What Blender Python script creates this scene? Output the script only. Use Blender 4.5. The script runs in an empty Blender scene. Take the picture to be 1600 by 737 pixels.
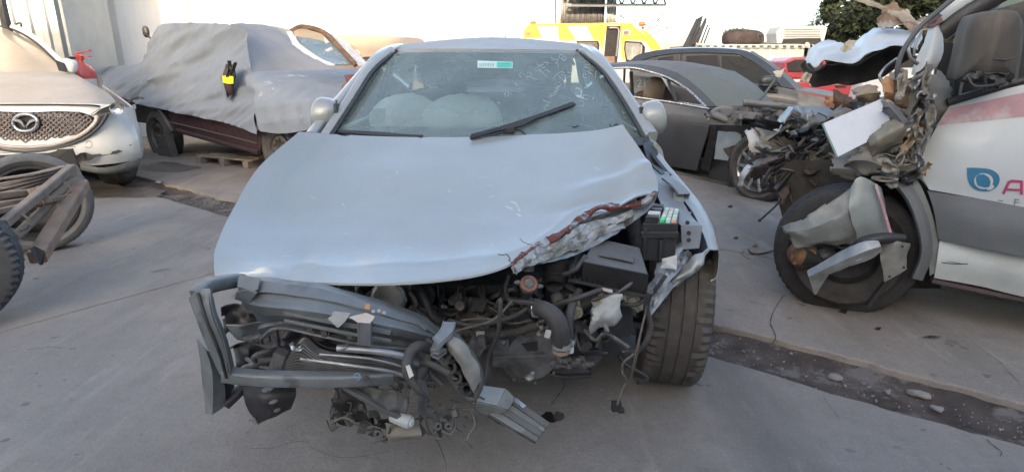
import bpy, bmesh, math, random
from mathutils import Vector, Matrix, noise
from mathutils.bvhtree import BVHTree
R = math.radians
random.seed(7)
S = bpy.context.scene
C = S.collection

# ---------------------------------------------------------------- camera, sky, sun, exposure
CAM = Vector((0, 0, 1.28)); PITCH = R(16.3); F = 920.0
cd = bpy.data.cameras.new('camera'); co = bpy.data.objects.new('camera', cd); C.objects.link(co)
co.location = CAM; co.rotation_euler = (R(90) - PITCH, 0, 0)
cd.sensor_width = 36; cd.lens = 36 * F / 1600; cd.clip_start = 0.05; cd.clip_end = 2000
S.camera = co
SUN_EL, SUN_AZ = R(9), R(186)          # low sun behind the photographer
w = bpy.data.worlds.new('World'); S.world = w; w.use_nodes = True
nt = w.node_tree; bg = nt.nodes['Background']
sk = nt.nodes.new('ShaderNodeTexSky'); sk.sky_type = 'NISHITA'; sk.sun_disc = False
sk.sun_elevation = SUN_EL; sk.sun_rotation = SUN_AZ
sk.air_density = .6; sk.dust_density = 3.0; sk.ozone_density = 0.0
nt.links.new(sk.outputs[0], bg.inputs[0]); bg.inputs[1].default_value = 0.15
sl = bpy.data.lights.new('sun', 'SUN'); sl.energy = 3.2; sl.angle = R(0.8); sl.color = (1, .80, .58)
so = bpy.data.objects.new('sun', sl); C.objects.link(so)
sd = Vector((math.sin(SUN_AZ) * math.cos(SUN_EL), math.cos(SUN_AZ) * math.cos(SUN_EL), math.sin(SUN_EL)))
so.rotation_euler = sd.to_track_quat('Z', 'Y').to_euler()
S.view_settings.view_transform = 'Standard'; S.view_settings.look = 'None'
S.view_settings.gamma = 1; S.view_settings.exposure = 2.62

# ---------------------------------------------------------------- rays: photograph pixel -> place
def ray(u, v):
    a = (u - 800) / F; b = -(v - 368.5) / F
    return Vector((a, math.cos(PITCH) + b * math.sin(PITCH), -math.sin(PITCH) + b * math.cos(PITCH)))
def W(u, v, Y):
    d = ray(u, v); return CAM + d * (Y / d.y)
def G(u, v, z=0.0):
    d = ray(u, v); return CAM + d * ((z - CAM.z) / d.z)
def PP(l): return [W(*p) for p in l]
class Plane:
    def __init__(s, x, y, dx, dy, tilt=0.0):
        s.d = Vector((dx, dy, 0)).normalized(); s.n = Vector((-s.d.y, s.d.x, 0)); s.p = Vector((x, y, 0)); s.t = tilt
        if s.n.y > 0: s.n = -s.n                      # n points at the camera side
    def off(s, k): q = s.p + s.n * k; return Plane(q.x, q.y, s.d.x, s.d.y)
    def __call__(s, u, v, k=0.0):
        r = ray(u, v); q = s.p + s.n * k
        return CAM + r * ((q - CAM).dot(s.n) / r.dot(s.n))
    def P(s, l, k=0.0): return [s(u, v, k) for u, v in l]
    def at(s, a, z, k=0.0):                            # metres along the plane, height
        q = s.p + s.d * a + s.n * k; return Vector((q.x, q.y, z))

# ---------------------------------------------------------------- mesh building
class M:
    def __init__(s): s.v = []; s.f = []; s.solid = 0
    def add(s, vs, fs):
        o = len(s.v); s.v += [Vector(x) for x in vs]; s.f += [tuple(i + o for i in f) for f in fs]; return s
    def box(s, c, d, rot=None):
        c = Vector(c); m = rot or Matrix.Identity(3)
        vs = [c + m @ Vector((x * d[0] / 2, y * d[1] / 2, z * d[2] / 2)) for x in (-1, 1) for y in (-1, 1) for z in (-1, 1)]
        return s.add(vs, [(0, 1, 3, 2), (4, 6, 7, 5), (0, 4, 5, 1), (2, 3, 7, 6), (0, 2, 6, 4), (1, 5, 7, 3)])
    def plate(s, pts, th=.004, away=None):
        pts = [Vector(p) for p in pts]; n = Vector((0, 0, 0)); k = len(pts)
        for i in range(k):
            a, b = pts[i], pts[(i + 1) % k]
            n += Vector(((a.y - b.y) * (a.z + b.z), (a.z - b.z) * (a.x + b.x), (a.x - b.x) * (a.y + b.y)))
        n = n.normalized() if n.length > 1e-12 else Vector((0, 0, 1))
        if n.dot((away or CAM) - pts[0]) < 0: pts.reverse(); n = -n
        vs = pts + [p - n * th for p in pts]
        return s.add(vs, [tuple(range(k)), tuple(range(2 * k - 1, k - 1, -1))] + [(i, i + k, (i + 1) % k + k, (i + 1) % k) for i in range(k)])
    def sweep(s, pts, prof, up=None, closed=False, scale=None, cap=True):
        pts = [Vector(p) for p in pts]; n = len(pts); k = len(prof); vs = []
        u0 = Vector(up) if up is not None else None; last = None
        for i, p in enumerate(pts):
            a = pts[i - 1] if (i or closed) else p; b = pts[(i + 1) % n] if (i < n - 1 or closed) else p
            t = (b - a); t = t.normalized() if t.length > 1e-9 else Vector((0, 0, 1))
            if u0 is not None: x = u0.cross(t)
            elif last is None: x = (Vector((0, 0, 1)) if abs(t.z) < .9 else Vector((1, 0, 0))).cross(t)
            else: x = last - t * last.dot(t)
            x = x.normalized() if x.length > 1e-6 else Vector((1, 0, 0)); y = t.cross(x); last = x
            q = scale[i] if scale else 1
            vs += [p + x * (c[0] * q) + y * (c[1] * q) for c in prof]
        fs = []
        for i in range(n if closed else n - 1):
            j = (i + 1) % n
            fs += [(i * k + a, i * k + (a + 1) % k, j * k + (a + 1) % k, j * k + a) for a in range(k)]
        if not closed and cap: fs += [tuple(range(k - 1, -1, -1)), tuple((n - 1) * k + a for a in range(k))]
        return s.add(vs, fs)
    def tube(s, pts, r=.01, n=8, closed=False, sub=4):
        pts = [Vector(p) for p in pts]
        if isinstance(r, (list, tuple)): rr = list(r)
        else: rr = [r] * len(pts)
        if sub and len(pts) > 2 and not closed: pts, rr = crv(pts, sub, rr)
        elif sub and closed: pts = ccrv(pts, sub); rr = [rr[0]] * len(pts)
        return s.sweep(pts, [(math.cos(a * 2 * math.pi / n), math.sin(a * 2 * math.pi / n)) for a in range(n)], scale=rr, closed=closed)
    def bar(s, pts, w_, h_, up=(0, 0, 1), sub=0):
        pts = [Vector(p) for p in pts]
        if sub and len(pts) > 2: pts, _ = crv(pts, sub, [1] * len(pts))
        a, b = w_ / 2, h_ / 2; c = min(a, b) * .25
        return s.sweep(pts, [(-a + c, -b), (a - c, -b), (a, -b + c), (a, b - c), (a - c, b), (-a + c, b), (-a, b - c), (-a, -b + c)], up=up)
    def uchan(s, pts, w_, h_, t, up=(0, 0, 1), sub=0):    # folded sheet-metal channel, open on one side
        pts = [Vector(p) for p in pts]
        if sub and len(pts) > 2: pts, _ = crv(pts, sub, [1] * len(pts))
        a, b = w_ / 2, h_ / 2; l = h_ * .22
        return s.sweep(pts, [(-a, -b - l), (-a, -b), (a, -b), (a, b), (-a, b), (-a, b + l), (-a - t, b + l), (-a - t, b + -t), (a - t, b - t), (a - t, -b + t), (-a - t, -b + t), (-a - t, -b - l)], up=up)
    def lathe(s, prof, o, axis, n=32, up=(0, 0, 1)):      # prof: (radius, along axis)
        o = Vector(o); ax = Vector(axis).normalized(); x = Vector(up).cross(ax)
        x = x.normalized() if x.length > 1e-5 else Vector((1, 0, 0)); y = ax.cross(x); k = len(prof); vs = []
        for i in range(n):
            a = 2 * math.pi * i / n
            vs += [o + ax * h + (x * math.cos(a) + y * math.sin(a)) * r for r, h in prof]
        fs = [(i * k + j, ((i + 1) % n) * k + j, ((i + 1) % n) * k + j + 1, i * k + j + 1) for i in range(n) for j in range(k - 1)]
        return s.add(vs, fs)
    def ball(s, c, d, n=14, m=9, rot=None, pw=1.0):
        c = Vector(c); rt = rot or Matrix.Identity(3); vs = []
        sg = lambda t: math.copysign(abs(t) ** pw, t)
        for i in range(m + 1):
            p = math.pi * i / m - math.pi / 2
            for j in range(n):
                a = 2 * math.pi * j / n
                vs.append(c + rt @ Vector((sg(math.cos(p)) * sg(math.cos(a)) * d[0] / 2, sg(math.cos(p)) * sg(math.sin(a)) * d[1] / 2, sg(math.sin(p)) * d[2] / 2)))
        return s.add(vs, [(i * n + j, i * n + (j + 1) % n, (i + 1) * n + (j + 1) % n, (i + 1) * n + j) for i in range(m) for j in range(n)])
    def sheet(s, grid, sub=4, th=.003, amp=0.0, sc=6.0, seed=0.0, fold=0.0, edge=0.0, tear=0.0, flat=False):
        g = [[Vector(p) for p in r] for r in grid]
        g = [crv(r, sub)[0] if len(r) > 2 else lin(r, sub) for r in g]
        cols = [[r[i] for r in g] for i in range(len(g[0]))]
        cols = [crv(c, sub)[0] if len(c) > 2 and not flat else sum([lin(c[q:q + 2], sub)[:-1] for q in range(len(c) - 1)], []) + [c[-1].copy()] for c in cols]
        n, m = len(cols), len(cols[0]); P = [[cols[i][j] for j in range(m)] for i in range(n)]
        def nrm(i, j):
            a = P[min(i + 1, n - 1)][j] - P[max(i - 1, 0)][j]; b = P[i][min(j + 1, m - 1)] - P[i][max(j - 1, 0)]
            q = a.cross(b); return q.normalized() if q.length > 1e-12 else Vector((0, 0, 1))
        N = [[nrm(i, j) for j in range(m)] for i in range(n)]
        if amp or fold or edge:
            Q = []
            for i in range(n):
                row = []
                for j in range(m):
                    p = P[i][j]; k = p * sc + Vector((seed, seed * 1.7, -seed))
                    d = noise.fractal(k, 1.0, 2.0, 3) * amp
                    if fold: d += (abs(noise.noise(k * 1.3 + Vector((9, 0, 0)))) - .2) * fold * 2
                    q = p + N[i][j] * d
                    if edge and (i in (0, n - 1) or j in (0, m - 1)): q = q + noise.noise_vector(p * 37 + Vector((seed, 0, 0))) * edge
                    row.append(q)
                Q.append(row)
            P = Q; N = [[nrm(i, j) for j in range(m)] for i in range(n)]
        vs = [P[i][j] for i in range(n) for j in range(m)]
        fs = [(i * m + j, (i + 1) * m + j, (i + 1) * m + j + 1, i * m + j + 1) for i in range(n - 1) for j in range(m - 1)]
        if tear:
            def keep(i, j):
                e = min(i + .5, j + .5, n - 1.5 - i, m - 1.5 - j); c_ = P[i][j]
                q = noise.noise(c_ * 14 + Vector((seed * 3, 5, 0))) + .6 * noise.noise(c_ * 38 + Vector((seed, 0, 8)))
                return e > tear * min(n, m) * (.25 + q)
            fs = [f for f in fs if keep(f[0] // m, f[0] % m)]; s.solid = max(th, .0015); return s.add(vs, fs)
        if th:
            k = n * m; vs += [P[i][j] - N[i][j] * th for i in range(n) for j in range(m)]
            fs += [tuple(k + a for a in reversed(f)) for f in fs]
            rim = [j for j in range(m)] + [i * m + m - 1 for i in range(1, n)] + [(n - 1) * m + j for j in range(m - 2, -1, -1)] + [i * m for i in range(n - 2, 0, -1)]
            fs += [(rim[a], rim[(a + 1) % len(rim)], rim[(a + 1) % len(rim)] + k, rim[a] + k) for a in range(len(rim))]
        return s.add(vs, fs)
    def patch(s, a, b, c, d, **k): return s.sheet([[a, b], [d, c]], **k)
    def bvh(s): return BVHTree.FromPolygons(s.v, [f for f in s.f])
    def rot_about(s, o, m): o = Vector(o); s.v = [o + m @ (p - o) for p in s.v]; return s

def lin(r, n): return [r[0].lerp(r[1], i / n) for i in range(n + 1)]
def crv(p, n, rr=None):
    q = [p[0] * 2 - p[1]] + list(p) + [p[-1] * 2 - p[-2]]; out = []; ro = []
    for i in range(1, len(q) - 2):
        for k in range(n):
            t = k / n; a, b, c, d = q[i - 1:i + 3]
            out.append(.5 * ((2 * b) + (c - a) * t + (2 * a - 5 * b + 4 * c - d) * t * t + (3 * b - a - 3 * c + d) * t ** 3))
            if rr: ro.append(rr[i - 1] * (1 - t) + rr[i] * t)
    out.append(p[-1].copy())
    if rr: ro.append(rr[-1])
    return out, ro
def ccrv(p, n):
    out = []; k = len(p)
    for i in range(k):
        a, b, c, d = p[i - 1], p[i], p[(i + 1) % k], p[(i + 2) % k]
        for j in range(n):
            t = j / n
            out.append(.5 * ((2 * b) + (c - a) * t + (2 * a - 5 * b + 4 * c - d) * t * t + (3 * b - a - 3 * c + d) * t ** 3))
    return out

def thing(name, label, cat, loc, group=None):
    o = bpy.data.objects.new(name, None); C.objects.link(o); o.location = loc; o.empty_display_size = .1
    o['label'] = label; o['category'] = cat
    if group: o['group'] = group
    return o
def root_loc(o):
    v = Vector((0, 0, 0))
    while o: v += o.location; o = o.parent
    return v
def part(name, m, mat, parent=None, smooth=40, bevel=0, label=None, cat=None, group=None, kind=None):
    base = root_loc(parent)
    loc = Vector((0, 0, 0))
    if not parent and not kind and m.v:
        xs = [p.x for p in m.v]; ys = [p.y for p in m.v]; zs = [p.z for p in m.v]
        loc = Vector(((min(xs) + max(xs)) / 2, (min(ys) + max(ys)) / 2, min(zs)))
    me = bpy.data.meshes.new(name); me.from_pydata([p - base - loc for p in m.v], [], m.f)
    me.validate(); bm = bmesh.new(); bm.from_mesh(me); bmesh.ops.recalc_face_normals(bm, faces=bm.faces); bm.to_mesh(me); bm.free()
    me.materials.append(mat)
    if smooth:
        for p in me.polygons: p.use_smooth = True
        me.set_sharp_from_angle(angle=R(smooth))
    o = bpy.data.objects.new(name, me); C.objects.link(o); o.location = loc
    if parent: o.parent = parent
    if m.solid: b = o.modifiers.new('thickness', 'SOLIDIFY'); b.thickness = m.solid
    if bevel:
        b = o.modifiers.new('bevel', 'BEVEL'); b.width = bevel; b.segments = 2; b.limit_method = 'ANGLE'; b.angle_limit = R(35)
    for k, x in (('label', label), ('category', cat), ('group', group), ('kind', kind)):
        if x: o[k] = x
    return o
def decal(m, corners, bv, nu=8, nv=4, off=.0025):      # thin print lying on a surface; corners in photograph pixels
    (a, b, c, d) = corners; vs = []
    for i in range(nv + 1):
        for j in range(nu + 1):
            s, t = j / nu, i / nv
            u = (a[0] * (1 - s) + b[0] * s) * (1 - t) + (d[0] * (1 - s) + c[0] * s) * t
            v = (a[1] * (1 - s) + b[1] * s) * (1 - t) + (d[1] * (1 - s) + c[1] * s) * t
            r = ray(u, v).normalized(); h = bv.ray_cast(CAM, r)
            vs.append(h[0] - r * off if h[0] is not None else None)
    bad = [x is None for x in vs]; vs = [x or CAM for x in vs]
    m.add(vs, [f for f in [(i * (nu + 1) + j, i * (nu + 1) + j + 1, (i + 1) * (nu + 1) + j + 1, (i + 1) * (nu + 1) + j) for i in range(nv) for j in range(nu)] if not any(bad[q] for q in f)])
    return True
def stroke(m, pts, wd, bv, off=.0025, n=3, rnd=False):          # a drawn line of width wd (pixels) on a surface
    P = [Vector((p[0], p[1], 0)) for p in pts]
    if len(P) > 2: P = crv(P, n)[0]
    for i in range(len(P) - 1):
        a, b = P[i], P[i + 1]; t = (b - a)
        if t.length < 1e-6: continue
        t = t.normalized() * (wd / 2); q = Vector((-t.y, t.x, 0)); e = t * .6
        A, B, D, E_ = a + q - e, b + q + e, b - q + e, a - q - e
        decal(m, [A[:2], B[:2], D[:2], E_[:2]], bv, 1, 1, off + (i % 2) * .0004)

# ---------------------------------------------------------------- materials
MATS = {}
def mk(name, col, rough=.6, metal=0., var=.25, sc=8., dust=0., dcol=(.32, .29, .25), bump=.15, bsc=60., col2=None, thr=.55, coat=0., spec=.5, streak=0.):
    m = bpy.data.materials.new(name); m.use_nodes = True; t = m.node_tree; N = t.nodes; L = t.links; b = N['Principled BSDF']
    tc = N.new('ShaderNodeTexCoord'); geo = N.new('ShaderNodeNewGeometry')
    def noi(scale, det=5, dim=.55, src=None):
        n = N.new('ShaderNodeTexNoise'); n.inputs['Scale'].default_value = scale; n.inputs['Detail'].default_value = det; n.inputs['Roughness'].default_value = dim
        L.new(src or tc.outputs['Object'], n.inputs['Vector']); return n.outputs['Fac']
    def ramp(x, a, b_, lo=0., hi=1.):
        r = N.new('ShaderNodeMapRange'); r.inputs[1].default_value = a; r.inputs[2].default_value = b_; r.inputs[3].default_value = lo; r.inputs[4].default_value = hi
        L.new(x, r.inputs[0]); return r.outputs[0]
    def mix(f, a, c):
        x = N.new('ShaderNodeMix'); x.data_type = 'RGBA'
        if isinstance(f, float): x.inputs[0].default_value = f
        else: L.new(f, x.inputs[0])
        for i, q in ((6, a), (7, c)):
            if isinstance(q, tuple): x.inputs[i].default_value = (*q, 1)
            else: L.new(q, x.inputs[i])
        return x.outputs[2]
    dk = tuple(c * (1 - var) for c in col); lt = tuple(min(1, c * (1 + var)) for c in col)
    c = mix(ramp(noi(sc), .3, .7), dk, lt)
    if col2: c = mix(ramp(noi(sc * .7, 6, .65), thr - .03, thr + .03), c, col2)
    if streak:
        mp = N.new('ShaderNodeMapping'); mp.inputs['Scale'].default_value = (14, 14, 1.2); L.new(tc.outputs['Object'], mp.inputs[0])
        c = mix(ramp(noi(1.5, 4, .6, mp.outputs[0]), .5, .75, 0, streak), c, dcol)
    rf = ramp(noi(sc * 3), .3, .7, max(.03, rough - .1), min(1, rough + .1))
    if dust:
        sp = N.new('ShaderNodeSeparateXYZ'); L.new(geo.outputs['Normal'], sp.inputs[0])
        up = ramp(sp.outputs[2], -.3, .9, .25, 1.)
        mu = N.new('ShaderNodeMath'); mu.operation = 'MULTIPLY'; L.new(up, mu.inputs[0]); L.new(ramp(noi(sc * .6, 8, .7), .3, .65, .35 * dust, dust), mu.inputs[1])
        c = mix(mu.outputs[0], c, dcol)
        mr = N.new('ShaderNodeMath'); mr.operation = 'MULTIPLY_ADD'; L.new(mu.outputs[0], mr.inputs[0]); mr.inputs[1].default_value = .5; L.new(rf, mr.inputs[2]); mr.use_clamp = True
        rf = mr.outputs[0]
    L.new(c, b.inputs['Base Color']); L.new(rf, b.inputs['Roughness'])
    b.inputs['Metallic'].default_value = metal; b.inputs['Specular IOR Level'].default_value = spec
    if coat: b.inputs['Coat Weight'].default_value = coat; b.inputs['Coat Roughness'].default_value = .12
    if bump:
        bp = N.new('ShaderNodeBump'); bp.inputs['Strength'].default_value = bump; bp.inputs['Distance'].default_value = .01
        L.new(noi(bsc, 6, .65), bp.inputs['Height']); L.new(bp.outputs[0], b.inputs['Normal'])
    MATS[name] = m; return m
def emi(name, col, st):
    m = mk(name, col, .5); b = m.node_tree.nodes['Principled BSDF']; b.inputs['Emission Color'].default_value = (*col, 1); b.inputs['Emission Strength'].default_value = st; return m
def glass(name, tint, dust, dcol, rough=.05, grad=0.):
    m = bpy.data.materials.new(name); m.use_nodes = True; t = m.node_tree; N = t.nodes; L = t.links; N.clear()
    out = N.new('ShaderNodeOutputMaterial'); tr = N.new('ShaderNodeBsdfTransparent'); tr.inputs[0].default_value = (*tint, 1)
    di = N.new('ShaderNodeBsdfDiffuse'); di.inputs[0].default_value = (*dcol, 1)
    gl = N.new('ShaderNodeBsdfGlossy'); gl.inputs['Roughness'].default_value = rough
    tc = N.new('ShaderNodeTexCoord'); no = N.new('ShaderNodeTexNoise'); no.inputs['Scale'].default_value = 4; no.inputs['Detail'].default_value = 8; no.inputs['Roughness'].default_value = .65
    L.new(tc.outputs['Object'], no.inputs['Vector'])
    mr = N.new('ShaderNodeMapRange'); mr.inputs[1].default_value = .3; mr.inputs[2].default_value = .7; mr.inputs[3].default_value = dust * .75; mr.inputs[4].default_value = min(1, dust * 1.2); L.new(no.outputs[0], mr.inputs[0])
    m1 = N.new('ShaderNodeMixShader'); L.new(mr.outputs[0], m1.inputs[0]); L.new(tr.outputs[0], m1.inputs[1]); L.new(di.outputs[0], m1.inputs[2])
    lw = N.new('ShaderNodeFresnel'); lw.inputs[0].default_value = 1.5
    m2 = N.new('ShaderNodeMixShader'); L.new(lw.outputs[0], m2.inputs[0]); L.new(m1.outputs[0], m2.inputs[1]); L.new(gl.outputs[0], m2.inputs[2])
    L.new(m2.outputs[0], out.inputs[0]); MATS[name] = m; return m

DUST = (.30, .275, .245)
paint = mk('silver_blue_paint', (.325, .352, .342), .30, .3, .08, 2.0, .5, (.385, .385, .37), .03, 300, coat=.5)
paint_in = mk('unpainted_underside', (.25, .28, .30), .45, .5, .3, 9, .3, bump=.2)
torn = mk('torn_primer_edge', (.33, .34, .34), .45, .5, .4, 22, 0, col2=(.15, .045, .028), thr=.50, bump=.5, bsc=90)
galv = mk('galvanised_sheet', (.30, .315, .33), .38, .75, .3, 12, .3, bump=.15)
steel = mk('grey_primed_steel', (.14, .158, .165), .42, .4, .35, 9, .45, (.29, .285, .27), .2, 60, col2=(.07, .078, .08), thr=.60)
darkst = mk('dark_steel', (.028, .029, .032), .45, .4, .4, 14, .25, (.16, .15, .14), .2)
alu = mk('cast_aluminium', (.42, .43, .43), .42, .8, .3, 22, .3, bump=.35, bsc=120)
mk('oily_dark_metal', (.085, .083, .08), .45, .5, .5, 20, .2, (.10, .09, .08), .4, 110, col2=(.16, .15, .14), thr=.58)
alud = mk('dirty_cast_aluminium', (.17, .17, .17), .5, .6, .45, 18, .4, (.12, .11, .10), .4, 110)
bright = mk('bright_metal', (.62, .63, .64), .28, .95, .15, 12, .1, bump=.05)
plas = mk('black_plastic', (.013, .0135, .015), .42, 0, .3, 10, .16, (.20, .20, .20), .12, 160)
plasg = mk('dusty_dark_plastic', (.05, .053, .056), .6, 0, .25, 7, .5, (.21, .21, .20), .15, 130)
rubber = mk('rubber_hose', (.03, .031, .033), .65, 0, .3, 14, .4, (.17, .16, .15), .25, 90)
tyrem = mk('tyre_rubber', (.040, .038, .036), .75, 0, .3, 20, .7, (.17, .155, .135), .35, 200)
tyred = mk('dusty_tyre', (.06, .06, .062), .8, 0, .25, 12, .75, (.17, .17, .165), .3, 120)
white_p = mk('white_plastic', (.6, .6, .58), .5, 0, .15, 15, .3)
green_p = mk('green_plastic', (.05, .5, .16), .45, 0, .1)
peach_p = mk('peach_plastic', (.62, .36, .28), .5, 0, .12)
mint_p = mk('mint_plastic', (.35, .62, .50), .5, 0, .12)
rust = mk('rusty_steel', (.16, .085, .045), .85, .1, .5, 18, .3, (.24, .19, .15), .5, 70)
rustl = mk('orange_rust', (.36, .17, .07), .85, 0, .5, 15, .2, bump=.5)
tan = mk('dusty_brown_beam', (.25, .17, .12), .8, 0, .35, 10, .45, (.33, .27, .22), .35, 60)
cable = mk('cable_sheath', (.06, .056, .05), .7, 0, .4, 20, .4)
mk('torn_olive_edge', (.26, .25, .22), .45, .4, .5, 25, 0, col2=(.40, .41, .42), thr=.52, bump=.4)
redr = mk('red_filler', (.20, .085, .06), .7, 0, .3, 30, bump=.4)
chalk = mk('chalk_marker', (.37, .47, .46), .9, 0, .3, 60, bump=0)
win = glass('windscreen_glass', (.60, .74, .73), .42, (.31, .40, .395), .06)
sideg = glass('side_glass', (.50, .58, .58), .18, (.25, .28, .28))
seat = mk('dark_seat_fabric', (.03, .035, .038), .85, 0, .2, 30)
airbag = mk('airbag_cloth', (.88, .90, .88), .8, 0, .06, 6, bump=.3, bsc=25)
# ---------------------------------------------------------------- setting: ground, slabs, drain channel
def concrete(name, col, warm, sc=1.0):
    m = bpy.data.materials.new(name); m.use_nodes = True; t = m.node_tree; N = t.nodes; L = t.links; b = N['Principled BSDF']
    tc = N.new('ShaderNodeTexCoord')
    def noi(s, d=6, r=.6, mp=None):
        n = N.new('ShaderNodeTexNoise'); n.inputs['Scale'].default_value = s; n.inputs['Detail'].default_value = d; n.inputs['Roughness'].default_value = r
        if mp:
            q = N.new('ShaderNodeMapping'); q.inputs['Scale'].default_value = mp; q.inputs['Rotation'].default_value = (0, 0, R(-38)); L.new(tc.outputs['Object'], q.inputs[0]); L.new(q.outputs[0], n.inputs['Vector'])
        else: L.new(tc.outputs['Object'], n.inputs['Vector'])
        return n.outputs['Fac']
    def rp(x, a, c, lo=0., hi=1.):
        r = N.new('ShaderNodeMapRange'); r.inputs[1].default_value = a; r.inputs[2].default_value = c; r.inputs[3].default_value = lo; r.inputs[4].default_value = hi; L.new(x, r.inputs[0]); return r.outputs[0]
    def mix(f, a, c):
        x = N.new('ShaderNodeMix'); x.data_type = 'RGBA'; L.new(f, x.inputs[0])
        for i, q in ((6, a), (7, c)):
            if isinstance(q, tuple): x.inputs[i].default_value = (*q, 1)
            else: L.new(q, x.inputs[i])
        return x.outputs[2]
    d = tuple(x * .8 for x in col); l = tuple(x * 1.15 for x in col)
    c = mix(rp(noi(.9 * sc), .3, .7), d, l)
    c = mix(rp(noi(1.1, 8, .7), .42, .62, 0, .8), c, warm)
    c = mix(rp(noi(1.4, 7, .65, (1, .25, 1)), .50, .72, 0, .75), c, tuple(x * .50 for x in col))
    c = mix(rp(noi(.55, 9, .72), .50, .62, 0, .6), c, tuple(x * .55 for x in col))
    c = mix(rp(noi(5, 8, .75, (.5, 3, 1)), .6, .75, 0, .35), c, tuple(x * 1.45 for x in col))
    c = mix(rp(noi(60, 4, .7), .35, .75, 0, .35), c, tuple(x * .6 for x in col))
    c = mix(rp(noi(150, 2, .5), .64, .72, 0, .6), c, tuple(min(1, x * 1.7) for x in col))
    c = mix(rp(noi(110, 3, .5), .66, .70, 0, .7), c, tuple(x * .4 for x in col))
    c = mix(rp(noi(5.5, 2, .5), .70, .735, 0, .55), c, tuple(x * .38 for x in col))
    c = mix(rp(noi(13, 2, .4), .735, .75, 0, .6), c, tuple(x * .3 for x in col))
    c = mix(rp(noi(7, 12, .8), .52, .66, 0, .4), c, tuple(x * .62 for x in col))
    c = mix(rp(noi(2.2, 12, .75, (2.5, .35, 1)), .56, .66, 0, .5), c, tuple(min(1, x * 1.35) for x in col))
    L.new(c, b.inputs['Base Color']); L.new(rp(noi(3), .3, .7, .6, .85), b.inputs['Roughness']); b.inputs['Specular IOR Level'].default_value = .3
    b1 = N.new('ShaderNodeBump'); b1.inputs['Strength'].default_value = .8; b1.inputs['Distance'].default_value = .006; L.new(noi(70, 10, .8), b1.inputs['Height'])
    b2 = N.new('ShaderNodeBump'); b2.inputs['Strength'].default_value = .35; b2.inputs['Distance'].default_value = .05; L.new(noi(4, 5, .55), b2.inputs['Height'])
    L.new(b1.outputs[0], b2.inputs['Normal']); L.new(b2.outputs[0], b.inputs['Normal'])
    return m
con_a = concrete('worn_concrete', (.27, .257, .243), (.325, .29, .26))
con_b = concrete('paler_concrete', (.31, .28, .25), (.35, .29, .24), .7)
dirt = mk('wet_channel_dirt', (.075, .058, .050), .8, 0, .5, 6, bump=.9, bsc=45, col2=(.15, .135, .125), thr=.56)
soil = mk('yard_soil', (.16, .145, .13), .95, 0, .3, 3, bump=.5)
stone = mk('concrete_rubble', (.22, .215, .205), .85, 0, .3, 20, .2, bump=.5)
darkcrack = mk('crack_and_hole_dark', (.045, .042, .04), .95, 0, .3, 30)  # for cracks; also paints the dark inside holes and openings

# the channel runs along a straight line; A is a point on its near lip, D its direction
A0 = Vector((.895, 2.43, 0)); D0 = Vector((.875, -.66, 0)).normalized(); N0 = Vector((-D0.y, D0.x, 0))   # N0 away from the camera
def line_pts(off, a, b, step, jit, seed, z):
    out = []; n = int((b - a) / step)
    for i in range(n + 1):
        s = a + (b - a) * i / n; j = noise.fractal(Vector((s * 3.1, seed, 0)), 1, 2, 5) * jit
        p = A0 + D0 * s + N0 * (off + j); out.append(Vector((p.x, p.y, z)))
    return out
def slab(name, top, mat, th=.12):
    m = M(); k = len(top); vs = top + [Vector((p.x, p.y, p.z - th)) for p in top]
    m.add(vs, [tuple(range(k)), tuple(range(2 * k - 1, k - 1, -1))] + [(i, i + k, (i + 1) % k + k, (i + 1) % k) for i in range(k)])
    return part(name, m, mat, None, 0, bevel=.008, kind='structure')
g = M(); g.add([(-500, -300, -.075), (500, -300, -.075), (500, 900, -.075), (-500, 900, -.075)], [(0, 1, 2, 3)]); part('ground', g, soil, None, 0, kind='structure')
JX = -2.9                                                   # slab joint, metres along the channel
def across(s, o, z=0): p = A0 + D0 * s + N0 * o; return Vector((p.x, p.y, z))
j = JX
slab('concrete_slab', [across(j + .005, -14), across(9, -14)] + line_pts(0, j + .005, 9, .035, .035, 3, 0)[::-1], con_a)
slab('concrete_slab', [across(-40, -14), across(j - .005, -14)] + line_pts(0, -40, j - .005, .06, .035, 8, 0)[::-1], con_a)
far0 = line_pts(.30, -40, 14, .04, .035, 21, .03)
slab('concrete_slab', far0 + [across(14, 1.55, .03), across(-40, 1.55, .03)], con_b)
slab('concrete_slab', [across(-40, 1.57, .03), across(14, 1.57, .03), across(14, 60, .03), across(-40, 60, .03)], con_b)
ch = M(); gp = []
for i in range(0, 241):
    s = -12 + 18 * i / 240
    gp.append([across(s, o, z + noise.fractal(Vector((s * 4, o * 9, 2)), 1, 2, 5) * .012) for o, z in ((-.05, -.03), (.05, -.025), (.12, -.028), (.2, -.02), (.26, -.008), (.34, .005))])
k = 6; ch.add([p for r in gp for p in r], [(i * k + q, i * k + q + 1, (i + 1) * k + q + 1, (i + 1) * k + q) for i in range(240) for q in range(5)])
part('drain_channel', ch, dirt, None, 60, kind='structure')
gr = M()
def pebble(m, c, r):
    rt = Matrix.Rotation(random.random() * 6, 3, 'Z') @ Matrix.Rotation(random.random() * 2, 3, 'X'); a = len(m.v)
    m.ball(c, (r * 2, r * random.uniform(1.1, 1.9), r * random.uniform(.8, 1.4)), 6, 4, rt)
    for i in range(a, len(m.v)): m.v[i] = m.v[i] + noise.noise_vector(m.v[i] * 60) * r * .35
for i in range(900):
    s = random.uniform(-5.5, 1.5); o = random.gauss(.14, .07)
    if not 0 < o < .29: continue
    pebble(gr, across(s, o, -.012 + (.012 if o > .2 else 0)), random.choice((.002, .003, .003, .004, .005, .008)))
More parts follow.
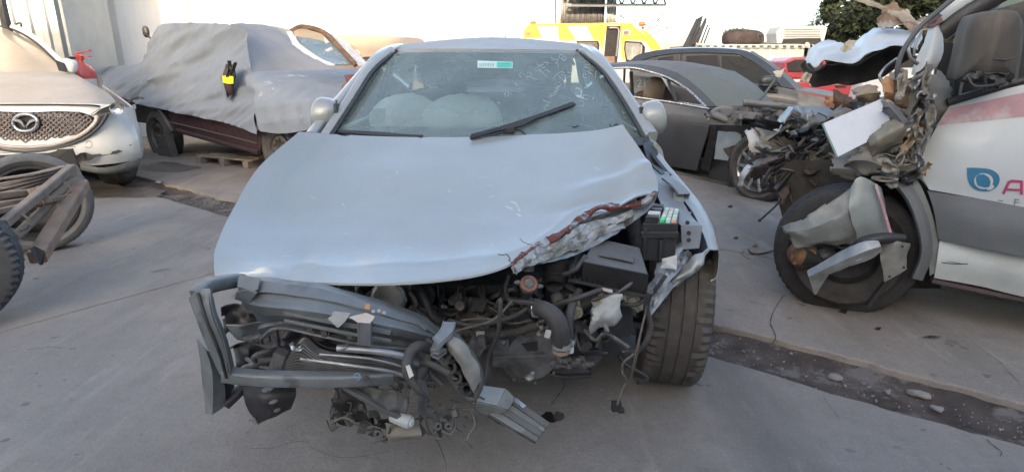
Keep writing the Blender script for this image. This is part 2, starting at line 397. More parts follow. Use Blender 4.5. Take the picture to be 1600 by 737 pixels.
for i in range(520):
    s = random.uniform(-2.6, 1.3); o = random.uniform(-1.5, 1.4)
    if -.02 < o < .32: continue
    pebble(gr, across(s, o, .001 if o < 0 else .031), random.choice((.0015, .002, .002, .003, .0045)))
part('channel_gravel', gr, stone, None, 60, kind='stuff')
def rock(u, v, sz, lab, mat=stone):
    p = G(u, v, -.015); m = M(); rt = Matrix.Rotation(R(-35), 3, 'Z')
    m.ball(p + Vector((0, 0, sz[2] * .3)), sz, 12, 8, rt, pw=.6)
    m.v = [q + noise.noise_vector(q * 28) * .009 for q in m.v]
    part('stone_chunk', m, mat, None, 25, label=lab, cat='stone')
rock(1304, 590, (.05, .036, .02), 'flat pale stone chunk lying in the dirt channel nearest the wheel')
rock(1434, 618, (.085, .032, .025), 'long pale concrete chunk lying in the middle of the dirt channel')
rock(1388, 612, (.02, .018, .014), 'small whitish stone between the two larger chunks in the channel')
rock(1462, 638, (.045, .03, .015), 'low grey stone half buried in the channel beyond the long chunk')
def crack(pts, z, wd=.006, amp=.02, seed=0):
    m = M(); P = [G(u, v, z) for u, v in pts]; P, _ = crv(P, 10)
    for i, p in enumerate(P): p += Vector((noise.noise(p * 9 + Vector((seed, 0, 0))), noise.noise(p * 9 + Vector((0, seed, 5))), 0)) * amp
    vs = []
    for i, p in enumerate(P):
        t = (P[min(i + 1, len(P) - 1)] - P[max(i - 1, 0)]).normalized(); q = Vector((-t.y, t.x, 0)) * wd * (.35 + .9 * abs(noise.noise(p * 30)))
        vs += [p + q, p - q]
    for q in vs: q.z = z
    m.add(vs, [(2 * i, 2 * i + 1, 2 * i + 3, 2 * i + 2) for i in range(len(P) - 1)])
    part('pavement_crack', m, darkcrack, None, 0, kind='structure')
crack([(1229, 460), (1208, 485), (1203, 505), (1212, 525), (1202, 547)], .0335, .0035)
crack([(1180, 430), (1196, 444), (1229, 460)], .0335, .001)
crack([(1288, 620), (1302, 640), (1310, 655)], .004, .0012)
crack([(1540, 685), (1560, 704), (1562, 712)], .004, .003)
crack([(40, 545), (75, 541), (98, 543)], .004, .002)
crack([(880, 590), (874, 610), (865, 630)], .004, .0022)
crack([(1410, 498), (1480, 512), (1530, 540), (1600, 600)], .0335, .0015)
crack([(395, 700), (460, 690), (520, 712), (600, 700)], .004, .0012, .05)
crack([(1380, 478), (1420, 488), (1470, 520)], .0335, .0012)
stainm = mk('oil_stain', (.022, .020, .018), .35, 0, .2, 10, bump=.1)
def blob(name, cx, cy, rx, ry, mat, lab, cat, z=.004, n=40, th=.0015, jit=.45, seed=0):
    m = M(); P = []
    for i in range(n):
        a = 2 * math.pi * i / n; k = 1 + noise.fractal(Vector((math.cos(a) * 1.6 + seed, math.sin(a) * 1.6, seed)), 1, 2, 4) * jit
        P.append(G(cx + rx * k * math.cos(a), cy + ry * k * math.sin(a), z))
    m.plate(P, th); return part(name, m, mat, None, 0, label=lab, cat=cat)
blob('oil_stain', 855, 652, 13, 8, stainm, 'small black oil puddle on the concrete beside the fallen bracket', 'stain', seed=3)
blob('oil_stain', 873, 650, 9, 8, mk('dry_oil_stain', (.075, .07, .065), .7, 0, .3, 40), 'faint brownish oil mark just right of the black puddle', 'stain', seed=9)
fluid = mk('damp_patch', (.105, .095, .088), .55, 0, .3, 6, bump=.1)
blob('damp_patch', 262, 261, 46, 7, fluid, 'dark damp patch on the concrete below the flat rear tyre of the pickup', 'stain', z=.0325, th=.0005, seed=5)
blob('damp_patch', 185, 300, 70, 9, fluid, 'long damp patch on the concrete in front of the white crossover', 'stain', z=.002, th=.0005, seed=12)

# litter on the far slab
def bit(name, pts, r, mat, lab, cat, z=.036):
    m = M(); m.tube([G(u, v, z + dz) for u, v, dz in pts], r, 6); return part(name, m, mat, None, 50, label=lab, cat=cat)
bit('cable_scrap', [(1208, 391, .002), (1190, 396, .004), (1174, 395, .002), (1169, 389, .012)], .006, plas, 'short curved black cable lying beside the flat van tyre', 'cable')
bit('wire_scrap', [(1163, 388, .0), (1160, 398, .0), (1172, 405, .0)], .0015, cable, 'thin crooked wire left of the curved black cable', 'wire')
def shard(u, v, du, dv, mat, lab, z=.034, th=.004, nm='plastic_shard'):
    m = M(); m.plate([G(u - du, v + dv * .2, z + th), G(u - du * .2, v - dv, z + th * 1.5), G(u + du, v - dv * .4, z + th), G(u + du * .5, v + dv, z + th)], th)
    part(nm, m, mat, None, 0, label=lab, cat='debris')
shard(1456, 526, 15, 3, bright, 'thin shiny strip of trim lying on the pavement below the van')
shard(1372, 512, 5, 2, darkst, 'tiny dark chip on the pavement left of the shiny strip')
shard(1318, 485, 7, 4, plas, 'small black chip on the pavement below the flat van tyre')
shard(1095, 598, 5, 3, steel, 'grey metal scrap on the concrete right of the front tyre', z=.002)
shard(1108, 600, 3, 2, steel, 'smaller metal scrap just right of the grey one by the tyre', z=.002)
shard(1141, 322, 4, 2, darkst, 'dark chip on the pavement beside the grey coupe sill')
shard(1150, 371, 4, 2, darkst, 'dark chip on the pavement above the curved cable')
shard(1180, 383, 4, 2, rust, 'brown chip on the pavement right beside the curved cable')
shard(247, 284, 5, 1.5, white_p, 'white paper scrap on the ground below the flat pickup tyre')
# unseen workshop behind the photographer; taller blocks added to shade ambulance and trees
shed_m = mk('shed_cladding', (.42, .42, .40), .6, .1, .1, 2)
m = M(); m.box((-24.5, -17, 2.66), (40, 8, 5.32)); m.box((6.25, -17, 4.7), (21.4, 8, 9.4)); m.box((32, -17, 8), (29.9, 8, 16)); wsh = part('workshop', m, shed_m, None, 0, label='unseen grey-clad workshop behind the photographer, its taller blocks added for their shadow', cat='building')
# ---------------------------------------------------------------- the wrecked blue sedan in the middle
CX = -.14
car = thing('wrecked_sedan', 'silver blue sedan with its whole nose torn off and hood buckled, centre of the yard', 'car', (CX, 2.3, 0))
# hood skin
hg = [[(466, 207, 2.36), (500, 210, 2.44), (540, 213, 2.52), (630, 216, 2.60), (740, 216, 2.62), (850, 212, 2.60), (925, 206, 2.53), (974, 197, 2.44)],
      [(405, 262, 2.10), (440, 266, 2.14), (490, 267, 2.22), (605, 270, 2.28), (735, 270, 2.30), (855, 265, 2.28), (945, 256, 2.26), (1003, 245, 2.25)],
      [(363, 330, 1.83), (403, 334, 1.87), (460, 335, 1.93), (590, 338, 1.97), (727, 335, 1.99), (848, 322, 1.99), (945, 292, 2.09), (1022, 276, 2.12)],
      [(337, 388, 1.61), (380, 395, 1.63), (442, 399, 1.66), (580, 403, 1.69), (715, 400, 1.71), (828, 376, 1.76), (930, 312, 2.00), (1028, 290, 2.06)],
      [(335, 416, 1.53), (375, 424, 1.52), (436, 429, 1.51), (572, 434, 1.50), (705, 430, 1.51), (812, 400, 1.62), (912, 334, 1.87), (1027, 297, 2.02)],
      [(338, 433, 1.49), (373, 437, 1.46), (434, 442, 1.43), (570, 446, 1.405), (700, 439, 1.415), (803, 412, 1.50), (906, 345, 1.79), (1022, 305, 1.99)]]
hood = M(); hood.sheet([PP(r) for r in hg], 8, .006, .003, 4, 1)
# creases: long dents running back from the tear
hood.v = [p + Vector((0, 0, -.012 * math.exp(-((p.x - .30 - (p.y - 1.8) * .35) / .05) ** 2) * max(0, min(1, (2.5 - p.y) * 2)) + noise.fractal(p * 7, 1, 2, 3) * .010 * max(0, min(1, (p.x - .1) * 3)) * max(0, min(1, (2.35 - p.y) * 3)) + .018 * math.exp(-((p.x - .40 - (p.y - 1.8) * .2) / .05) ** 2) - .016 * math.exp(-((p.y - 1.98 - (p.x - .3) * .25) / .035) ** 2) * max(0, min(1, (p.x - .05) * 4)) + .014 * math.exp(-((p.y - 2.10 - (p.x - .3) * .3) / .04) ** 2) * max(0, min(1, (p.x - .15) * 4)) - .009 * math.exp(-((p.x + .66 + (p.y - 2) * .10) / .014) ** 2))) for p in hood.v]
ho = part('hood', hood, paint, car, 50)
e = M()
rim_px = [(800, 414, 1.49), (815, 400, 1.53), (830, 389, 1.57), (852, 376, 1.63), (876, 365, 1.68), (890, 353, 1.73), (902, 344, 1.77), (916, 333, 1.82), (932, 325, 1.86), (952, 322, 1.89), (975, 320, 1.92), (1002, 315, 1.95), (1024, 300, 2.0)]
R1 = PP(rim_px)
e.sheet([[p + Vector((-.004, .002, .004 + .003 * math.sin(i * 2.3))) for i, p in enumerate(R1)], [p + Vector((.004, -.010, -.002 + .005 * math.sin(i * 1.7))) for i, p in enumerate(R1)], [p + Vector((.005, -.008, -.010 - .007 * math.sin(i * 2.9))) for i, p in enumerate(R1)]], 8, .002, .005, 34, 5, edge=.006)
part('torn_hood_edge', e, torn, ho, 30)
u_ = M()
low = [(803, 420, 1.49), (818, 414, 1.53), (832, 412, 1.57), (850, 411, 1.62), (868, 408, 1.66), (892, 401, 1.71), (915, 391, 1.76), (938, 380, 1.81), (957, 369, 1.86), (980, 354, 1.91), (1004, 337, 1.95), (1018, 321, 1.98), (1028, 302, 2.02)]
L1 = PP(low)
u_.sheet([[p + Vector((.006, 0, -.01)) for p in R1], [a.lerp(b, .5) + Vector((0, .03, 0)) for a, b in zip(R1, L1)], L1], 9, .002, .010, 7, 2, fold=.016, edge=.002)
part('inner_hood_panel', u_, galv, ho, 40)
v_ = M()
for k, (a, b, th) in enumerate([(.05, .35, .010), (.3, .6, .012), (.45, .8, .008), (.15, .5, .007)]):
    pts = [R1[i].lerp(L1[i], a + (b - a) * (i / 12) + .06 * math.sin(i * 2 + k)) + Vector((0, -.012, .003)) for i in range(0, 8 + k)]
    v_.sheet([pts, [p + Vector((.006, -.004, -.020)) for p in pts]], 4, .0015, .012, 24, k, edge=.005)
part('folded_edge_strip', v_, MATS['torn_olive_edge'], ho, 30)
ck = M(); hb = hood.bvh()
stroke(ck, [(778, 397), (785, 398), (792, 397)], 1.3, hb, .0008); stroke(ck, [(792, 397), (797, 404), (795, 406), (801, 411)], 1.6, hb, .0008)
stroke(ck, [(812, 372), (818, 378), (835, 384)], .8, hb, .0008)
part('paint_crack', ck, darkcrack, ho, 0, kind='stuff')
sm = M(); rs = random.Random(6)
for pts, wd in (([(798, 315), (806, 318), (812, 330)], 2.2), ([(790, 322), (800, 326)], 2.5), ([(808, 334), (814, 338)], 2), ([(700, 296), (704, 300)], 1.5), ([(535, 318), (539, 323)], 1.5), ([(620, 268), (622, 271)], 1.5), ([(930, 262), (938, 266)], 1.6)): stroke(sm, pts, wd, hb, .0006)
for k in range(26): u, v = rs.uniform(380, 960), rs.uniform(225, 400); stroke(sm, [(u, v), (u + rs.uniform(-14, 14), v + rs.uniform(-5, 5))], rs.uniform(.35, .8), hb, .0006)
part('dust_scratches', sm, mk('pale_dust_mark', (.46, .47, .46), .8, 0, .2, 60, bump=0), ho, 0, kind='stuff')

# windscreen
wg = [[(606, 83, 3.42), (680, 81, 3.38), (762, 80, 3.36), (846, 81, 3.38), (917, 85, 3.42)],
      [(575, 123, 3.22), (668, 122, 3.14), (762, 122, 3.11), (858, 122, 3.14), (946, 125, 3.22)],
      [(545, 168, 2.98), (655, 168, 2.88), (762, 168, 2.85), (870, 168, 2.88), (978, 170, 2.98)],
      [(510, 222, 2.76), (640, 224, 2.62), (762, 225, 2.58), (885, 224, 2.62), (1012, 226, 2.76)]]
ws = M(); ws.sheet([PP(r) for r in wg], 6, 0); wo = part('windscreen', ws, win, car, 60); wb = ws.bvh()
st = M(); decal(st, [(746, 95), (801, 97), (801, 107), (746, 106)], wb, 4, 1); part('inspection_sticker', st, mk('sticker_paper', (.50, .66, .62), .7, 0, .1, 40, bump=0), wo, 0)
st = M(); decal(st, [(776, 96.8), (800, 97.6), (800, 106.2), (776, 105.6)], wb, 4, 1, .0035); part('sticker_green_half', st, mk('sticker_green', (.10, .50, .40), .7, 0, .15, 40, bump=0), wo, 0)
st = M()
for k in range(9): stroke(st, [(750 + k * 2.7, 98.6), (750 + k * 2.7, 104)], .9, wb, .005)
for k in range(4): stroke(st, [(779 + k * 5, 99.6 + .2 * k), (781.5 + k * 5, 99.6 + .2 * k)], 1.0, wb, .005); stroke(st, [(778 + k * 5, 103.4), (781.8 + k * 5, 103.5)], .8, wb, .005)
part('sticker_print', st, mk('sticker_ink', (.06, .20, .22), .7, 0, .1, bump=0), wo, 0)
cm = M(); Z = lambda x, y: (740 + x / 6.408, 75 + y / 6.408)
strokes = [[(485, 238), (462, 265), (470, 300)], [(500, 255), (520, 283), (560, 288), (582, 265), (556, 243)], [(570, 290), (600, 305), (640, 322)],
 [(612, 213), (640, 232), (668, 228)], [(640, 185), (668, 228), (705, 262), (745, 292)], [(663, 178), (700, 205), (770, 245)], [(640, 165), (665, 178), (700, 165)], [(690, 205), (715, 190)],
 [(695, 150), (725, 143), (745, 155), (732, 175)], [(775, 105), (795, 125), (820, 118)], [(815, 148), (845, 165), (850, 198)], [(780, 95), (812, 118), (845, 120), (818, 150)],
 [(860, 75), (885, 68), (898, 92), (875, 108), (855, 95), (860, 75)], [(875, 108), (905, 130), (930, 110)], [(900, 125), (925, 95), (905, 85)],
 [(420, 350), (428, 385)], [(415, 348), (455, 385)], [(450, 410), (470, 400)], [(300, 470), (325, 450), (310, 490)], [(340, 440), (355, 465), (335, 485)], [(360, 450), (380, 460)], [(235, 550), (260, 545), (255, 560)],
 [(710, 590), (705, 612), (725, 610)], [(725, 560), (745, 590), (750, 560)], [(695, 520), (740, 545), (770, 545)], [(750, 480), (770, 500), (785, 480), (760, 475)], [(770, 455), (790, 480), (810, 470)],
 [(790, 445), (815, 465), (812, 430), (835, 445), (830, 405), (855, 425)], [(805, 395), (830, 410), (850, 380), (870, 385)], [(850, 340), (880, 370)], [(800, 310), (830, 265), (880, 240), (905, 250)],
 [(848, 275), (875, 300), (912, 338)], [(875, 262), (905, 290), (925, 335)], [(905, 262), (935, 300)], [(940, 245), (975, 250), (985, 275), (955, 285)],
 [(1110, 130), (1150, 140), (1195, 150)], [(1115, 165), (1150, 172), (1150, 140)], [(1105, 190), (1160, 200), (1190, 195)], [(1160, 160), (1165, 200)], [(1095, 230), (1150, 240), (1190, 270)], [(1100, 255), (1098, 290), (1130, 300)], [(1115, 245), (1120, 275)], [(1160, 215), (1200, 235)],
 [(1232, 160), (1226, 230), (1218, 300)], [(1120, 365), (1140, 375), (1125, 390)], [(1110, 400), (1135, 405)],
 [(1070, 462), (1078, 490)], [(1072, 475), (1110, 470), (1155, 485)], [(1055, 500), (1100, 510), (1150, 515)], [(1050, 540), (1080, 530), (1105, 545), (1100, 580)], [(1060, 580), (1105, 580)], [(1100, 480), (1098, 510)], [(1190, 505), (1205, 515), (1200, 490)],
 [(1490, 625), (1500, 655), (1520, 640)], [(1500, 690), (1530, 700)]]
for s_ in strokes: stroke(cm, [Z(*p) for p in s_], .55, wb, .0015, 2)
part('chalk_writing', cm, chalk, wo, 0, kind='stuff')
bt = M(); stroke(bt, [(895, 197), (899, 199), (903, 196)], 2.2, wb); stroke(bt, [(953, 195), (957, 199), (962, 194), (966, 196)], 2, wb); part('torn_sticker', bt, darkst, wo, 0)
sh = M()
decal(sh, [(612, 83), (912, 85), (918, 92), (606, 90)], wb, 14, 2, -.004); decal(sh, [(716, 90), (836, 90), (828, 97), (724, 96)], wb, 6, 2, -.005)
part('shade_band', sh, mk('tinted_band', (.07, .09, .10), .5), wo, 0)
# pillars, roof
roofrows = [[(603, 84, 3.44), (625, 77, 3.42), (762, 76.5, 3.38), (900, 79, 3.42), (921, 86, 3.44)]]
RZ = [(3.75, .60, 1.385), (4.3, .625, 1.455), (4.9, .61, 1.45), (5.4, .58, 1.40)]
rows = [PP(roofrows[0])]
for y, hw, z in RZ: rows.append([Vector((CX + hw * s, y, z - .055 * abs(s) ** 3)) for s in (-1, -.88, 0, .88, 1)])
rf = M(); rf.sheet(rows, 6, .02)
ro = part('roof', rf, mk('dusty_roof_paint', (.30, .34, .37), .5, .2, .1, 4, .75, (.36, .355, .35), .05), car, 50)
for sx in (-1, 1):
    m = M(); m.bar([Vector((CX + .5 * sx, 3.40, 1.350))] + [Vector((CX + hw * .86 * sx, y, z - .043)) for y, hw, z in RZ], .014, .01, sub=6); part('roof_moulding', m, plas, ro, 50)
Lp = PP([(613, 80, 3.46), (577, 110, 3.25), (545, 158, 2.99), (503, 222, 2.72)]); Rp = PP([(911, 81, 3.46), (949, 112, 3.25), (983, 160, 2.99), (1016, 216, 2.74)])
for pts in (Lp, Rp):
    m = M(); m.bar([p + Vector((0, .015, 0)) for p in pts], .044, .05, up=(0, -1, 1), sub=5); part('windscreen_pillar', m, paint, car, 60, bevel=.006)
    m = M(); m.bar([p + Vector(((.034 if pts is Lp else -.034), -.012, .002)) for p in pts], .012, .016, up=(0, -1, 1), sub=5); part('windscreen_seal', m, plas, car, 60)
# body behind the windscreen
def half(y, hw, zb, zt, s): return [Vector((CX + hw * s * q, y, z)) for q, z in ((1, zb), (1.03, zb + .2), (1.05, zb + .38), (1.0, zt - .06), (.96, zt))]
for s in (-1, 1):
    # rear quarter, trunk sides
    m = M(); m.sheet([half(y, hw, .22, zt, s) for y, hw, zt in ((2.62, .80, .93), (3.2, .825, .945), (4.0, .83, .955), (4.9, .83, .965), (5.6, .81, .975), (6.1, .74, .97), (6.35, .6, .93))], 4, .02)
    part('body_side', m, paint, car, 50)
    m = M(); m.bar([Vector((CX + s * .79, 2.75, .955)), Vector((CX + s * .70, 3.35, 1.20)), Vector((CX + s * .635, 3.7, 1.335)), Vector((CX + s * .63, 4.4, 1.39)), Vector((CX + s * .62, 5.0, 1.37)), Vector((CX + s * .66, 5.6, 1.17)), Vector((CX + s * .70, 5.95, .99))], .05, .05, sub=5); part('roof_rail', m, paint, car, 60)
    m = M(); m.bar([Vector((CX + s * .78, 4.15, .95)), Vector((CX + s * .64, 4.1, 1.37))], .07, .03); part('door_pillar', m, plas, car, 60)
    m = M(); m.sheet([[Vector((CX + s * .785, 2.8, .955)), Vector((CX + s * .79, 4.0, .96)), Vector((CX + s * .79, 5.6, .97))], [Vector((CX + s * .71, 3.2, 1.13)), Vector((CX + s * .70, 4.1, 1.2)), Vector((CX + s * .71, 5.3, 1.18))], [Vector((CX + s * .645, 3.65, 1.31)), Vector((CX + s * .64, 4.2, 1.375)), Vector((CX + s * .645, 5.0, 1.355))]], 4, 0); part('side_window', m, sideg, car, 60)
m = M(); m.sheet([[Vector((CX - .56, 5.42, 1.37)), Vector((CX, 5.45, 1.395)), Vector((CX + .56, 5.42, 1.37))], [Vector((CX - .66, 5.95, .99)), Vector((CX, 6.0, 1.01)), Vector((CX + .66, 5.95, .99))]], 5, 0); part('rear_window', m, sideg, car, 60)
m = M(); m.sheet([[Vector((CX + a, 5.95, .975)) for a in (-.68, 0, .68)], [Vector((CX + a, 6.3, .97)) for a in (-.66, 0, .66)], [Vector((CX + a, 6.42, .85)) for a in (-.62, 0, .62)], [Vector((CX + a, 6.4, .3)) for a in (-.62, 0, .62)]], 5, .02); part('trunk_lid', m, paint, car, 50)
m = M(); m.box((CX, 4.35, .27), (1.55, 3.6, .06)); m.box((CX, 2.66, .60), (1.42, .03, .64)); m.box((CX, 5.6, .78), (1.3, .7, .03)); m.sheet([[Vector((CX + a, y, z - .03)) for a in (-.5, 0, .5)] for y, z in ((3.5, 1.31), (4.3, 1.42), (5.3, 1.37))], 4, .01)
part('cabin_floor', m, seat, car, 40)
m = M(); m.sheet([[Vector((CX + a, 2.70, .90)) for a in (-.66, 0, .66)], [Vector((CX + a, 2.95, .95)) for a in (-.68, 0, .68)], [Vector((CX + a, 3.2, .93)) for a in (-.68, 0, .68)], [Vector((CX + a, 3.28, .6)) for a in (-.68, 0, .68)]], 6, .02); part('dashboard', m, plas, car, 50)
for s in (-1, 1):
    m = M(); rt = Matrix.Rotation(R(-14), 3, 'X')
    m.ball((CX + .37 * s, 4.02, .80), (.50, .16, .66), 18, 12, rt, .55); m.ball((CX + .37 * s, 3.75, .50), (.50, .52, .18), 18, 10, None, .55)
    so_ = part('front_seat', m, seat, car, 60)
    m = M(); m.ball((CX + .37 * s, 4.10, 1.235), (.27, .11, .19), 16, 10, rt, .6); m.bar([Vector((CX + .37 * s - .05, 4.08, 1.05)), Vector((CX + .37 * s - .05, 4.1, 1.2))], .012, .012); m.bar([Vector((CX + .37 * s + .05, 4.08, 1.05)), Vector((CX + .37 * s + .05, 4.1, 1.2))], .012, .012)
    part('headrest', m, seat, so_, 60)
m = M(); m.ball((CX, 5.2, .75), (1.3, .18, .6), 18, 10, Matrix.Rotation(R(-15), 3, 'X'), .5); m.ball((CX - .38, 5.32, 1.09), (.26, .1, .16), 12, 8, None, .6); m.ball((CX + .38, 5.32, 1.09), (.26, .1, .16), 12, 8, None, .6); part('rear_seat', m, seat, car, 60)
m = M(); m.ball((CX, 3.42, 1.245), (.24, .04, .07), 14, 8, None, .6); m.bar([Vector((CX, 3.42, 1.25)), Vector((CX, 3.37, 1.32))], .02, .02); part('inside_mirror', m, plas, car, 60)
for (u, v, Y, d) in ((635, 186, 3.50, (.42, .28, .28)), (718, 188, 3.48, (.50, .28, .27))):
    m = M(); m.ball(W(u, v, Y), d, 22, 14, None, .8); m.v = [p + noise.noise_vector(p * 7) * .035 + noise.noise_vector(p * 22) * .008 for p in m.v]; part('airbag', m, airbag, car, 70)
m = M(); m.patch(W(582, 170, 2.96), W(603, 170, 2.96), W(602, 194, 2.92), W(580, 194, 2.92), th=.002, sub=3, amp=.003); part('paper_note', m, white_p, car, 60)
m = M(); c_ = W(868, 196, 3.35); m.lathe([(.175, 0), (.185, .010), (.175, .020), (.165, .010), (.175, 0)], c_, (0, -1, .45), 28); m.bar([c_ + Vector((-.17, 0, 0)), c_ + Vector((.17, 0, 0))], .05, .02); part('steering_wheel', m, plas, car, 60)
# wipers, cowl
m = M(); m.sheet([PP([(505, 220, 2.73), (640, 228, 2.64), (762, 230, 2.60), (885, 228, 2.64), (1012, 220, 2.74)]), PP([(500, 232, 2.66), (640, 240, 2.56), (762, 242, 2.54), (885, 240, 2.56), (1018, 232, 2.66)])], 5, .02); part('cowl_grille', m, plas, car, 50)
def onws(u, v, k=.0):
    r = ray(u, v).normalized(); h = wb.ray_cast(CAM, r)[0]; return h - r * k
m = M(); P = [onws(u, v, .03) for u, v in ((737, 213.5), (790, 199), (845, 181), (897, 162))]; m.bar(P, .022, .012, up=(0, -1, 1), sub=5)
m.bar([onws(u, v, .05) for u, v in ((735, 216), (775, 204), (815, 196), (838, 184))], .014, .012, up=(0, -1, 1)); m.tube([onws(u, v, .03) for u, v in ((800, 200), (812, 203), (822, 211))], .004, 6); m.box(onws(795, 203, .03), (.05, .03, .02)); part('wiper', m, plas, car, 40)
m = M(); m.bar([onws(u, v, .03) for u, v in ((524, 206), (560, 207.5), (600, 209.5), (641, 213.5))], .016, .012, up=(0, -1, 1), sub=4); m.bar([onws(u, v, .045) for u, v in ((560, 208.5), (610, 212), (660, 214))], .016, .012, up=(0, -1, 1)); part('wiper', m, plas, car, 40)
# door mirrors
for (u, v, Y, s) in ((506, 180, 2.90, -1), (1021, 185, 2.90, 1)):
    c_ = W(u, v, Y); mo = M(); mo.ball(c_, (.118, .12, .165), 24, 14, Matrix.Rotation(R(-10 * s), 3, 'Y'), .66)
    mo.v = [p + Vector((0, .03 * ((p.z - c_.z) / .09) ** 2, 0)) for p in mo.v]; mh = part('door_mirror', mo, paint, car, 70)
    m = M(); m.patch(c_ + Vector((-.05 * s - .0, .075, .07)), c_ + Vector((.055 * s, .085, .06)), c_ + Vector((.05 * s, .085, -.06)), c_ + Vector((-.05 * s, .075, -.07)), th=.004, sub=2); part('mirror_glass', m, bright, mh)
    m = M(); m.bar([c_ + Vector((-.058 * s, .015, .05)), c_ + Vector((-.066 * s, .01, 0)), c_ + Vector((-.054 * s, .02, -.075))], .02, .07, up=(0, 1, 0), sub=3); m.bar([c_ + Vector((-.03 * s, .05, -.08)), c_ + Vector((-.12 * s, .07, -.115))], .04, .035); part('mirror_bracket', m, plas, mh)
# right fender, pushed outward like a blade
m = M(); fo = [(1015, 215, 2.78), (1036, 246, 2.60), (1070, 288, 2.42), (1098, 322, 2.28), (1115, 356, 2.14), (1125, 394, 1.98)]
fi = [(1010, 222, 2.70), (1026, 256, 2.52), (1058, 300, 2.34), (1082, 330, 2.19), (1097, 360, 2.06), (1106, 388, 1.95)]
m.sheet([PP(fi), [a.lerp(b, .5) + Vector((.0, -.01, .008)) for a, b in zip(PP(fi), PP(fo))], PP(fo), [p + Vector((.01, .03, -.10)) for p in PP(fo)], [p + Vector((.03, .06, -.26)) for p in PP(fo[:-1])] + [PP(fo)[-1] + Vector((-.01, .03, -.12))]], 6, .004, .004, 8); fd = part('front_fender', m, paint, car, 50)
m = M(); m.sheet([PP(fi), [p + Vector((-.012, .03, -.05)) for p in PP(fi)], [p + Vector((-.02, .05, -.12)) for p in PP(fi)]], 5, .003, .008, 9); part('fender_inner_lip', m, mk('dark_blue_underseal', (.035, .05, .10), .5, .1, .3, 8, .2), fd, 50)
m = M(); m.sheet([PP([(1106, 384, 1.95), (1092, 398, 1.93), (1076, 412, 1.92), (1048, 428, 1.92)]), PP([(1107, 392, 1.93), (1094, 410, 1.90), (1078, 424, 1.88), (1050, 440, 1.88)]), PP([(1106, 396, 1.95), (1090, 418, 1.93), (1080, 432, 1.92), (1056, 446, 1.92)])], 5, .003, .012, 14, 4, fold=.01); part('fender_front_flap', m, paint, fd, 40)
m = M(); m.sheet([PP([(1090, 392, 2.0), (1060, 405, 2.0), (1020, 425, 2.0)]), PP([(1100, 402, 1.96), (1064, 424, 1.95), (1030, 446, 1.95)])], 5, .003, .02, 9, 8, fold=.02); part('wheel_arch_liner', m, plas, fd, 40)
m = M(); m.bar(PP([(1008, 222, 2.66), (1022, 250, 2.55), (1040, 272, 2.45)]), .02, .03); m.sheet([PP([(1004, 222, 2.6), (1015, 250, 2.5), (1032, 272, 2.4)]), PP([(1018, 224, 2.66), (1034, 252, 2.56), (1050, 275, 2.45)])], 4, .003, .01, 12); part('hinge_bracket', m, plas, fd, 40)
# apron: upper rail, holes, brackets
m = M()
m.sheet([PP([(1020, 262, 2.45), (1026, 292, 2.25), (1034, 322, 2.08), (1064, 352, 1.96)]), PP([(1044, 268, 2.45), (1058, 300, 2.26), (1076, 330, 2.12), (1098, 352, 1.98)])], 6, .003, .006, 10, 3); m.plate(PP([(1064, 352, 1.96), (1098, 352, 1.98), (1093, 388, 1.96), (1066, 390, 1.95)]), .004)
m.uchan(PP([(1042, 284, 2.30), (1060, 298, 2.22), (1068, 308, 2.18)]), .05, .03, .003); m.plate(PP([(1052, 300, 2.2), (1070, 300, 2.21), (1068, 322, 2.17), (1054, 320, 2.16)]), .003)
m.sheet([PP([(1048, 318, 2.15), (1056, 332, 2.09), (1076, 340, 2.07)]), PP([(1062, 316, 2.17), (1068, 326, 2.12), (1080, 332, 2.10)])], 4, .004, .01, 15); part('inner_fender_rail', m, mk('blue_grey_undercoat', (.23, .25, .27), .45, .3, .2, 8, .4, (.30, .31, .31)), car, 35, bevel=.0015)
m = M()
for u, v, Y in ((1076, 364, 1.95), (1076, 375, 1.948), (1074, 348, 1.98), (1056, 296, 2.22)): p = W(u, v, Y - .006); m.lathe([(0, 0), (.006, 0), (.0075, .002)], p, (-.2, -1, .3), 12)
part('rail_bolt_hole', m, darkcrack, car, 40, kind='stuff')
for (pts, nm, mt) in ([[(1010, 455, 1.78), (1022, 425, 1.82), (1048, 395, 1.90), (1062, 378, 1.95)], 'folded_apron', galv], [[(1000, 470, 1.8), (1024, 440, 1.84), (1050, 412, 1.90), (1080, 392, 1.95)], 'folded_apron', galv]):
    P = PP(pts); m = M(); m.sheet([P, [p + Vector((.02, .02, -.03)) for p in P], [p + Vector((.035, .0, -.06)) for p in P]], 5, .002, .014, 18, len(pts) + pts[0][0], fold=.015); part(nm, m, mt, car, 35)
m = M(); m.sheet([PP([(1034, 405, 1.86), (1058, 398, 1.86)]), PP([(1032, 418, 1.84), (1056, 422, 1.84)])], 5, .002, .01, 20, 3, fold=.01); part('torn_bracket', m, galv, car, 35)
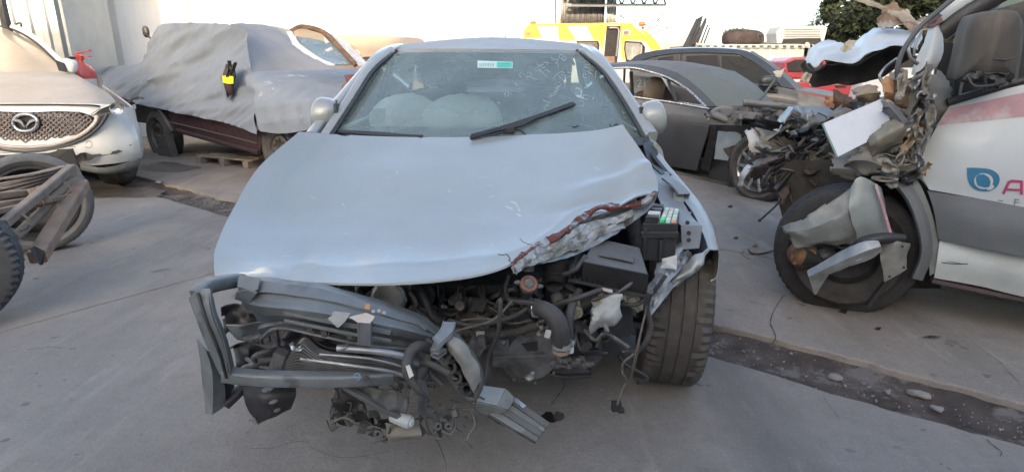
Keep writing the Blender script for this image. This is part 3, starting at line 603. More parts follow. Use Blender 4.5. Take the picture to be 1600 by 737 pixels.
# fuse box
fb = M(); a = PP([(1004, 350, 1.86), (1058, 350, 1.86), (1062, 330, 2.02), (1020, 324, 2.04)]); fb.add(a + [p + Vector((0, 0, -.125)) for p in a], [(0, 1, 2, 3), (7, 6, 5, 4), (0, 4, 5, 1), (1, 5, 6, 2), (2, 6, 7, 3), (3, 7, 4, 0)]); fb.bar([a[0] + Vector((-.004, -.004, -.035)), a[1] + Vector((.004, -.004, -.035))], .014, .022); fb.bar([a[0] + Vector((.01, -.006, -.01)), a[0] + Vector((.01, -.006, -.12))], .012, .012); fb.bar([a[0].lerp(a[1], .55) + Vector((0, -.006, -.05)), a[0].lerp(a[1], .55) + Vector((0, -.006, -.12))], .012, .02)
fo_ = part('fuse_box', fb, plas, car, 30, bevel=.003)
def q4(a, s, t): return a[0].lerp(a[1], s).lerp(a[3].lerp(a[2], s), t)
for i in range(3):
    for jn in range(4):
        s0, t0 = .48 + i * .17, .08 + jn * .23; m = M(); b_ = [q4(a, s0, t0), q4(a, s0 + .14, t0), q4(a, s0 + .14, t0 + .19), q4(a, s0, t0 + .19)]; up = Vector((0, 0, .010)); m.add([p for p in b_] + [p + up for p in b_], [(0, 1, 2, 3), (4, 5, 6, 7), (0, 1, 5, 4), (1, 2, 6, 5), (2, 3, 7, 6), (3, 0, 4, 7)])
        part('fuse', m, green_p if (i == 0 and jn == 0) else [peach_p, mint_p][(i + jn) % 2], fo_, 30)
for jn in range(4):
    t0 = .06 + jn * .24; m = M(); b_ = [q4(a, .05, t0), q4(a, .42, t0), q4(a, .42, t0 + .15), q4(a, .05, t0 + .15)]; up = Vector((0, 0, .02)); m.add([p for p in b_] + [p + up for p in b_], [(0, 1, 2, 3), (4, 5, 6, 7), (0, 1, 5, 4), (1, 2, 6, 5), (2, 3, 7, 6), (3, 0, 4, 7)]); part('relay', m, [plas, white_p, plas, plas][jn], fo_, 30)
# air box
ab = M(); T = PP([(911, 408, 1.64), (1013, 428, 1.62), (1000, 386, 1.84), (950, 375, 1.88), (926, 378, 1.84)]); Bt = PP([(908, 438, 1.66), (1011, 461, 1.64)]); B2 = [T[2] + Vector((0, 0, -.14)), T[3] + Vector((0, 0, -.14)), T[4] + Vector((0, 0, -.13))]
ab.add(T + Bt + B2, [(0, 1, 2, 3, 4), (0, 5, 6, 1), (1, 6, 7, 2), (2, 7, 8, 3), (3, 8, 9, 4), (4, 9, 5, 0), (5, 9, 8, 7, 6)])
ao = part('air_filter_box', ab, plasg, car, 25, bevel=.006)
m = M(); m.plate([p + Vector((0, -.003, 0)) for p in (T[0], T[1], Bt[1], Bt[0])], .004); part('air_box_front', m, plas, ao, 0, bevel=.002)
m = M(); m.bar(PP([(888, 437, 1.66), (911, 441, 1.65), (1011, 463, 1.63)]), .02, .008)
for k in range(16): u = 890 + k * 8; p = W(u, 438 + k * 1.7, 1.645); m.box(p + Vector((0, 0, .008)), (.003, .006, .022))
part('air_box_rib_edge', m, plas, ao, 30)
m = M(); m.sheet([PP([(935, 400, 1.70), (965, 405, 1.69), (990, 411, 1.68)]), PP([(940, 392, 1.76), (965, 397, 1.75), (990, 402, 1.74)])], 3, .006); m.v = [p + Vector((0, 0, .005)) for p in m.v]; part('air_box_lid_panel', m, plasg, ao, 30, bevel=.002)
m = M(); m.patch(W(938, 448, 1.63), W(957, 452, 1.63), W(957, 457, 1.63), W(938, 453, 1.63), th=.002, amp=.002); part('paper_tag', m, white_p, ao)
# intake bellows
P0, P1 = W(868, 404, 1.72), W(866, 446, 1.66); pr = []
n_ = 7
for k in range(n_ * 4 + 1): t = k / (n_ * 4); pr.append((.040 + .007 * math.cos(k * math.pi / 2) - .012 * t, (P1 - P0).length * t))
m = M(); m.lathe(pr, P0, P1 - P0, 28); part('intake_bellows', m, rubber, car, 70)
m = M(); m.tube([P1, W(866, 460, 1.68), W(862, 475, 1.75), W(860, 490, 1.85)], .026, 12); m.tube(PP([(888, 430, 1.7), (896, 410, 1.78), (905, 392, 1.85)]), .024, 10); part('intake_duct', m, plas, car, 60)

m = M(); m.sheet([[Vector((CX + a, y, z)) for a in (-w2, 0, w2)] for y, z, w2 in ((1.75, .40, .42), (2.3, .24, .45), (2.9, .22, .5), (3.2, .2, .74), (4.4, .2, .76))], 4, .01); part('light_block_undertray', m, plas, car, 40)  # black sheet added to block light and darken the ground under the nose
# engine and everything hanging out of the nose
m = M()
for k in range(9): u = 560 + k * 32; m.bar(PP([(u, 452, 1.72), (u + 2, 470, 1.66), (u, 486, 1.68)]), .02, .03, sub=3)
m.bar(PP([(545, 486, 1.69), (830, 484, 1.69)]), .03, .03); m.box(W(690, 462, 1.78), (.62, .12, .12)); part('intake_manifold', m, plas, car, 50, bevel=.003)
m = M(); m.box(W(690, 505, 1.9), (.70, .34, .26)); m.box(W(660, 498, 1.72), (.42, .05, .05)); m.box(W(740, 505, 1.70), (.10, .06, .10)); m.box(W(700, 530, 1.72), (.3, .06, .04))
for k in range(12): m.lathe([(0, -.01), (.011, -.01), (.011, .012), (0, .012)], W(600 + k * 17, 500 + 16 * math.sin(k * 2.1), 1.68), (0, -1, 0), 6)
for k in range(6): m.bar(PP([(610 + k * 28, 495, 1.695), (612 + k * 28, 530, 1.70)]), .008, .016)
part('engine_block', m, MATS['oily_dark_metal'], car, 30, bevel=.004)
m = M(); c_ = W(812, 522, 1.84); m.lathe([(0, -.18), (.085, -.17), (.105, -.13), (.115, -.02), (.128, 0), (.128, .02), (.12, .16)], c_, (-.25, 1, -.05), 26)
for k in range(9): a = k * .7; m.bar([c_ + Vector((math.cos(a) * .10 + .03, -.15, math.sin(a) * .10)), c_ + Vector((math.cos(a) * .118, .02, math.sin(a) * .118))], .008, .012)
m.box(W(792, 560, 1.70), (.09, .06, .03)); m.box(W(783, 545, 1.68), (.05, .05, .09)); m.bar(PP([(772, 556, 1.66), (850, 552, 1.68)]), .03, .014); m.bar(PP([(848, 498, 1.7), (848, 560, 1.7)]), .014, .03); part('gearbox', m, alud, car, 35, bevel=.003)
m = M(); c_ = W(612, 458, 1.62); m.lathe([(0, -.07), (.042, -.07), (.05, -.055), (.05, .05), (.042, .06), (0, .06)], c_, (0, -1, .1), 24)
for k in range(9): a = k * math.pi / 4.5; m.bar([c_ + Vector((math.cos(a) * .05, -.05, math.sin(a) * .05)), c_ + Vector((math.cos(a) * .05, .04, math.sin(a) * .05))], .006, .01)
m.box(c_ + Vector((0, -.03, .055)), (.05, .06, .02)); m.box(c_ + Vector((.02, -.075, -.05)), (.04, .03, .05)); part('alternator', m, alu, car, 35)
m = M(); c_ = W(660, 462, 1.62); m.lathe([(0, .01), (.012, .01), (.03, .014), (.038, .01), (.038, -.015), (0, -.015)], c_, (.1, 1, .1), 20); m.tube(PP([(645, 440, 1.62), (658, 458, 1.58), (672, 490, 1.56), (685, 503, 1.56)]), .012, 8); m.tube(PP([(640, 455, 1.6), (655, 480, 1.56), (668, 486, 1.55)]), .008, 8); part('idler_pulley', m, darkst, car, 40)
m = M(); t_ = PP([(856, 505, 1.80), (942, 500, 1.84), (940, 560, 1.80), (918, 583, 1.76), (860, 582, 1.72), (846, 566, 1.72)]); m.plate(t_, .22); m.bar(PP([(846, 548, 1.69), (940, 548, 1.76)]), .012, .012); m.bar(PP([(850, 580, 1.70), (880, 588, 1.70), (925, 586, 1.74)]), .02, .012, sub=3); m.bar(PP([(858, 510, 1.79), (848, 570, 1.70)]), .03, .02); part('gearbox_mount', m, plas, car, 30, bevel=.006)
m = M()
for k in range(9): p = W(862 + k * 7, 566 + 5 * math.sin(k * 1.9), 1.69); m.lathe([(0, -.008), (.009 + .004 * (k % 3), -.008), (.009, .01), (0, .012)], p, (math.sin(k), -1, .2), 6); m.box(p + Vector((.01, 0, .006)), (.018, .014, .012))
m.bar(PP([(862, 571, 1.69), (915, 570, 1.71)]), .012, .010); part('mount_bolt_cluster', m, alud, car, 30, kind='stuff')
# radiator cap and neck
m = M(); c_ = W(826, 444, 1.52); ax = Vector((.08, -.75, .66)); m.lathe([(0, .012), (.013, .013), (.015, .008), (.024, .007), (.026, 0), (.024, -.012), (.016, -.016), (.016, -.04)], c_, ax, 24); m.ball(c_ + Vector((-.030, 0, .006)), (.022, .012, .014)); m.ball(c_ + Vector((.030, 0, -.006)), (.022, .012, .014)); rc = part('radiator_cap', m, alud, car, 45)
m = M(); m.lathe([(.0150, .0115), (.0235, .0080)], c_, ax, 24); part('cap_decal', m, redr, rc, 45)
m = M(); m.bar([c_ + Vector((0, .02, .03)), c_ + Vector((.0, .03, .07))], .03, .012); part('cap_bracket', m, darkst, car, 45)
m = M(); m.tube([c_ + Vector((0, .02, -.02)), W(822, 465, 1.55), W(832, 478, 1.54)], .016, 10); part('filler_neck', m, darkst, car, 45)
m = M(); m.bar(PP([(795, 468, 1.54), (830, 472, 1.53), (858, 480, 1.53)]), .02, .014); part('hose_flange', m, darkst, car, 45)
# hoses
m = M(); m.tube(PP([(834, 480, 1.55), (852, 484, 1.50), (868, 497, 1.48), (875, 515, 1.48), (877, 540, 1.50)]), [.022, .024, .025, .025, .026], 16, sub=6); hz = part('radiator_hose', m, rubber, car, 70)
def clamp(c, ax, r, mat=bright, nm='hose_clamp', par=None):
    m = M(); m.lathe([(r, -.008), (r + .003, -.008), (r + .003, .008), (r, .008)], c, ax, 22); m.box(Vector(c) + Vector((r * .3, -r - .004, 0)), (.012, .008, .014)); return part(nm, m, mat, par or car, 40)
clamp(W(877, 536, 1.50), (0, .1, -1), .0265, par=hz); clamp(W(838, 481, 1.54), (1, -.3, 0), .024, par=hz)
m = M(); m.lathe([(.018, 0), (.025, 0), (.025, .012), (.018, .012), (.018, 0)], W(877, 543, 1.5), (0, .1, -1), 20); part('hose_mouth', m, mk('coolant_residue', (.22, .16, .13), .7, 0, .3), hz, 50)
m = M(); m.tube(PP([(905, 455, 1.66), (893, 480, 1.58), (889, 505, 1.55), (891, 535, 1.55)]), .0125, 12); h2 = part('thin_hose', m, rubber, car, 70); clamp(W(891, 530, 1.55), (0, .1, -1), .0135, par=h2)
m = M(); m.lathe([(0, -.001), (.011, 0), (.011, .02), (0, .021)], W(891, 540, 1.55), (0, .1, -1), 14); part('white_hose_plug', m, white_p, h2, 50)
m = M(); m.tube(PP([(960, 450, 1.75), (920, 470, 1.68), (890, 488, 1.66), (870, 510, 1.7)]), .017, 12); part('heater_hose', m, rubber, car, 70)
m = M(); m.patch(W(853, 514, 1.56), W(862, 516, 1.56), W(858, 529, 1.55), (W(850, 526, 1.55)), th=.002); part('white_tag', m, white_p, car)
m = M(); m.tube(PP([(700, 512, 1.60), (740, 522, 1.57), (790, 522, 1.57), (840, 508, 1.60)]), .0105, 10)
P, _ = crv(PP([(722, 520, 1.57), (760, 524, 1.56), (800, 520, 1.57), (838, 508, 1.6)]), 14)
for k in range(0, len(P) - 1, 1): m.lathe([(.0105, -.002), (.0135, 0), (.0105, .002)], P[k], P[min(k + 1, len(P) - 1)] - P[max(k - 1, 0)], 10)
m.tube(PP([(690, 518, 1.62), (720, 528, 1.58), (770, 530, 1.6)]), .008, 8); part('corrugated_harness', m, cable, car, 60)
m = M(); m.patch(W(744, 517, 1.545), W(757, 517, 1.545), W(757, 524, 1.545), W(744, 524, 1.545), th=.003); part('harness_tape', m, mk('cream_tape', (.42, .40, .32), .7), car)
m = M(); m.box(W(744, 540, 1.52), (.045, .03, .04), Matrix.Rotation(.5, 3, 'Y')); m.box(W(752, 532, 1.51), (.02, .03, .025)); m.bar(PP([(738, 552, 1.52), (748, 536, 1.51)]), .02, .01); part('connector_block', m, alud, car, 30, bevel=.002)
m = M(); m.ball(W(827, 589, 1.62), (.03, .03, .022), 8, 6); m.bar(PP([(827, 590, 1.62), (833, 580, 1.63)]), .01, .008); part('hanging_bolt', m, alu, car, 30)
# crumpled pale plastic bracket by the wheel
m = M(); m.sheet([PP([(915, 490, 1.60), (934, 474, 1.58), (952, 463, 1.57), (972, 460, 1.57)]), PP([(920, 508, 1.57), (940, 496, 1.54), (958, 486, 1.54), (972, 480, 1.55)]), PP([(922, 528, 1.60), (944, 518, 1.58), (962, 508, 1.57), (970, 494, 1.58)])], 6, .003, .010, 14, 6, fold=.014, edge=.003, tear=.1); part('mudguard_bracket', m, mk('pale_grey_plastic', (.34, .36, .36), .55, .1, .15, 12, .4, (.30, .30, .28)), car, 35)
m = M(); m.sheet([PP([(925, 472, 1.66), (945, 456, 1.66), (975, 452, 1.68)]), PP([(932, 488, 1.62), (955, 474, 1.62), (985, 466, 1.66)])], 5, .003, .014, 18, 2, fold=.02); m.sheet([PP([(975, 450, 1.66), (1005, 470, 1.68)]), PP([(972, 470, 1.64), (1000, 490, 1.68)])], 5, .003, .012, 22, 4, fold=.02); part('torn_beige_bracket', m, mk('beige_sheet', (.27, .26, .21), .6, .2, .3, 14, .3), car, 35)
m = M(); m.box(W(897, 478, 1.62), (.03, .05, .06)); m.lathe([(0, -.01), (.02, -.01), (.02, .02), (0, .02)], W(900, 485, 1.6), (0, -1, 0), 8); part('solenoid', m, mk('olive_metal', (.19, .18, .11), .6, .3), car, 30, bevel=.003)
# wheels of the sedan
def tyre(m, c, ax, r, w_, rim, seg=110, lug=.006, groove=4, flat=0., squash=None):
    sb = w_ / 2; pr = [(rim, -sb * .62), (rim + .012, -sb * .80), (rim + (r - rim) * .45, -sb * 1.04), (r - .028, -sb * 1.0), (r - .010, -sb * .90)]
    ng = groove
    for k in range(ng + 1):
        x0 = -sb * .80 + (1.6 * sb) * k / (ng + 1); x1 = -sb * .80 + (1.6 * sb) * (k + 1) / (ng + 1); q = .0045
        pr += [(r - .001, x0 + q), (r, (x0 + x1) / 2), (r - .001, x1 - q)]
        if k < ng: pr += [(r - .009, x1 - q * .5), (r - .009, x1 + q * .5)]
    pr += [(r - .010, sb * .90), (r - .028, sb * 1.0), (rim + (r - rim) * .45, sb * 1.04), (rim + .012, sb * .80), (rim, sb * .62)]
    a = len(m.v); m.lathe(pr, c, ax, seg); k = len(pr); A = Vector(ax).normalized(); c = Vector(c)
    for i in range(seg):
        for jn in range(k):
            idx = a + i * k + jn; rr = pr[jn][0]
            if lug and abs(pr[jn][1]) > sb * .5 and rr > r - .03 and i % 2: p = m.v[idx] - c; h = A * p.dot(A); m.v[idx] = c + h + (p - h) * (1 - lug / r)
            elif lug and rr > r - .002 and (i + jn) % 3 == 0: p = m.v[idx] - c; h = A * p.dot(A); m.v[idx] = c + h + (p - h) * (1 - lug * .6 / r)
    if flat:
        for idx in range(a, len(m.v)):
            p = m.v[idx]
            if p.z < flat: d = flat - p.z; h = (p - c).dot(A); m.v[idx] = Vector((p.x, p.y, flat - d * .03)) + A * (h * d * 2.2)
def rimdisc(m, c, ax, rim, w_, holes=10, off=.3, hub=.05, dish=.03):
    A = Vector(ax).normalized(); o = Vector(c) + A * (w_ * off)
    m.lathe([(rim + .004, -w_ * .4 - w_ * off + 0), (rim - .004, -w_ * .42 - w_ * off), (rim * .88, -w_ * .3 - w_ * off), (rim * .86, 0), (rim * .96, w_ * .45 - w_ * off), (rim + .006, w_ * .45 - w_ * off)], o, A, 40)
    m.lathe([(rim * .87, -.004), (rim * .80, .012), (rim * .62, .018), (rim * .45, -dish * .3), (hub * 1.5, -dish), (hub, -dish + .012), (0, -dish + .014), (0, -dish), (hub * 1.3, -dish - .012), (rim * .6, 0), (rim * .87, -.018)], o, A, 40)
def holes_on(par, c, ax, rad, rr, n, off, mat=darkcrack, nm='wheel_hole'):
    A = Vector(ax).normalized(); x = Vector((0, 0, 1)).cross(A).normalized(); y = A.cross(x); m = M()
    for k in range(n): a = 2 * math.pi * k / n + .2; o = Vector(c) + A * off + (x * math.cos(a) + y * math.sin(a)) * rad; m.lathe([(0, 0), (rr, 0), (rr, -.004), (0, -.004)], o, A, 12)
    part(nm, m, mat, par, 30)
def wheel(name, par, c, ax, r, w_, rim, tm, rm, holes=9, lug=.006, groove=4, flat=0., lab=None, **kw):
    m = M(); c = Vector(c); tyre(m, c, ax, r, w_, rim, lug=lug, groove=groove, flat=flat); t_ = part(name, m, tm, par, 32, label=lab)
    m = M(); rimdisc(m, c, ax, rim, w_, **kw); part('rim', m, rm, t_, 40)
    if holes: holes_on(t_, c, ax, rim * .62, rim * .10, holes, w_ * kw.get('off', .3) + .019)
    return t_
rimm = mk('dirty_steel_rim', (.12, .12, .12), .5, .5, .3, 14, .5)
rimd = mk('dark_steel_rim', (.045, .045, .045), .6, .4, .3, 14, .4, (.13, .12, .11))
wc = G(1062, 592); wc = Vector((.665, 2.27, .315))
wheel('front_wheel', car, wc, (-1, .17, .05), .318, .235, .19, tyrem, rimd, 0, lug=.010, groove=3)
wheel('front_wheel', car, (-.93, 2.34, .315), (1, 0, 0), .315, .195, .19, tyrem, rimd, 0)
for s in (-1, 1): wheel('rear_wheel', car, (CX + s * .76, 4.95, .315), (s, 0, 0), .315, .195, .19, tyrem, rimm, 8)
m = M(); m.lathe([(0, -.02), (.05, -.02), (.12, -.01), (.13, 0), (.13, .02), (0, .02)], wc + Vector((-.09, 0, 0)), (-1, .1, 0), 30); m.bar([wc + Vector((-.1, 0, 0)), wc + Vector((-.5, .05, .05))], .04, .04); m.bar([wc + Vector((-.12, 0, -.08)), wc + Vector((-.55, .12, -.06))], .06, .03); m.tube([wc + Vector((-.12, 0, .1)), wc + Vector((-.2, .02, .45))], .03, 12); part('brake_hub', m, alud, car, 40)
m = M(); m.box((CX, 2.35, .42), (.95, .5, .12)); m.bar([Vector((CX - .5, 1.6, .45)), Vector((CX - .5, 2.6, .42))], .09, .12); m.bar([Vector((CX + .48, 1.72, .50)), Vector((CX + .48, 2.6, .45))], .09, .12); m.box((CX, 2.1, .28), (.8, .25, .06)); m.box((CX - .60, 2.3, .66), (.03, .6, .3)); m.box((CX + .66, 2.5, .62), (.03, .4, .4)); part('subframe', m, darkst, car, 30, bevel=.006)
# bumper beam
m = M()
bt_ = PP([(372, 441, 1.42), (410, 440, 1.38), (458, 446, 1.36), (508, 454, 1.35), (577, 474, 1.36), (646, 497, 1.38), (682, 522, 1.41)])
bm_ = PP([(380, 470, 1.36), (412, 478, 1.32), (458, 482, 1.30), (508, 489, 1.29), (577, 503, 1.31), (640, 516, 1.34), (680, 528, 1.40)])
bb_ = PP([(408, 520, 1.40), (430, 512, 1.37), (462, 508, 1.35), (508, 519, 1.34), (567, 532, 1.35), (625, 541, 1.37), (668, 544, 1.41)])
L2 = lambda A, B, t, y=0, z=0: [a.lerp(b, t) + Vector((0, y, z)) for a, b in zip(A, B)]
m.sheet([[p + Vector((0, .05, -.01)) for p in bt_], bt_, L2(bt_, bm_, .42, -.004), L2(bt_, bm_, .50, .012), L2(bt_, bm_, .90, .008), bm_, L2(bm_, bb_, .30, -.004), L2(bm_, bb_, .38, .016), L2(bm_, bb_, .78, .014), L2(bm_, bb_, .86, -.002), bb_, [p + Vector((0, .045, .004)) for p in bb_]], 4, .004, .004, 9, 3, flat=True); beam = part('bumper_beam', m, steel, car, 28)
m = M(); P = PP([(443, 487, 1.305), (508, 500, 1.295), (560, 510, 1.30), (610, 519, 1.32)]); m.bar(P, .006, .012, sub=4); m.bar([p + Vector((0, 0, -.022)) for p in P], .006, .008, sub=4); part('beam_rib', m, steel, beam, 40)
m = M(); P = PP([(414, 526, 1.39), (440, 509, 1.35), (500, 520, 1.325), (565, 534, 1.335), (660, 545, 1.385), (695, 553, 1.42)]); m.bar(P, .03, .006, sub=5); part('beam_lower_lip', m, galv, beam, 40)
m = M()
for u, v, Y in ((388, 463, 1.375), (383, 441, 1.40), (508, 520, 1.32), (548, 524, 1.32), (575, 503, 1.30), (486, 513, 1.32), (668, 536, 1.39)): m.lathe([(0, .006), (.006, .006), (.007, 0), (.011, 0), (.011, -.003)], W(u, v, Y - .01), (0, -1, .3), 10)
part('beam_bolt', m, darkst, beam, 30, kind='stuff')
m = M(); m.plate(PP([(372, 432, 1.39), (380, 429, 1.39), (407, 434, 1.37), (402, 452, 1.34), (395, 455, 1.34), (370, 448, 1.36)]), .004); m.plate(PP([(368, 456, 1.36), (385, 452, 1.34), (402, 457, 1.33), (390, 474, 1.34), (366, 468, 1.36)]), .004); part('mounting_tab', m, steel, beam, 30, bevel=.002)
m = M(); m.plate(PP([(570, 474, 1.33), (578, 475, 1.33), (578, 483, 1.325), (570, 482, 1.325)]), .003); part('orange_rust_clip', m, rustl, beam, 30)
m = M(); m.plate(PP([(512, 498, 1.29), (522, 486, 1.29), (548, 489, 1.28), (538, 503, 1.27), (528, 512, 1.28)]), .003); m.plate(PP([(545, 495, 1.28), (572, 488, 1.28), (586, 494, 1.28), (578, 506, 1.27), (560, 504, 1.27)]), .003); m.uchan(PP([(571, 502, 1.27), (571, 536, 1.28)]), .028, .015, .002, up=(0, -1, 0)); part('beam_bracket', m, galv, beam, 30)
m = M()
for u, v in ((583, 486), (592, 485), (600, 488)): m.lathe([(.002, 0), (.0035, 0), (.0035, -.002), (.002, -.002), (.002, 0)], W(u, v, 1.318), (0, -1, .4), 10)
part('stamped_mark', m, white_p, beam, 30, kind='stuff')
# front frame hoop: upper arm, left post, lower tube, outer post
m = M(); m.bar(PP([(376, 437, 1.46), (350, 441, 1.40), (322, 448, 1.34), (308, 462, 1.30)]), .035, .035, sub=4); fr = part('frame_upper_arm', m, steel, car, 50, bevel=.003)
m = M(); m.sheet([PP([(294, 466, 1.29), (310, 510, 1.27), (324, 545, 1.26), (346, 588, 1.26)]), PP([(308, 452, 1.27), (322, 500, 1.24), (340, 545, 1.23), (352, 592, 1.24)]), PP([(328, 450, 1.26), (334, 490, 1.22), (350, 535, 1.21), (360, 582, 1.22)]), PP([(331, 450, 1.32), (340, 490, 1.29), (356, 530, 1.28), (368, 576, 1.28)])], 5, .005, .003, 10, flat=True); part('frame_post', m, steel, car, 30)
m = M(); m.bar([W(308, 458, 1.262), W(322, 500, 1.235), W(341, 546, 1.222), W(354, 590, 1.232)], .006, .006, sub=4); part('frame_post_seam', m, darkst, car, 45)
m = M(); m.sheet([PP([(308, 530, 1.36), (314, 580, 1.36), (320, 646, 1.38)]), PP([(322, 545, 1.33), (332, 590, 1.33), (332, 648, 1.35)]), PP([(335, 560, 1.36), (350, 600, 1.36), (352, 632, 1.38)])], 5, .004, .004, 12, flat=True); part('outer_post', m, steel, car, 45)
m = M(); m.sheet([PP([(330, 560, 1.38), (344, 590, 1.37), (352, 630, 1.38)]), PP([(350, 575, 1.42), (362, 590, 1.41), (366, 604, 1.40)])], 4, .004); m.bar(PP([(352, 632, 1.38), (372, 612, 1.40), (392, 598, 1.44)]), .03, .02); part('frame_gusset', m, darkst, car, 45)
m = M(); m.bar(PP([(350, 584, 1.25), (400, 590, 1.25), (470, 592, 1.26), (540, 592, 1.28), (615, 588, 1.31)]), .035, .032, sub=4); lt_ = part('frame_lower_tube', m, steel, car, 50, bevel=.004)
m = M(); m.lathe([(0, .003), (.007, .003), (.007, 0)], W(572, 590, 1.275), (0, -1, .2), 12); part('tube_hole', m, darkcrack, lt_); m = M(); m.lathe([(.006, .001), (.010, .001), (.010, 0)], W(558, 588, 1.272), (0, -1, .2), 12); part('blue_paint_mark', m, mk('blue_mark', (.10, .2, .3), .6), lt_)
hp = M(); hp.sheet([PP([(382, 600, 1.40), (420, 602, 1.38), (462, 602, 1.40)]), PP([(384, 622, 1.38), (420, 622, 1.35), (462, 618, 1.38)]), PP([(404, 660, 1.40), (425, 650, 1.37), (452, 634, 1.40)])], 5, .005, .006, 14, 2); hpo = part('holed_plate', hp, darkst, car, 40); hb2 = hp.bvh()
m = M()
for (u, v, a, b_) in ((419, 607, 10, 4.5), (427, 627, 7, 3), (433, 640, 6, 3)):
    vs = []
    for k in range(18):
        t = 2 * math.pi * k / 18; r = ray(u + a * math.cos(t), v + b_ * math.sin(t) - .3 * a * math.cos(t)).normalized(); h = hb2.ray_cast(CAM, r)[0]; vs.append((h or W(u, v, 1.36)) - r * .002)
    m.add(vs, [tuple(range(18))])
part('punched_hole', m, mk('pale_concrete_seen_through', (.19, .19, .195), .85), hpo, 0)
m = M(); m.plate(PP([(386, 655, 1.38), (398, 652, 1.38), (404, 664, 1.38), (396, 660, 1.38)]), .003); part('torn_tab', m, galv, hpo, 30)
# dark plastic scraps between post and beam
def scrap(par, nm, c, pts, Y, mat, amp=.015, th=.003, seed=0, fold=.015, sub=5):
    m = M(); n = len(pts) // 2; a = [W(u, v, Y + dy) for u, v, dy in pts[:n]]; b_ = [W(u, v, Y + dy) for u, v, dy in pts[n:]]; m.sheet([a, [x.lerp(y, .5) for x, y in zip(a, b_)], b_], sub + 1, th, amp, 13, seed, fold=fold, edge=.003, tear=.12); return part(nm, m, mat, par, 35)
scrap(car, 'plastic_shroud', 0, [(340, 478, 0), (365, 470, .03), (400, 480, .05), (345, 520, 0), (375, 515, .02), (412, 500, .03)], 1.50, plas, .02, seed=4)
scrap(car, 'plastic_shroud', 0, [(352, 508, 0), (385, 505, .0), (416, 500, .0), (370, 532, 0), (395, 533, .0), (418, 526, .0)], 1.40, steel, .012, seed=14)
scrap(car, 'plastic_shroud', 0, [(358, 540, 0), (400, 528, .05), (440, 530, .05), (362, 578, 0), (400, 580, .02), (450, 580, .03)], 1.47, plas, .02, seed=6)
scrap(car, 'plastic_shroud', 0, [(395, 455, 0), (420, 470, .05), (440, 480, .05), (385, 500, 0), (410, 510, .02), (430, 500, .03)], 1.47, darkst, .02, seed=16)
scrap(car, 'plastic_shroud', 0, [(440, 515, 0), (480, 520, .0), (520, 530, .0), (440, 540, 0), (480, 545, .0), (530, 560, .0)], 1.46, plas, .02, seed=26)
m = M(); m.tube(PP([(404, 570, 1.40), (396, 560, 1.38), (402, 553, 1.37), (420, 548, 1.38), (432, 544, 1.40)]), .006, 8); m.tube(PP([(380, 575, 1.42), (420, 562, 1.38), (460, 566, 1.38)]), .008, 8); m.tube(PP([(385, 560, 1.44), (410, 572, 1.40), (450, 578, 1.40)]), .006, 8); part('coolant_pipe', m, alud, car, 50)
# crumpled radiator: folded fins
fins = M(); N_ = 13
top = PP([(452, 552, 1.34), (470, 536, 1.31), (500, 556, 1.30), (560, 565, 1.30), (620, 568, 1.33), (655, 582, 1.36)]); bot = PP([(446, 582, 1.36), (475, 584, 1.33), (520, 586, 1.34), (575, 585, 1.35), (620, 586, 1.37), (656, 590, 1.38)])
for k in range(N_):
    t = k / (N_ - 1); row = [a.lerp(b_, t) + Vector((0, .02 * math.sin(t * 3.1) * -1, 0)) for a, b_ in zip(top, bot)]; fins.sheet([row, [p + Vector((0, .035, -.001)) for p in row]], 5, .0012, .002, 20, 1.0)
rad = part('radiator_core', fins, mk('radiator_aluminium', (.42, .42, .42), .4, .8, .3, 15, .35, bump=.1), car, 30)
m = M(); m.sheet([[p + Vector((0, .045, .004)) for p in top], [p + Vector((0, .045, -.004)) for p in bot]], 5, .003); part('radiator_backing', m, darkst, rad)
m = M(); m.tube([p + Vector((0, -.008, .012)) for p in PP([(530, 548, 1.30), (580, 552, 1.29), (630, 560, 1.31), (652, 572, 1.34)])], .009, 10); m.bar(PP([(528, 545, 1.29), (545, 540, 1.29)]), .02, .006); part('radiator_tube', m, galv, rad, 60)
m = M(); m.tube(PP([(470, 560, 1.305), (560, 572, 1.29), (620, 582, 1.31), (655, 600, 1.33)]), .006, 8); m.tube(PP([(500, 553, 1.295), (580, 560, 1.285), (640, 575, 1.31)]), .004, 8); part('radiator_edge_strip', m, galv, rad, 60)
m = M(); m.sheet([PP([(450, 535, 1.32), (462, 545, 1.30), (472, 537, 1.31)]), PP([(456, 540, 1.31), (464, 550, 1.29), (478, 545, 1.31)])], 4, .001, .02, 30, 3, fold=.02); part('torn_foil', m, bright, rad, 30)
m = M(); m.lathe([(0, -.03), (.02, -.03), (.022, .03), (0, .03)], W(440, 570, 1.35), (.6, .3, .5), 14); m.box(W(436, 562, 1.34), (.03, .03, .05), Matrix.Rotation(.4, 3, 'Y')); part('drier_bottle', m, alud, rad, 40)
fo2 = M()
for k in range(11):
    t = k / 10; y = 603 + 46 * t; z_ = [(642 - 6 * t, y + 3, 1.34), (650, y - 3 + 6 * t, 1.31), (660 + 4 * math.sin(t * 5), y - 2, 1.33), (668 - 10 * abs(t - .45), y + 3, 1.35)]
    P = PP(z_); fo2.sheet([P, [p + Vector((0, .03, 0)) for p in P]], 4, .001)
part('concertina_fins', fo2, mk('bright_fins', (.5, .5, .5), .4, .8, .2, 20, .15), rad, 40)
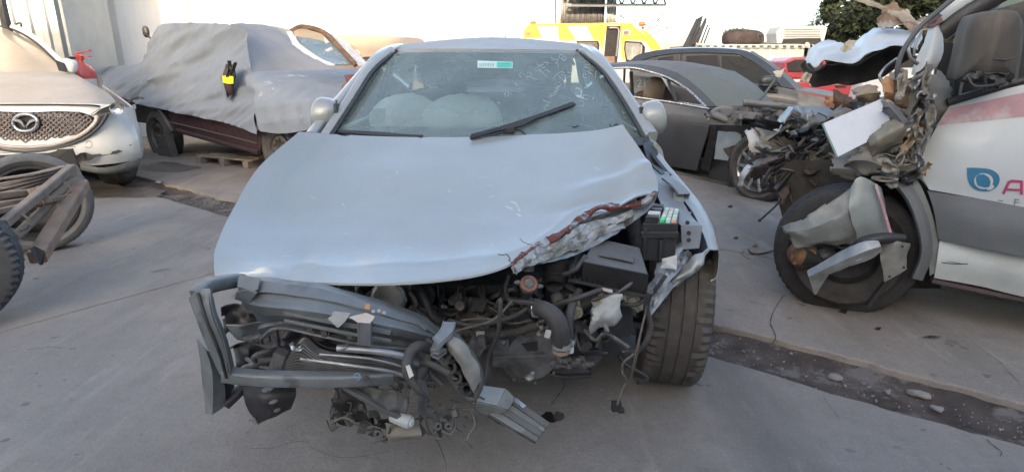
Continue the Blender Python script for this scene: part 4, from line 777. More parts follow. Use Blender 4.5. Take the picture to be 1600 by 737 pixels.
# headlamp wreck
ring = M(); c0 = [(684, 535), (700, 520), (724, 540), (744, 570), (750, 596), (738, 622), (722, 612), (706, 590), (690, 562)]
P = PP([(u, v, 1.36) for u, v in c0]); ring.tube(P, .011, 8, closed=True, sub=5); lampo = part('headlamp_rim', ring, plasg, car, 60)
m = M(); cc = W(716, 572, 1.42); PPi = ccrv(P, 3); n = len(PPi); m.add([p * 1 for p in PPi] + [p.lerp(cc, .4) + Vector((0, .06, 0)) for p in PPi] + [p.lerp(cc, .75) + Vector((0, .03, 0)) for p in PPi] + [cc], [(i, (i + 1) % n, (i + 1) % n + n, i + n) for i in range(n)] + [(i + n, (i + 1) % n + n, (i + 1) % n + 2 * n, i + 2 * n) for i in range(n)] + [(i + 2 * n, (i + 1) % n + 2 * n, 3 * n) for i in range(n)]); m.v = [p + noise.noise_vector(p * 30) * .006 for p in m.v]; part('headlamp_shell', m, plas, lampo, 35)
m = M(); m.sheet([PP([(700, 519, 1.345), (726, 538, 1.33), (745, 566, 1.335), (752, 596, 1.35)]), PP([(694, 528, 1.33), (716, 550, 1.31), (733, 578, 1.315), (744, 604, 1.34)]), PP([(702, 540, 1.34), (714, 562, 1.33), (728, 588, 1.335), (738, 612, 1.35)])], 5, .003, .006, 20, 4, edge=.006); part('headlamp_lens', m, mk('scuffed_grey_lens', (.20, .20, .195), .5, 0, .3, 18, .5, (.28, .275, .25)), lampo, 45)
m = M()
for u, v in ((704, 572), (728, 606), (712, 588), (696, 552)): c_ = W(u, v, 1.36); m.lathe([(.010, -.01), (.018, -.01), (.018, .012), (.010, .012), (.010, -.01)], c_, (random.uniform(-.3, .3), -1, .3), 14); m.box(c_ + Vector((.012, .0, -.012)), (.03, .02, .01), Matrix.Rotation(random.random(), 3, 'Y'))
m.bar(PP([(698, 566, 1.36), (716, 560, 1.35)]), .01, .006); m.bar(PP([(700, 582, 1.36), (735, 620, 1.36)]), .012, .008); part('bulb_socket', m, darkst, lampo, 35)
m = M(); m.uchan(PP([(703, 505, 1.36), (698, 520, 1.33), (684, 535, 1.31), (682, 548, 1.31), (692, 552, 1.30)]), .03, .012, .002, sub=4); part('bent_strap', m, galv, car, 40)
# black hose loop with white tag
m = M(); m.tube(PP([(672, 545, 1.36), (655, 540, 1.33), (640, 552, 1.31), (636, 572, 1.29), (640, 590, 1.285), (655, 610, 1.28), (670, 624, 1.30)]), [.013, .014, .015, .014, .012, .008, .003], 12, sub=5); bl = part('hose_loop', m, rubber, car, 70)
m = M(); m.patch(W(634, 571, 1.27), W(640, 569, 1.268), W(647, 586, 1.266), W(640, 590, 1.27), th=.002); part('white_tag', m, white_p, bl)
m = M(); m.tube(PP([(655, 570, 1.36), (672, 568, 1.34), (700, 582, 1.35)]), [.010, .008, .010], 10); m.tube(PP([(650, 600, 1.36), (660, 580, 1.35), (668, 560, 1.36), (660, 550, 1.38)]), .012, 10); m.tube(PP([(665, 530, 1.38), (680, 545, 1.38), (672, 580, 1.38), (690, 600, 1.38)]), .008, 10); part('torn_pipe', m, plasg, car, 60)
# lower plastic shrouds
scrap(car, 'lower_shroud', 0, [(535, 600, 0), (560, 598, 0), (600, 606, 0), (640, 618, 0), (560, 622, -.02), (580, 632, -.03), (605, 645, -.03), (632, 650, -.02)], 1.33, plasg, .010, .004, 3)
scrap(car, 'lower_shroud', 0, [(520, 604, 0), (540, 603, 0), (565, 615, 0), (518, 650, -.02), (545, 668, -.03), (590, 660, -.03)], 1.40, plas, .02, .004, 7)
scrap(car, 'lower_shroud', 0, [(560, 640, 0), (600, 650, 0), (640, 655, 0), (570, 662, -.02), (610, 672, -.03), (640, 668, -.03)], 1.42, plas, .02, .004, 17)
m = M(); m.bar(PP([(538, 603, 1.32), (570, 622, 1.30), (600, 640, 1.30), (630, 652, 1.31)]), .016, .012, sub=4); part('shroud_rib', m, plasg, car, 40)
m = M(); m.sheet([PP([(603, 660, 1.36), (625, 664, 1.35), (652, 660, 1.37)]), PP([(606, 678, 1.34), (628, 682, 1.33), (658, 676, 1.35)]), PP([(608, 692, 1.36), (630, 686, 1.35), (656, 684, 1.37)])], 4, .003, .008, 20, 5); part('beige_bracket', m, mk('dusty_olive_plastic', (.17, .165, .14), .7, 0, .3, 12, .5), car, 35)
m = M(); m.lathe([(0, -.03), (.014, -.03), (.016, -.01), (.018, .02), (.016, .027), (.0, .03)], W(628, 655, 1.31), (1, -.4, -.1), 18); cn = part('white_canister', m, mk('grey_white_plastic', (.36, .39, .39), .5, 0, .2), car, 50)
m = M(); m.lathe([(0, .031), (.010, .031), (.012, .027)], W(628, 655, 1.31), (1, -.4, -.1), 18); part('canister_cap', m, white_p, cn)
wires = [[(520, 602), (528, 615), (516, 640), (518, 668)], [(515, 662), (540, 652), (565, 668), (588, 672)], [(510, 655), (518, 672), (530, 665)], [(585, 690), (605, 682), (612, 664), (640, 664)], [(640, 655), (680, 650), (700, 640), (735, 638), (745, 625)], [(735, 638), (742, 662), (730, 685), (738, 698)], [(738, 640), (745, 655), (735, 676), (726, 690)], [(706, 640), (712, 660), (704, 678), (690, 672)], [(664, 650), (670, 672), (684, 690), (695, 718), (697, 737)], [(655, 662), (670, 678), (690, 686)]]
m = M()
for i, wv in enumerate(wires): m.tube([W(u, v, 1.36 + .03 * math.sin(i * 3 + k)) for k, (u, v) in enumerate(wv)], .0035 if i % 2 else .0022, 6, sub=5)
part('dangling_wires', m, cable, car, 60, kind='stuff')
m = M()
for (u, v) in ((520, 664), (566, 668), (583, 674), (600, 686), (680, 652), (692, 660), (700, 672), (684, 676), (712, 646), (670, 642), (690, 640), (545, 656), (655, 676), (696, 668)):
    m.box(W(u, v, 1.36), (random.uniform(.012, .032), random.uniform(.012, .03), random.uniform(.01, .02)), Matrix.Rotation(random.random() * 3, 3, 'Y') @ Matrix.Rotation(random.random() * 3, 3, 'X'))
for (u, v) in ((684, 664), (700, 664), (590, 676)): m.lathe([(.004, -.01), (.011, -.01), (.011, .01), (.004, .01), (.004, -.01)], W(u, v, 1.345), (.3, -1, .3), 12)
part('plug_cluster', m, plasg, car, 30, bevel=.001, kind='stuff')
# box-section rail end hanging to the ground
m = M(); m.sheet([PP([(744, 600, 1.46), (790, 607, 1.48)]), PP([(738, 625, 1.42), (776, 634, 1.43)])], 3, .004); m.sheet([PP([(790, 607, 1.48), (804, 622, 1.50)]), PP([(776, 634, 1.43), (792, 640, 1.46)])], 3, .004); m.sheet([PP([(738, 625, 1.42), (776, 634, 1.43), (792, 640, 1.46)]), PP([(745, 640, 1.50), (775, 650, 1.5), (790, 652, 1.52)])], 3, .004); rl = part('rail_end_box', m, mk('zinc_box', (.33, .36, .36), .4, .5, .2, 12, .3), car, 35, bevel=.002)
for k, (o, mt) in enumerate(((0, plasg), (1, steel), (2, plasg), (3, steel))):
    m = M(); a = (802 - 12 * o, 628 + 5 * o); b_ = (854 - 5 * o, 666 + 7 * o); m.bar(PP([(a[0], a[1], 1.50 - .01 * o), (b_[0], b_[1], 1.47 - .012 * o)]), .022, .022 if k % 2 else .03, up=(0, -.6, 1)); part('ribbed_rail_layer', m, mt, rl, 40, bevel=.003)
m = M(); m.plate(PP([(800, 622, 1.46), (806, 620, 1.47), (822, 633, 1.46), (818, 637, 1.45)]), .003); part('rail_tab', m, bright, rl)
scrap(car, 'torn_mount', 0, [(742, 632, 0), (770, 640, 0), (800, 655, 0), (760, 655, .0), (790, 668, 0), (815, 668, 0)], 1.52, darkst, .02, .004, 9)
# long cables from engine
lw_ = [([(775, 480), (782, 470), (778, 520), (762, 560), (757, 600)], .006, 1.46), ([(800, 470), (770, 500), (720, 515), (704, 522)], .004, 1.48), ([(700, 500), (740, 508), (800, 495), (840, 470)], .007, 1.55), ([(862, 478), (900, 466), (940, 452)], .008, 1.60), ([(640, 480), (670, 500), (690, 520)], .009, 1.56), ([(560, 455), (575, 470), (600, 480)], .008, 1.55), ([(520, 450), (535, 462), (548, 452), (545, 470)], .007, 1.5),
       ([(1016, 455), (1010, 480), (1016, 510), (1008, 535), (992, 552)], .010, 1.62), ([(1040, 430), (1022, 455), (1008, 462)], .007, 1.72), ([(1008, 490), (995, 545), (985, 590), (975, 602), (964, 632)], .0035, 1.60), ([(992, 552), (975, 565), (972, 580), (978, 590)], .004, 1.60), ([(992, 548), (980, 548), (974, 549)], .003, 1.60), ([(1012, 470), (1000, 530), (992, 570), (975, 610), (966, 630)], .002, 1.61), ([(964, 625), (950, 622), (938, 630), (948, 640), (962, 636)], .0018, 1.60),
       ([(640, 455), (650, 475), (640, 495), (655, 505)], .006, 1.55), ([(720, 500), (760, 498), (800, 505), (830, 500)], .004, 1.58), ([(880, 430), (900, 420), (915, 400)], .008, 1.66), ([(950, 470), (990, 476), (1010, 466)], .007, 1.66), ([(915, 500), (900, 520), (906, 545)], .004, 1.66), ([(795, 430), (790, 450), (795, 470)], .006, 1.55)]
for pts, r, Y in lw_:
    m = M(); m.tube([W(u, v, Y + .02 * math.sin(k * 2.1 + u)) for k, (u, v) in enumerate(pts)], r, 8, sub=6); part('engine_cable', m, cable if r < .006 else rubber, car, 60)
m = M(); m.box(W(963, 634, 1.6), (.03, .02, .03)); m.box(W(970, 640, 1.6), (.02, .02, .012)); part('cable_plug', m, plas, car, 30, bevel=.002)
# dense small stuff filling the bay
m = M(); rnd = random.Random(4)
for i in range(95):
    u, v = rnd.uniform(470, 930), rnd.uniform(452, 545)
    if v > 500 and u < 690: continue
    Y = 1.60 + rnd.random() * .22; c_ = W(u, v, Y); q = rnd.random(); rt = Matrix.Rotation(rnd.uniform(-.6, .6), 3, 'Y') @ Matrix.Rotation(rnd.uniform(-.6, .6), 3, 'Z')
    if q < .35: m.box(c_, (rnd.uniform(.015, .06), rnd.uniform(.02, .05), rnd.uniform(.01, .035)), rt)
    elif q < .6: r = rnd.uniform(.008, .022); m.lathe([(0, -r), (r * .8, -r), (r, -r * .6), (r, r), (0, r)], c_, (rnd.uniform(-.5, .5), -1, rnd.uniform(-.4, .6)), 12)
    else:
        p = c_; P = [p]
        for k in range(3): p = p + Vector((rnd.uniform(-.06, .08), rnd.uniform(-.02, .02), rnd.uniform(-.04, .04))); P.append(p)
        m.tube(P, rnd.uniform(.003, .008), 6)
part('engine_bay_clutter', m, MATS['oily_dark_metal'], car, 35, kind='stuff')
m = M()
for i in range(80):
    u, v = rnd.uniform(480, 1000), rnd.uniform(450, 560)
    if v > 490 and u < 690: continue
    c_ = W(u, v, 1.66 + rnd.random() * .25); rt = Matrix.Rotation(rnd.uniform(-.6, .6), 3, 'Y'); 
    if rnd.random() < .5: m.box(c_, (rnd.uniform(.03, .09), rnd.uniform(.02, .06), rnd.uniform(.02, .05)), rt)
    else:
        p = c_; P = [p]
        for k in range(3): p = p + Vector((rnd.uniform(-.1, .1), rnd.uniform(-.03, .03), rnd.uniform(-.06, .06))); P.append(p)
        m.tube(P, rnd.uniform(.006, .014), 6)
part('engine_bay_hose', m, plas, car, 35, kind='stuff')

m = M(); rnd = random.Random(12)
for i in range(26):
    u, v = rnd.uniform(500, 750), rnd.uniform(590, 660); P = []
    for k in range(4): P.append(W(u, v, 1.38 + rnd.uniform(-.04, .05))); u += rnd.uniform(-16, 22); v += rnd.uniform(-4, 12)
    m.tube(P, rnd.choice((.0015, .002, .003)), 5)
for i in range(22):
    u, v = rnd.uniform(520, 750), rnd.uniform(560, 655)
    c_ = W(u, v, 1.36 + rnd.uniform(0, .06)); rt = Matrix.Rotation(rnd.uniform(-1.5, 1.5), 3, 'Y') @ Matrix.Rotation(rnd.uniform(-1, 1), 3, 'Z'); m.box(c_, (rnd.uniform(.012, .045), rnd.uniform(.006, .02), rnd.uniform(.004, .016)), rt)
part('snapped_clips', m, plasg, car, 40, kind='stuff')
m = M()
for i in range(16):
    u, v = rnd.uniform(520, 900), rnd.uniform(470, 560); c_ = W(u, v, 1.52 + rnd.uniform(0, .06)); m.lathe([(0, 0), (.006, 0), (.007, .006), (.004, .008), (.004, .018)], c_, (rnd.uniform(-1, 1), 1, rnd.uniform(-1, 1)), 8)
part('bright_fasteners', m, alud, car, 40, kind='stuff')
# ---------------------------------------------------------------- white crossover, left
def flat_on(l, Y): return [W(u, v, Y) for u, v in l]
wpaint = mk('dusty_white_paint', (.68, .70, .68), .35, 0, .05, 3, .35, (.42, .37, .31), .04, 200, coat=.2)
chrome = mk('dull_chrome', (.5, .5, .49), .3, .9, .1, 20, .2)
suv = thing('white_crossover', 'dusty white crossover with a mesh grille and winged oval badge at the left edge', 'car', (-4.0, 7.0, 0))
Yf = lambda u: 5.55 + abs((u - 40) / 178) ** 4 * .38
def mir(l): return [(80 - u, v) for u, v in l]
def F_(l, dy=0): return [W(u, v, Yf(u) + dy) for u, v in l]
cols = [-136, -120, -80, -20, 40, 100, 160, 200, 216]
def fx(u): return abs(u - 40) / 176
rows_v = [lambda q: 163 + 6 * q ** 5, lambda q: 176 + 14 * q ** 3, lambda q: 205 + 5 * q, lambda q: 236 - 3 * q, lambda q: 262 - 14 * q ** 2]
uw = [lambda u: 40 + (u - 40) * .90, lambda u: 40 + (u - 40) * .94, lambda u: 40 + (u - 40) * .975, lambda u: u, lambda u: u]
gr_ = [[W(uw[i](u), rows_v[i](fx(u)), Yf(u) + [.06, .02, 0, -.02, .02][i] + (.25 if abs(u - 40) > 170 and i < 2 else 0)) for u in cols] for i in range(5)]
m = M(); m.sheet(gr_, 6, .02); fas = part('front_bumper', m, wpaint, suv, 50); fbv = m.bvh()
hr = [[(-115, 165, 5.95), (-60, 162, 5.66), (40, 161, 5.60), (140, 162, 5.66), (185, 166, 5.92)], [(-100, 145, 6.2), (-50, 141, 6.0), (40, 139, 5.95), (130, 140, 6.0), (170, 147, 6.2)], [(-62, 122, 6.65), (-30, 120, 6.5), (40, 119, 6.45), (105, 120, 6.5), (128, 122, 6.65)], [(-32, 113, 6.9), (-10, 113, 6.8), (40, 112, 6.75), (90, 113, 6.8), (112, 113, 6.9)]]
m = M(); m.sheet([PP(r) for r in hr], 6, .02); part('hood', m, mk('dust_coated_white_paint', (.50, .46, .41), .5, 0, .12, 3, .9, (.40, .345, .29), .04), suv, 50)
m = M(); m.bar(PP([(-60, 164.5, 5.62), (40, 163.5, 5.56), (140, 164.5, 5.62), (160, 168, 5.75)]), .012, .014, sub=4); part('hood_gap', m, plas, suv, 40)
m = M(); m.sheet([PP([(-24, 113, 6.85), (40, 113, 6.75), (103, 113, 6.85)]), PP([(-14, 75, 7.2), (40, 72, 7.1), (72, 78, 7.2)]), PP([(-2, 48, 7.55), (20, 44, 7.5), (38, 50, 7.55)])], 5, 0)
m.v = []; m.f = []
m.sheet([PP([(-28, 113, 6.85), (40, 113, 6.75), (104, 113, 6.85)]), PP([(-20, 78, 7.2), (20, 74, 7.1), (74, 79, 7.2)]), PP([(-60, 40, 7.6), (-30, 40, 7.5), (6, 43, 7.6)])], 5, 0)
part('windscreen', m, mk('dusty_gold_reflection_glass', (.36, .30, .225), .32, 0, .15, 2, .3, (.42, .35, .27), .02, coat=.5), suv, 50)  # tan base paints the golden sky reflection, under some dust
m = M(); m.bar(PP([(112, 116, 6.9), (92, 94, 7.05), (62, 66, 7.32), (30, 46, 7.55), (-5, 37, 7.8)]), .06, .05, up=(0, -1, 1), sub=5); part('windscreen_pillar', m, wpaint, suv, 60)
m = M(); m.bar(PP([(106, 116, 6.85), (86, 95, 7.0), (56, 67, 7.27), (24, 48, 7.5), (-10, 39, 7.75)]), .02, .02, up=(0, -1, 1), sub=5); part('windscreen_seal', m, plas, suv, 60)
m = M(); m.sheet([[Vector((x, 7.7, 1.66)) for x in (-8.2, -7.4, -6.65)], [Vector((x, 9, 1.68)) for x in (-8.9, -8.1, -7.5)], [Vector((x, 10.4, 1.45)) for x in (-9.6, -9.0, -8.4)]], 4, .02); part('roof', m, wpaint, suv, 50)
m = M(); a = gr_; side = [[gr_[i][-1], gr_[i][-1] + Vector((-.30, .5, 0)), gr_[i][-1] + Vector((-1.5, 1.9, .04 * (4 - i)))] for i in range(5)]; m.sheet(side, 4, .02); side = [[gr_[i][0], gr_[i][0] + Vector((-.4, .5, 0)), gr_[i][0] + Vector((-1.5, 1.9, 0))] for i in range(5)]; m.sheet(side, 4, .02); part('body_side', m, wpaint, suv, 50)
m = M(); c_ = W(108, 103, 6.75); m.ball(c_, (.16, .12, .15), 16, 10, Matrix.Rotation(.3, 3, 'Y'), .7); mo = part('door_mirror', m, wpaint, suv, 70)
m = M(); m.patch(c_ + Vector((-.09, -.055, .06)), c_ + Vector((-.0, -.07, .03)), c_ + Vector((.02, -.07, -.07)), c_ + Vector((-.08, -.05, -.05)), th=.01); part('mirror_glass', m, plas, mo)
# grille
half_ = [(40, 176), (90, 174), (122, 175), (138, 180), (150, 188), (144, 198), (125, 209), (95, 217), (40, 223)]
poly = half_ + [(80 - u, v) for u, v in half_[-2:0:-1]]
m = M(); m.plate(F_(poly, -.015), .02); gb = part('grille', m, plas, suv, 0)
def inside(u, v, P):
    r = False
    for i in range(len(P)):
        (x1, y1), (x2, y2) = P[i], P[i - 1]
        if (y1 > v) != (y2 > v) and u < (x2 - x1) * (v - y1) / (y2 - y1) + x1: r = not r
    return r
m = M()
for r_ in range(-3, 14):
    for c_i in range(-24, 25):
        u = 40 + c_i * 9 + (4.5 if r_ % 2 else 0); v = 176 + r_ * 3.9
        for du in (-4.5, 4.5):
            if inside(u, v, poly) and inside(u + du, v + 3.9, poly):
                a, b_ = W(u, v, Yf(u) - .035), W(u + du, v + 3.9, Yf(u + du) - .035); m.sweep([a, b_], [(-.006, -.008), (.006, -.008), (.006, .008), (-.006, .008)], up=(0, 1, 0), cap=False)
part('grille_mesh', m, mk('brown_dusty_grille', (.16, .135, .125), .55, .2, .2, 20, .4, (.28, .24, .21)), gb, 0, kind='stuff')
lo = [(155, 180), (152, 190), (140, 203), (118, 216), (85, 226), (40, 230)]; lo = lo + [(80 - u, v) for u, v in lo[-2::-1]]
m = M(); m.bar(F_(lo, -.03), .035, .07, up=(0, -1, 0), sub=3); part('grille_surround', m, mk('dusty_chrome_trim', (.42, .39, .37), .4, .5, .1, 10, .5), gb, 60)
lo2 = [(168, 178), (160, 192), (145, 207), (122, 221), (85, 232), (40, 237)]; lo2 = lo2 + [(80 - u, v) for u, v in lo2[-2::-1]]
m = M(); m.bar(F_(lo2, -.035), .02, .035, up=(0, -1, 0), sub=3); part('grille_shadow_gap', m, plasg, gb, 60)
# badge: oval with spread wings
m = M(); cb = Vector((40, 192, 0)); e_ = [(40 + 19 * math.cos(t), 192 + 13.2 * math.sin(t)) for t in [2 * math.pi * k / 24 for k in range(24)]]
m.plate(F_([(40 + (u - 40) * 1.3, 192 + (v - 192) * 1.15) for u, v in e_], -.045), .02); bd = part('badge_base', m, plas, gb, 0)
m = M(); m.tube(F_(e_, -.065), .016, 8, closed=True, sub=2); part('badge_ring', m, chrome, bd, 60)
m = M(); wl = [(23, 188), (32, 187), (38, 192), (41, 196), (44, 192), (50, 187), (58, 188)]
for A_, B_ in (((23, 186), (40, 198)), ((57, 186), (40, 198))):
    m.sheet([F_([A_, ((A_[0] + B_[0]) / 2 + (2 if A_[0] < 40 else -2), 187.5), (40, 197)], -.07), F_([(A_[0], A_[1] + 2.5), ((A_[0] + B_[0]) / 2 + (1 if A_[0] < 40 else -1), 192), (40, 200)], -.07)], 4, .012)
part('badge_wings', m, chrome, bd, 60)
# headlight, lower slot, chin
for mm in (lambda l: l, mir):
    hl = mm([(142, 180), (158, 170), (176, 163), (190, 162), (194, 170), (190, 178), (172, 179), (158, 182)])
    m = M(); m.plate([W(u, v, Yf(u) + .0 - .04) for u, v in hl], .04); h_ = part('headlight', m, mk('headlight_glass', (.10, .105, .10), .15, .3, .2, 20, .2, coat=.6) if 'headlight_glass' not in MATS else MATS['headlight_glass'], suv, 0, bevel=.006)
    m = M(); q = mm([(183, 170)])[0]; c_ = W(q[0], q[1], Yf(q[0]) - .05); m.lathe([(0, -.01), (.05, 0), (.06, .02)], c_, (.2, -1, 0), 18); part('headlight_lens', m, bright, h_, 60)
    m = M(); m.plate([W(u, v, Yf(u) - .04) for u, v in mm([(145, 242), (180, 236), (206, 225), (203, 232), (182, 240), (150, 245)])], .02); part('bumper_slot', m, plasg, suv, 0)
    m = M(); m.sheet([[W(u, v, Yf(u) - .03) for u, v in mm([(115, 252), (160, 262), (205, 252), (217, 246)])], [W(u, v, Yf(u) + .0) for u, v in mm([(118, 262), (165, 270), (207, 262), (217, 256)])], [W(u, v, Yf(u) + .3) for u, v in mm([(118, 262), (165, 270), (207, 262), (214, 258)])]], 4, .01); part('bumper_chin', m, mk('green_grey_plastic', (.13, .15, .14), .6, 0, .2, 8, .5) if 'green_grey_plastic' not in MATS else MATS['green_grey_plastic'], suv, 50)
m = M(); m.plate([W(u, v, Yf(u) - .05) for u, v in [(-40, 242), (0, 239), (112, 232), (118, 250), (124, 262), (60, 262), (0, 264), (-40, 264)]], .03); part('lower_intake', m, plas, suv, 0)
m = M(); m.sheet([F_([(118, 244), (130, 238), (150, 244)], -.07), F_([(118, 254), (134, 252), (142, 250)], -.07)], 4, .004, .02, 12, 3, fold=.02); part('torn_fog_bezel', m, darkst, suv, 30)
sc_ = M(); stroke(sc_, [(134, 224), (140, 220), (144, 226), (139, 231), (133, 229)], .8, fbv, .006); stroke(sc_, [(108, 230), (118, 229)], .8, fbv, .006); part('scuff_mark', sc_, plasg, suv, 0)
for x_, y_ in ((-4.35, 6.45), (-6.0, 6.3), (-6.3, 8.9), (-7.8, 8.7)): wheel('road_wheel', suv, (x_, y_, .35), (.25, -.97, 0) if 0 else (.97, .2, 0), .35, .22, .22, tyrem, rimm, 0)
m = M(); m.box((-5.8, 7.3, .55), (1.6, 2.2, .5), Matrix.Rotation(R(32), 3, 'Z')); part('underbody', m, plas, suv, 0)

# ---------------------------------------------------------------- wheeled fire extinguisher
def cyl_thing():
    c = W(133, 130, 7.55); x, y = c.x, c.y; t = thing('fire_extinguisher', 'large red fire extinguisher with a white label standing behind the white crossover', 'fire extinguisher', (x, y, 0))
    m = M(); pr = [(0, .25), (.12, .25), (.135, .28), (.14, .32), (.14, 1.12), (.13, 1.19), (.09, 1.25), (.04, 1.28), (.03, 1.33), (0, 1.33)]
    m.lathe(pr, (x, y, 0), (0, 0, 1), 28); part('cylinder', m, mk('red_enamel', (.50, .035, .03), .4, 0, .1, 8, .3, coat=.3), t, 50)
    m = M(); m.box((x, y, 1.35), (.06, .06, .06)); m.bar([Vector((x - .06, y, 1.385)), Vector((x + .15, y - .03, 1.36))], .03, .014); m.bar([Vector((x - .03, y, 1.40)), Vector((x + .16, y - .03, 1.43))], .03, .012); part('valve_handle', m, MATS['red_enamel'], t, 40)
    m = M(); m.tube([Vector((x - .03, y, 1.35)), Vector((x - .14, y - .02, 1.33)), Vector((x - .17, y - .03, 1.2)), Vector((x - .16, y - .02, .8))], .016, 8); part('hose', m, plas, t, 60)
    m = M(); n_ = 8; vs = []
    for k in range(n_ + 1):
        a = R(-92 + k * 9); vs += [(x + .142 * math.cos(a + .5), y + .142 * math.sin(a + .5), .90), (x + .142 * math.cos(a + .5), y + .142 * math.sin(a + .5), 1.10)]
    m.add(vs, [(2 * k, 2 * k + 2, 2 * k + 3, 2 * k + 1) for k in range(n_)]); lb = part('label', m, white_p, t, 60)
    m = M(); m.box((x, y, .13), (.34, .25, .24)); part('trolley_base', m, darkst, t, 30, bevel=.01)
cyl_thing()

# ---------------------------------------------------------------- corrugated walls
def corr(a, b, z0, z1, pitch, depth, mat, name, parent=None, flat=.5, **k):
    a, b = Vector((*a, 0)), Vector((*b, 0)); d = b - a; L_ = d.length; d.normalize(); n = Vector((-d.y, d.x, 0)); vs = []; N_ = int(L_ / pitch); pr = []
    for i in range(N_): s = i * pitch; pr += [(s, 0), (s + pitch * flat, 0), (s + pitch * (flat + .12), depth), (s + pitch * .88, depth)]
    pr.append((N_ * pitch, 0))
    for s, o in pr: p = a + d * s + n * o; vs += [(p.x, p.y, z0), (p.x, p.y, z1)]
    m = M(); m.add(vs, [(2 * i, 2 * i + 2, 2 * i + 3, 2 * i + 1) for i in range(len(pr) - 1)]); return part(name, m, mat, parent, 0, **k)
wall1 = thing('metal_shed', 'grey corrugated metal shed wall rising behind the white crossover', 'shed', (-7, 8.5, 0))
p1 = W(113, 100, 8.9)
gw = mk('grey_cladding', (.34, .37, .38), .55, .3, .08, 2, .3, streak=.25)
corr((-14, 6.9), (p1.x, p1.y), 0, 5, .20, .035, gw, 'cladding', wall1, .3); m = M(); m.box((p1.x, p1.y + .5, 2.5), (.04, 1.0, 5)); part('corner_return', m, gw, wall1)
m = M(); q = W(8, 30, 7.6); m.box((q.x, q.y, 2.4), (.07, .07, 4.8)); m.box((q.x - .35, q.y, 2.4), (.05, .05, 4.8)); part('post', m, darkst, wall1)
m = M(); m.tube([W(22, 40, 8.2), W(32, 36, 8.2), W(34, 44, 8.2), W(42, 50, 8.2)], .012, 6); part('conduit', m, darkst, wall1)
fence_w = thing('metal_fence', 'long white ribbed metal wall, sunlit along its top, behind the covered pickup', 'wall', (-6, 11, 0))
wm = mk('white_cladding', (.80, .79, .75), .6, 0, .05, 1, .2, streak=.12)
a_ = W(108, 60, 9.8); b_ = W(440, 60, 12.2)
corr((a_.x - 1, a_.y - .3), (b_.x, b_.y), 0, 5.2, .85, .07, wm, 'cladding', fence_w, .74)

# ---------------------------------------------------------------- pickup under a cloth
PK = Plane(-5.1, 8.5, 2.44, -1.8)
pk = thing('pickup_truck', 'maroon pickup on flat tyres, mostly hidden beneath a grey dust cover', 'pickup truck', (-4.2, 8.6, 0))
maroon = mk('faded_maroon_paint', (.040, .018, .027), .5, .1, .3, 4, .35, (.12, .10, .10), .05)
def plk(name, pts, mat, k=0., th=.02, par=pk, **kk): m = M(); m.plate(PK.P(pts, k), th); return part(name, m, mat, par, 0, **kk)
plk('bed_side', [(168, 128), (190, 146), (214, 155), (240, 160), (262, 166), (262, 178), (250, 176), (236, 168), (218, 161), (204, 164), (196, 180), (186, 166)], maroon)
plk('door', [(262, 160), (400, 190), (402, 214), (404, 240), (276, 206), (262, 178)], maroon, bevel=.008)
m = M(); m.bar(PK.P([(276, 204), (404, 238)], .02), .04, .05); part('sill', m, maroon, pk, 50); m = M(); m.bar(PK.P([(262, 190), (402, 224)], .012), .02, .018); part('side_moulding', m, plasg, pk, 50)
m = M(); m.bar(PK.P([(198, 175), (204, 160), (216, 153), (234, 159), (250, 175), (262, 192), (270, 206)], .03), .05, .05, up=(0, 0, 1), sub=4); part('arch_flare', m, plasg, pk, 60)
plk('front_wing', [(400, 180), (520, 170), (545, 190), (500, 250), (470, 235), (445, 212), (425, 205), (410, 220), (405, 240)], maroon)
m = M()
for a0, a1, z0, z1 in ((-.9, 3.7, .42, .62), (-.85, .95, .62, .80), (.95, 3.5, .62, .84)): 
    P = [PK.at(a, z, k) for a in (a0, a1) for k in (-.14, -1.5) for z in (z0, z1)]; m.add(P, [(0, 1, 3, 2), (4, 6, 7, 5), (0, 4, 5, 1), (2, 3, 7, 6), (0, 2, 6, 4), (1, 5, 7, 3)])
P = [PK.at(a, z, k) for a, z in ((1.15, .98), (1.3, 1.50), (1.85, 1.50), (2.2, 1.0)) for k in (-.45, -1.3)]
m.add(P, [(0, 2, 4, 6), (1, 7, 5, 3), (0, 1, 3, 2), (2, 3, 5, 4), (4, 5, 7, 6)]); part('cab_frame', m, darkst, pk, 0)
wheel('rear_wheel', pk, PK.at(0, .29, -.12), PK.n, .34, .23, .20, tyred, rimm, 8, flat=.012)
wheel('front_wheel', pk, PK.at(3.05, .33, -.10), PK.n, .34, .23, .20, tyred, rimm, 10)
wheel('rear_wheel', pk, PK.at(0, .33, -1.5), -PK.n, .34, .23, .20, tyred, rimm, 0)
wheel('front_wheel', pk, PK.at(3.05, .33, -1.5), -PK.n, .34, .23, .20, tyred, rimm, 0)
m = M(); q = PK.at(.36, .17, -.2); m.sheet([[PK.at(.16, .30, -.05), PK.at(.40, .32, -.06)], [PK.at(.15, .02, -.02), PK.at(.50, .015, -.04)]], 4, .1, .02, 6, 2); part('collapsed_tyre_wall', m, tyred, pk, 60)
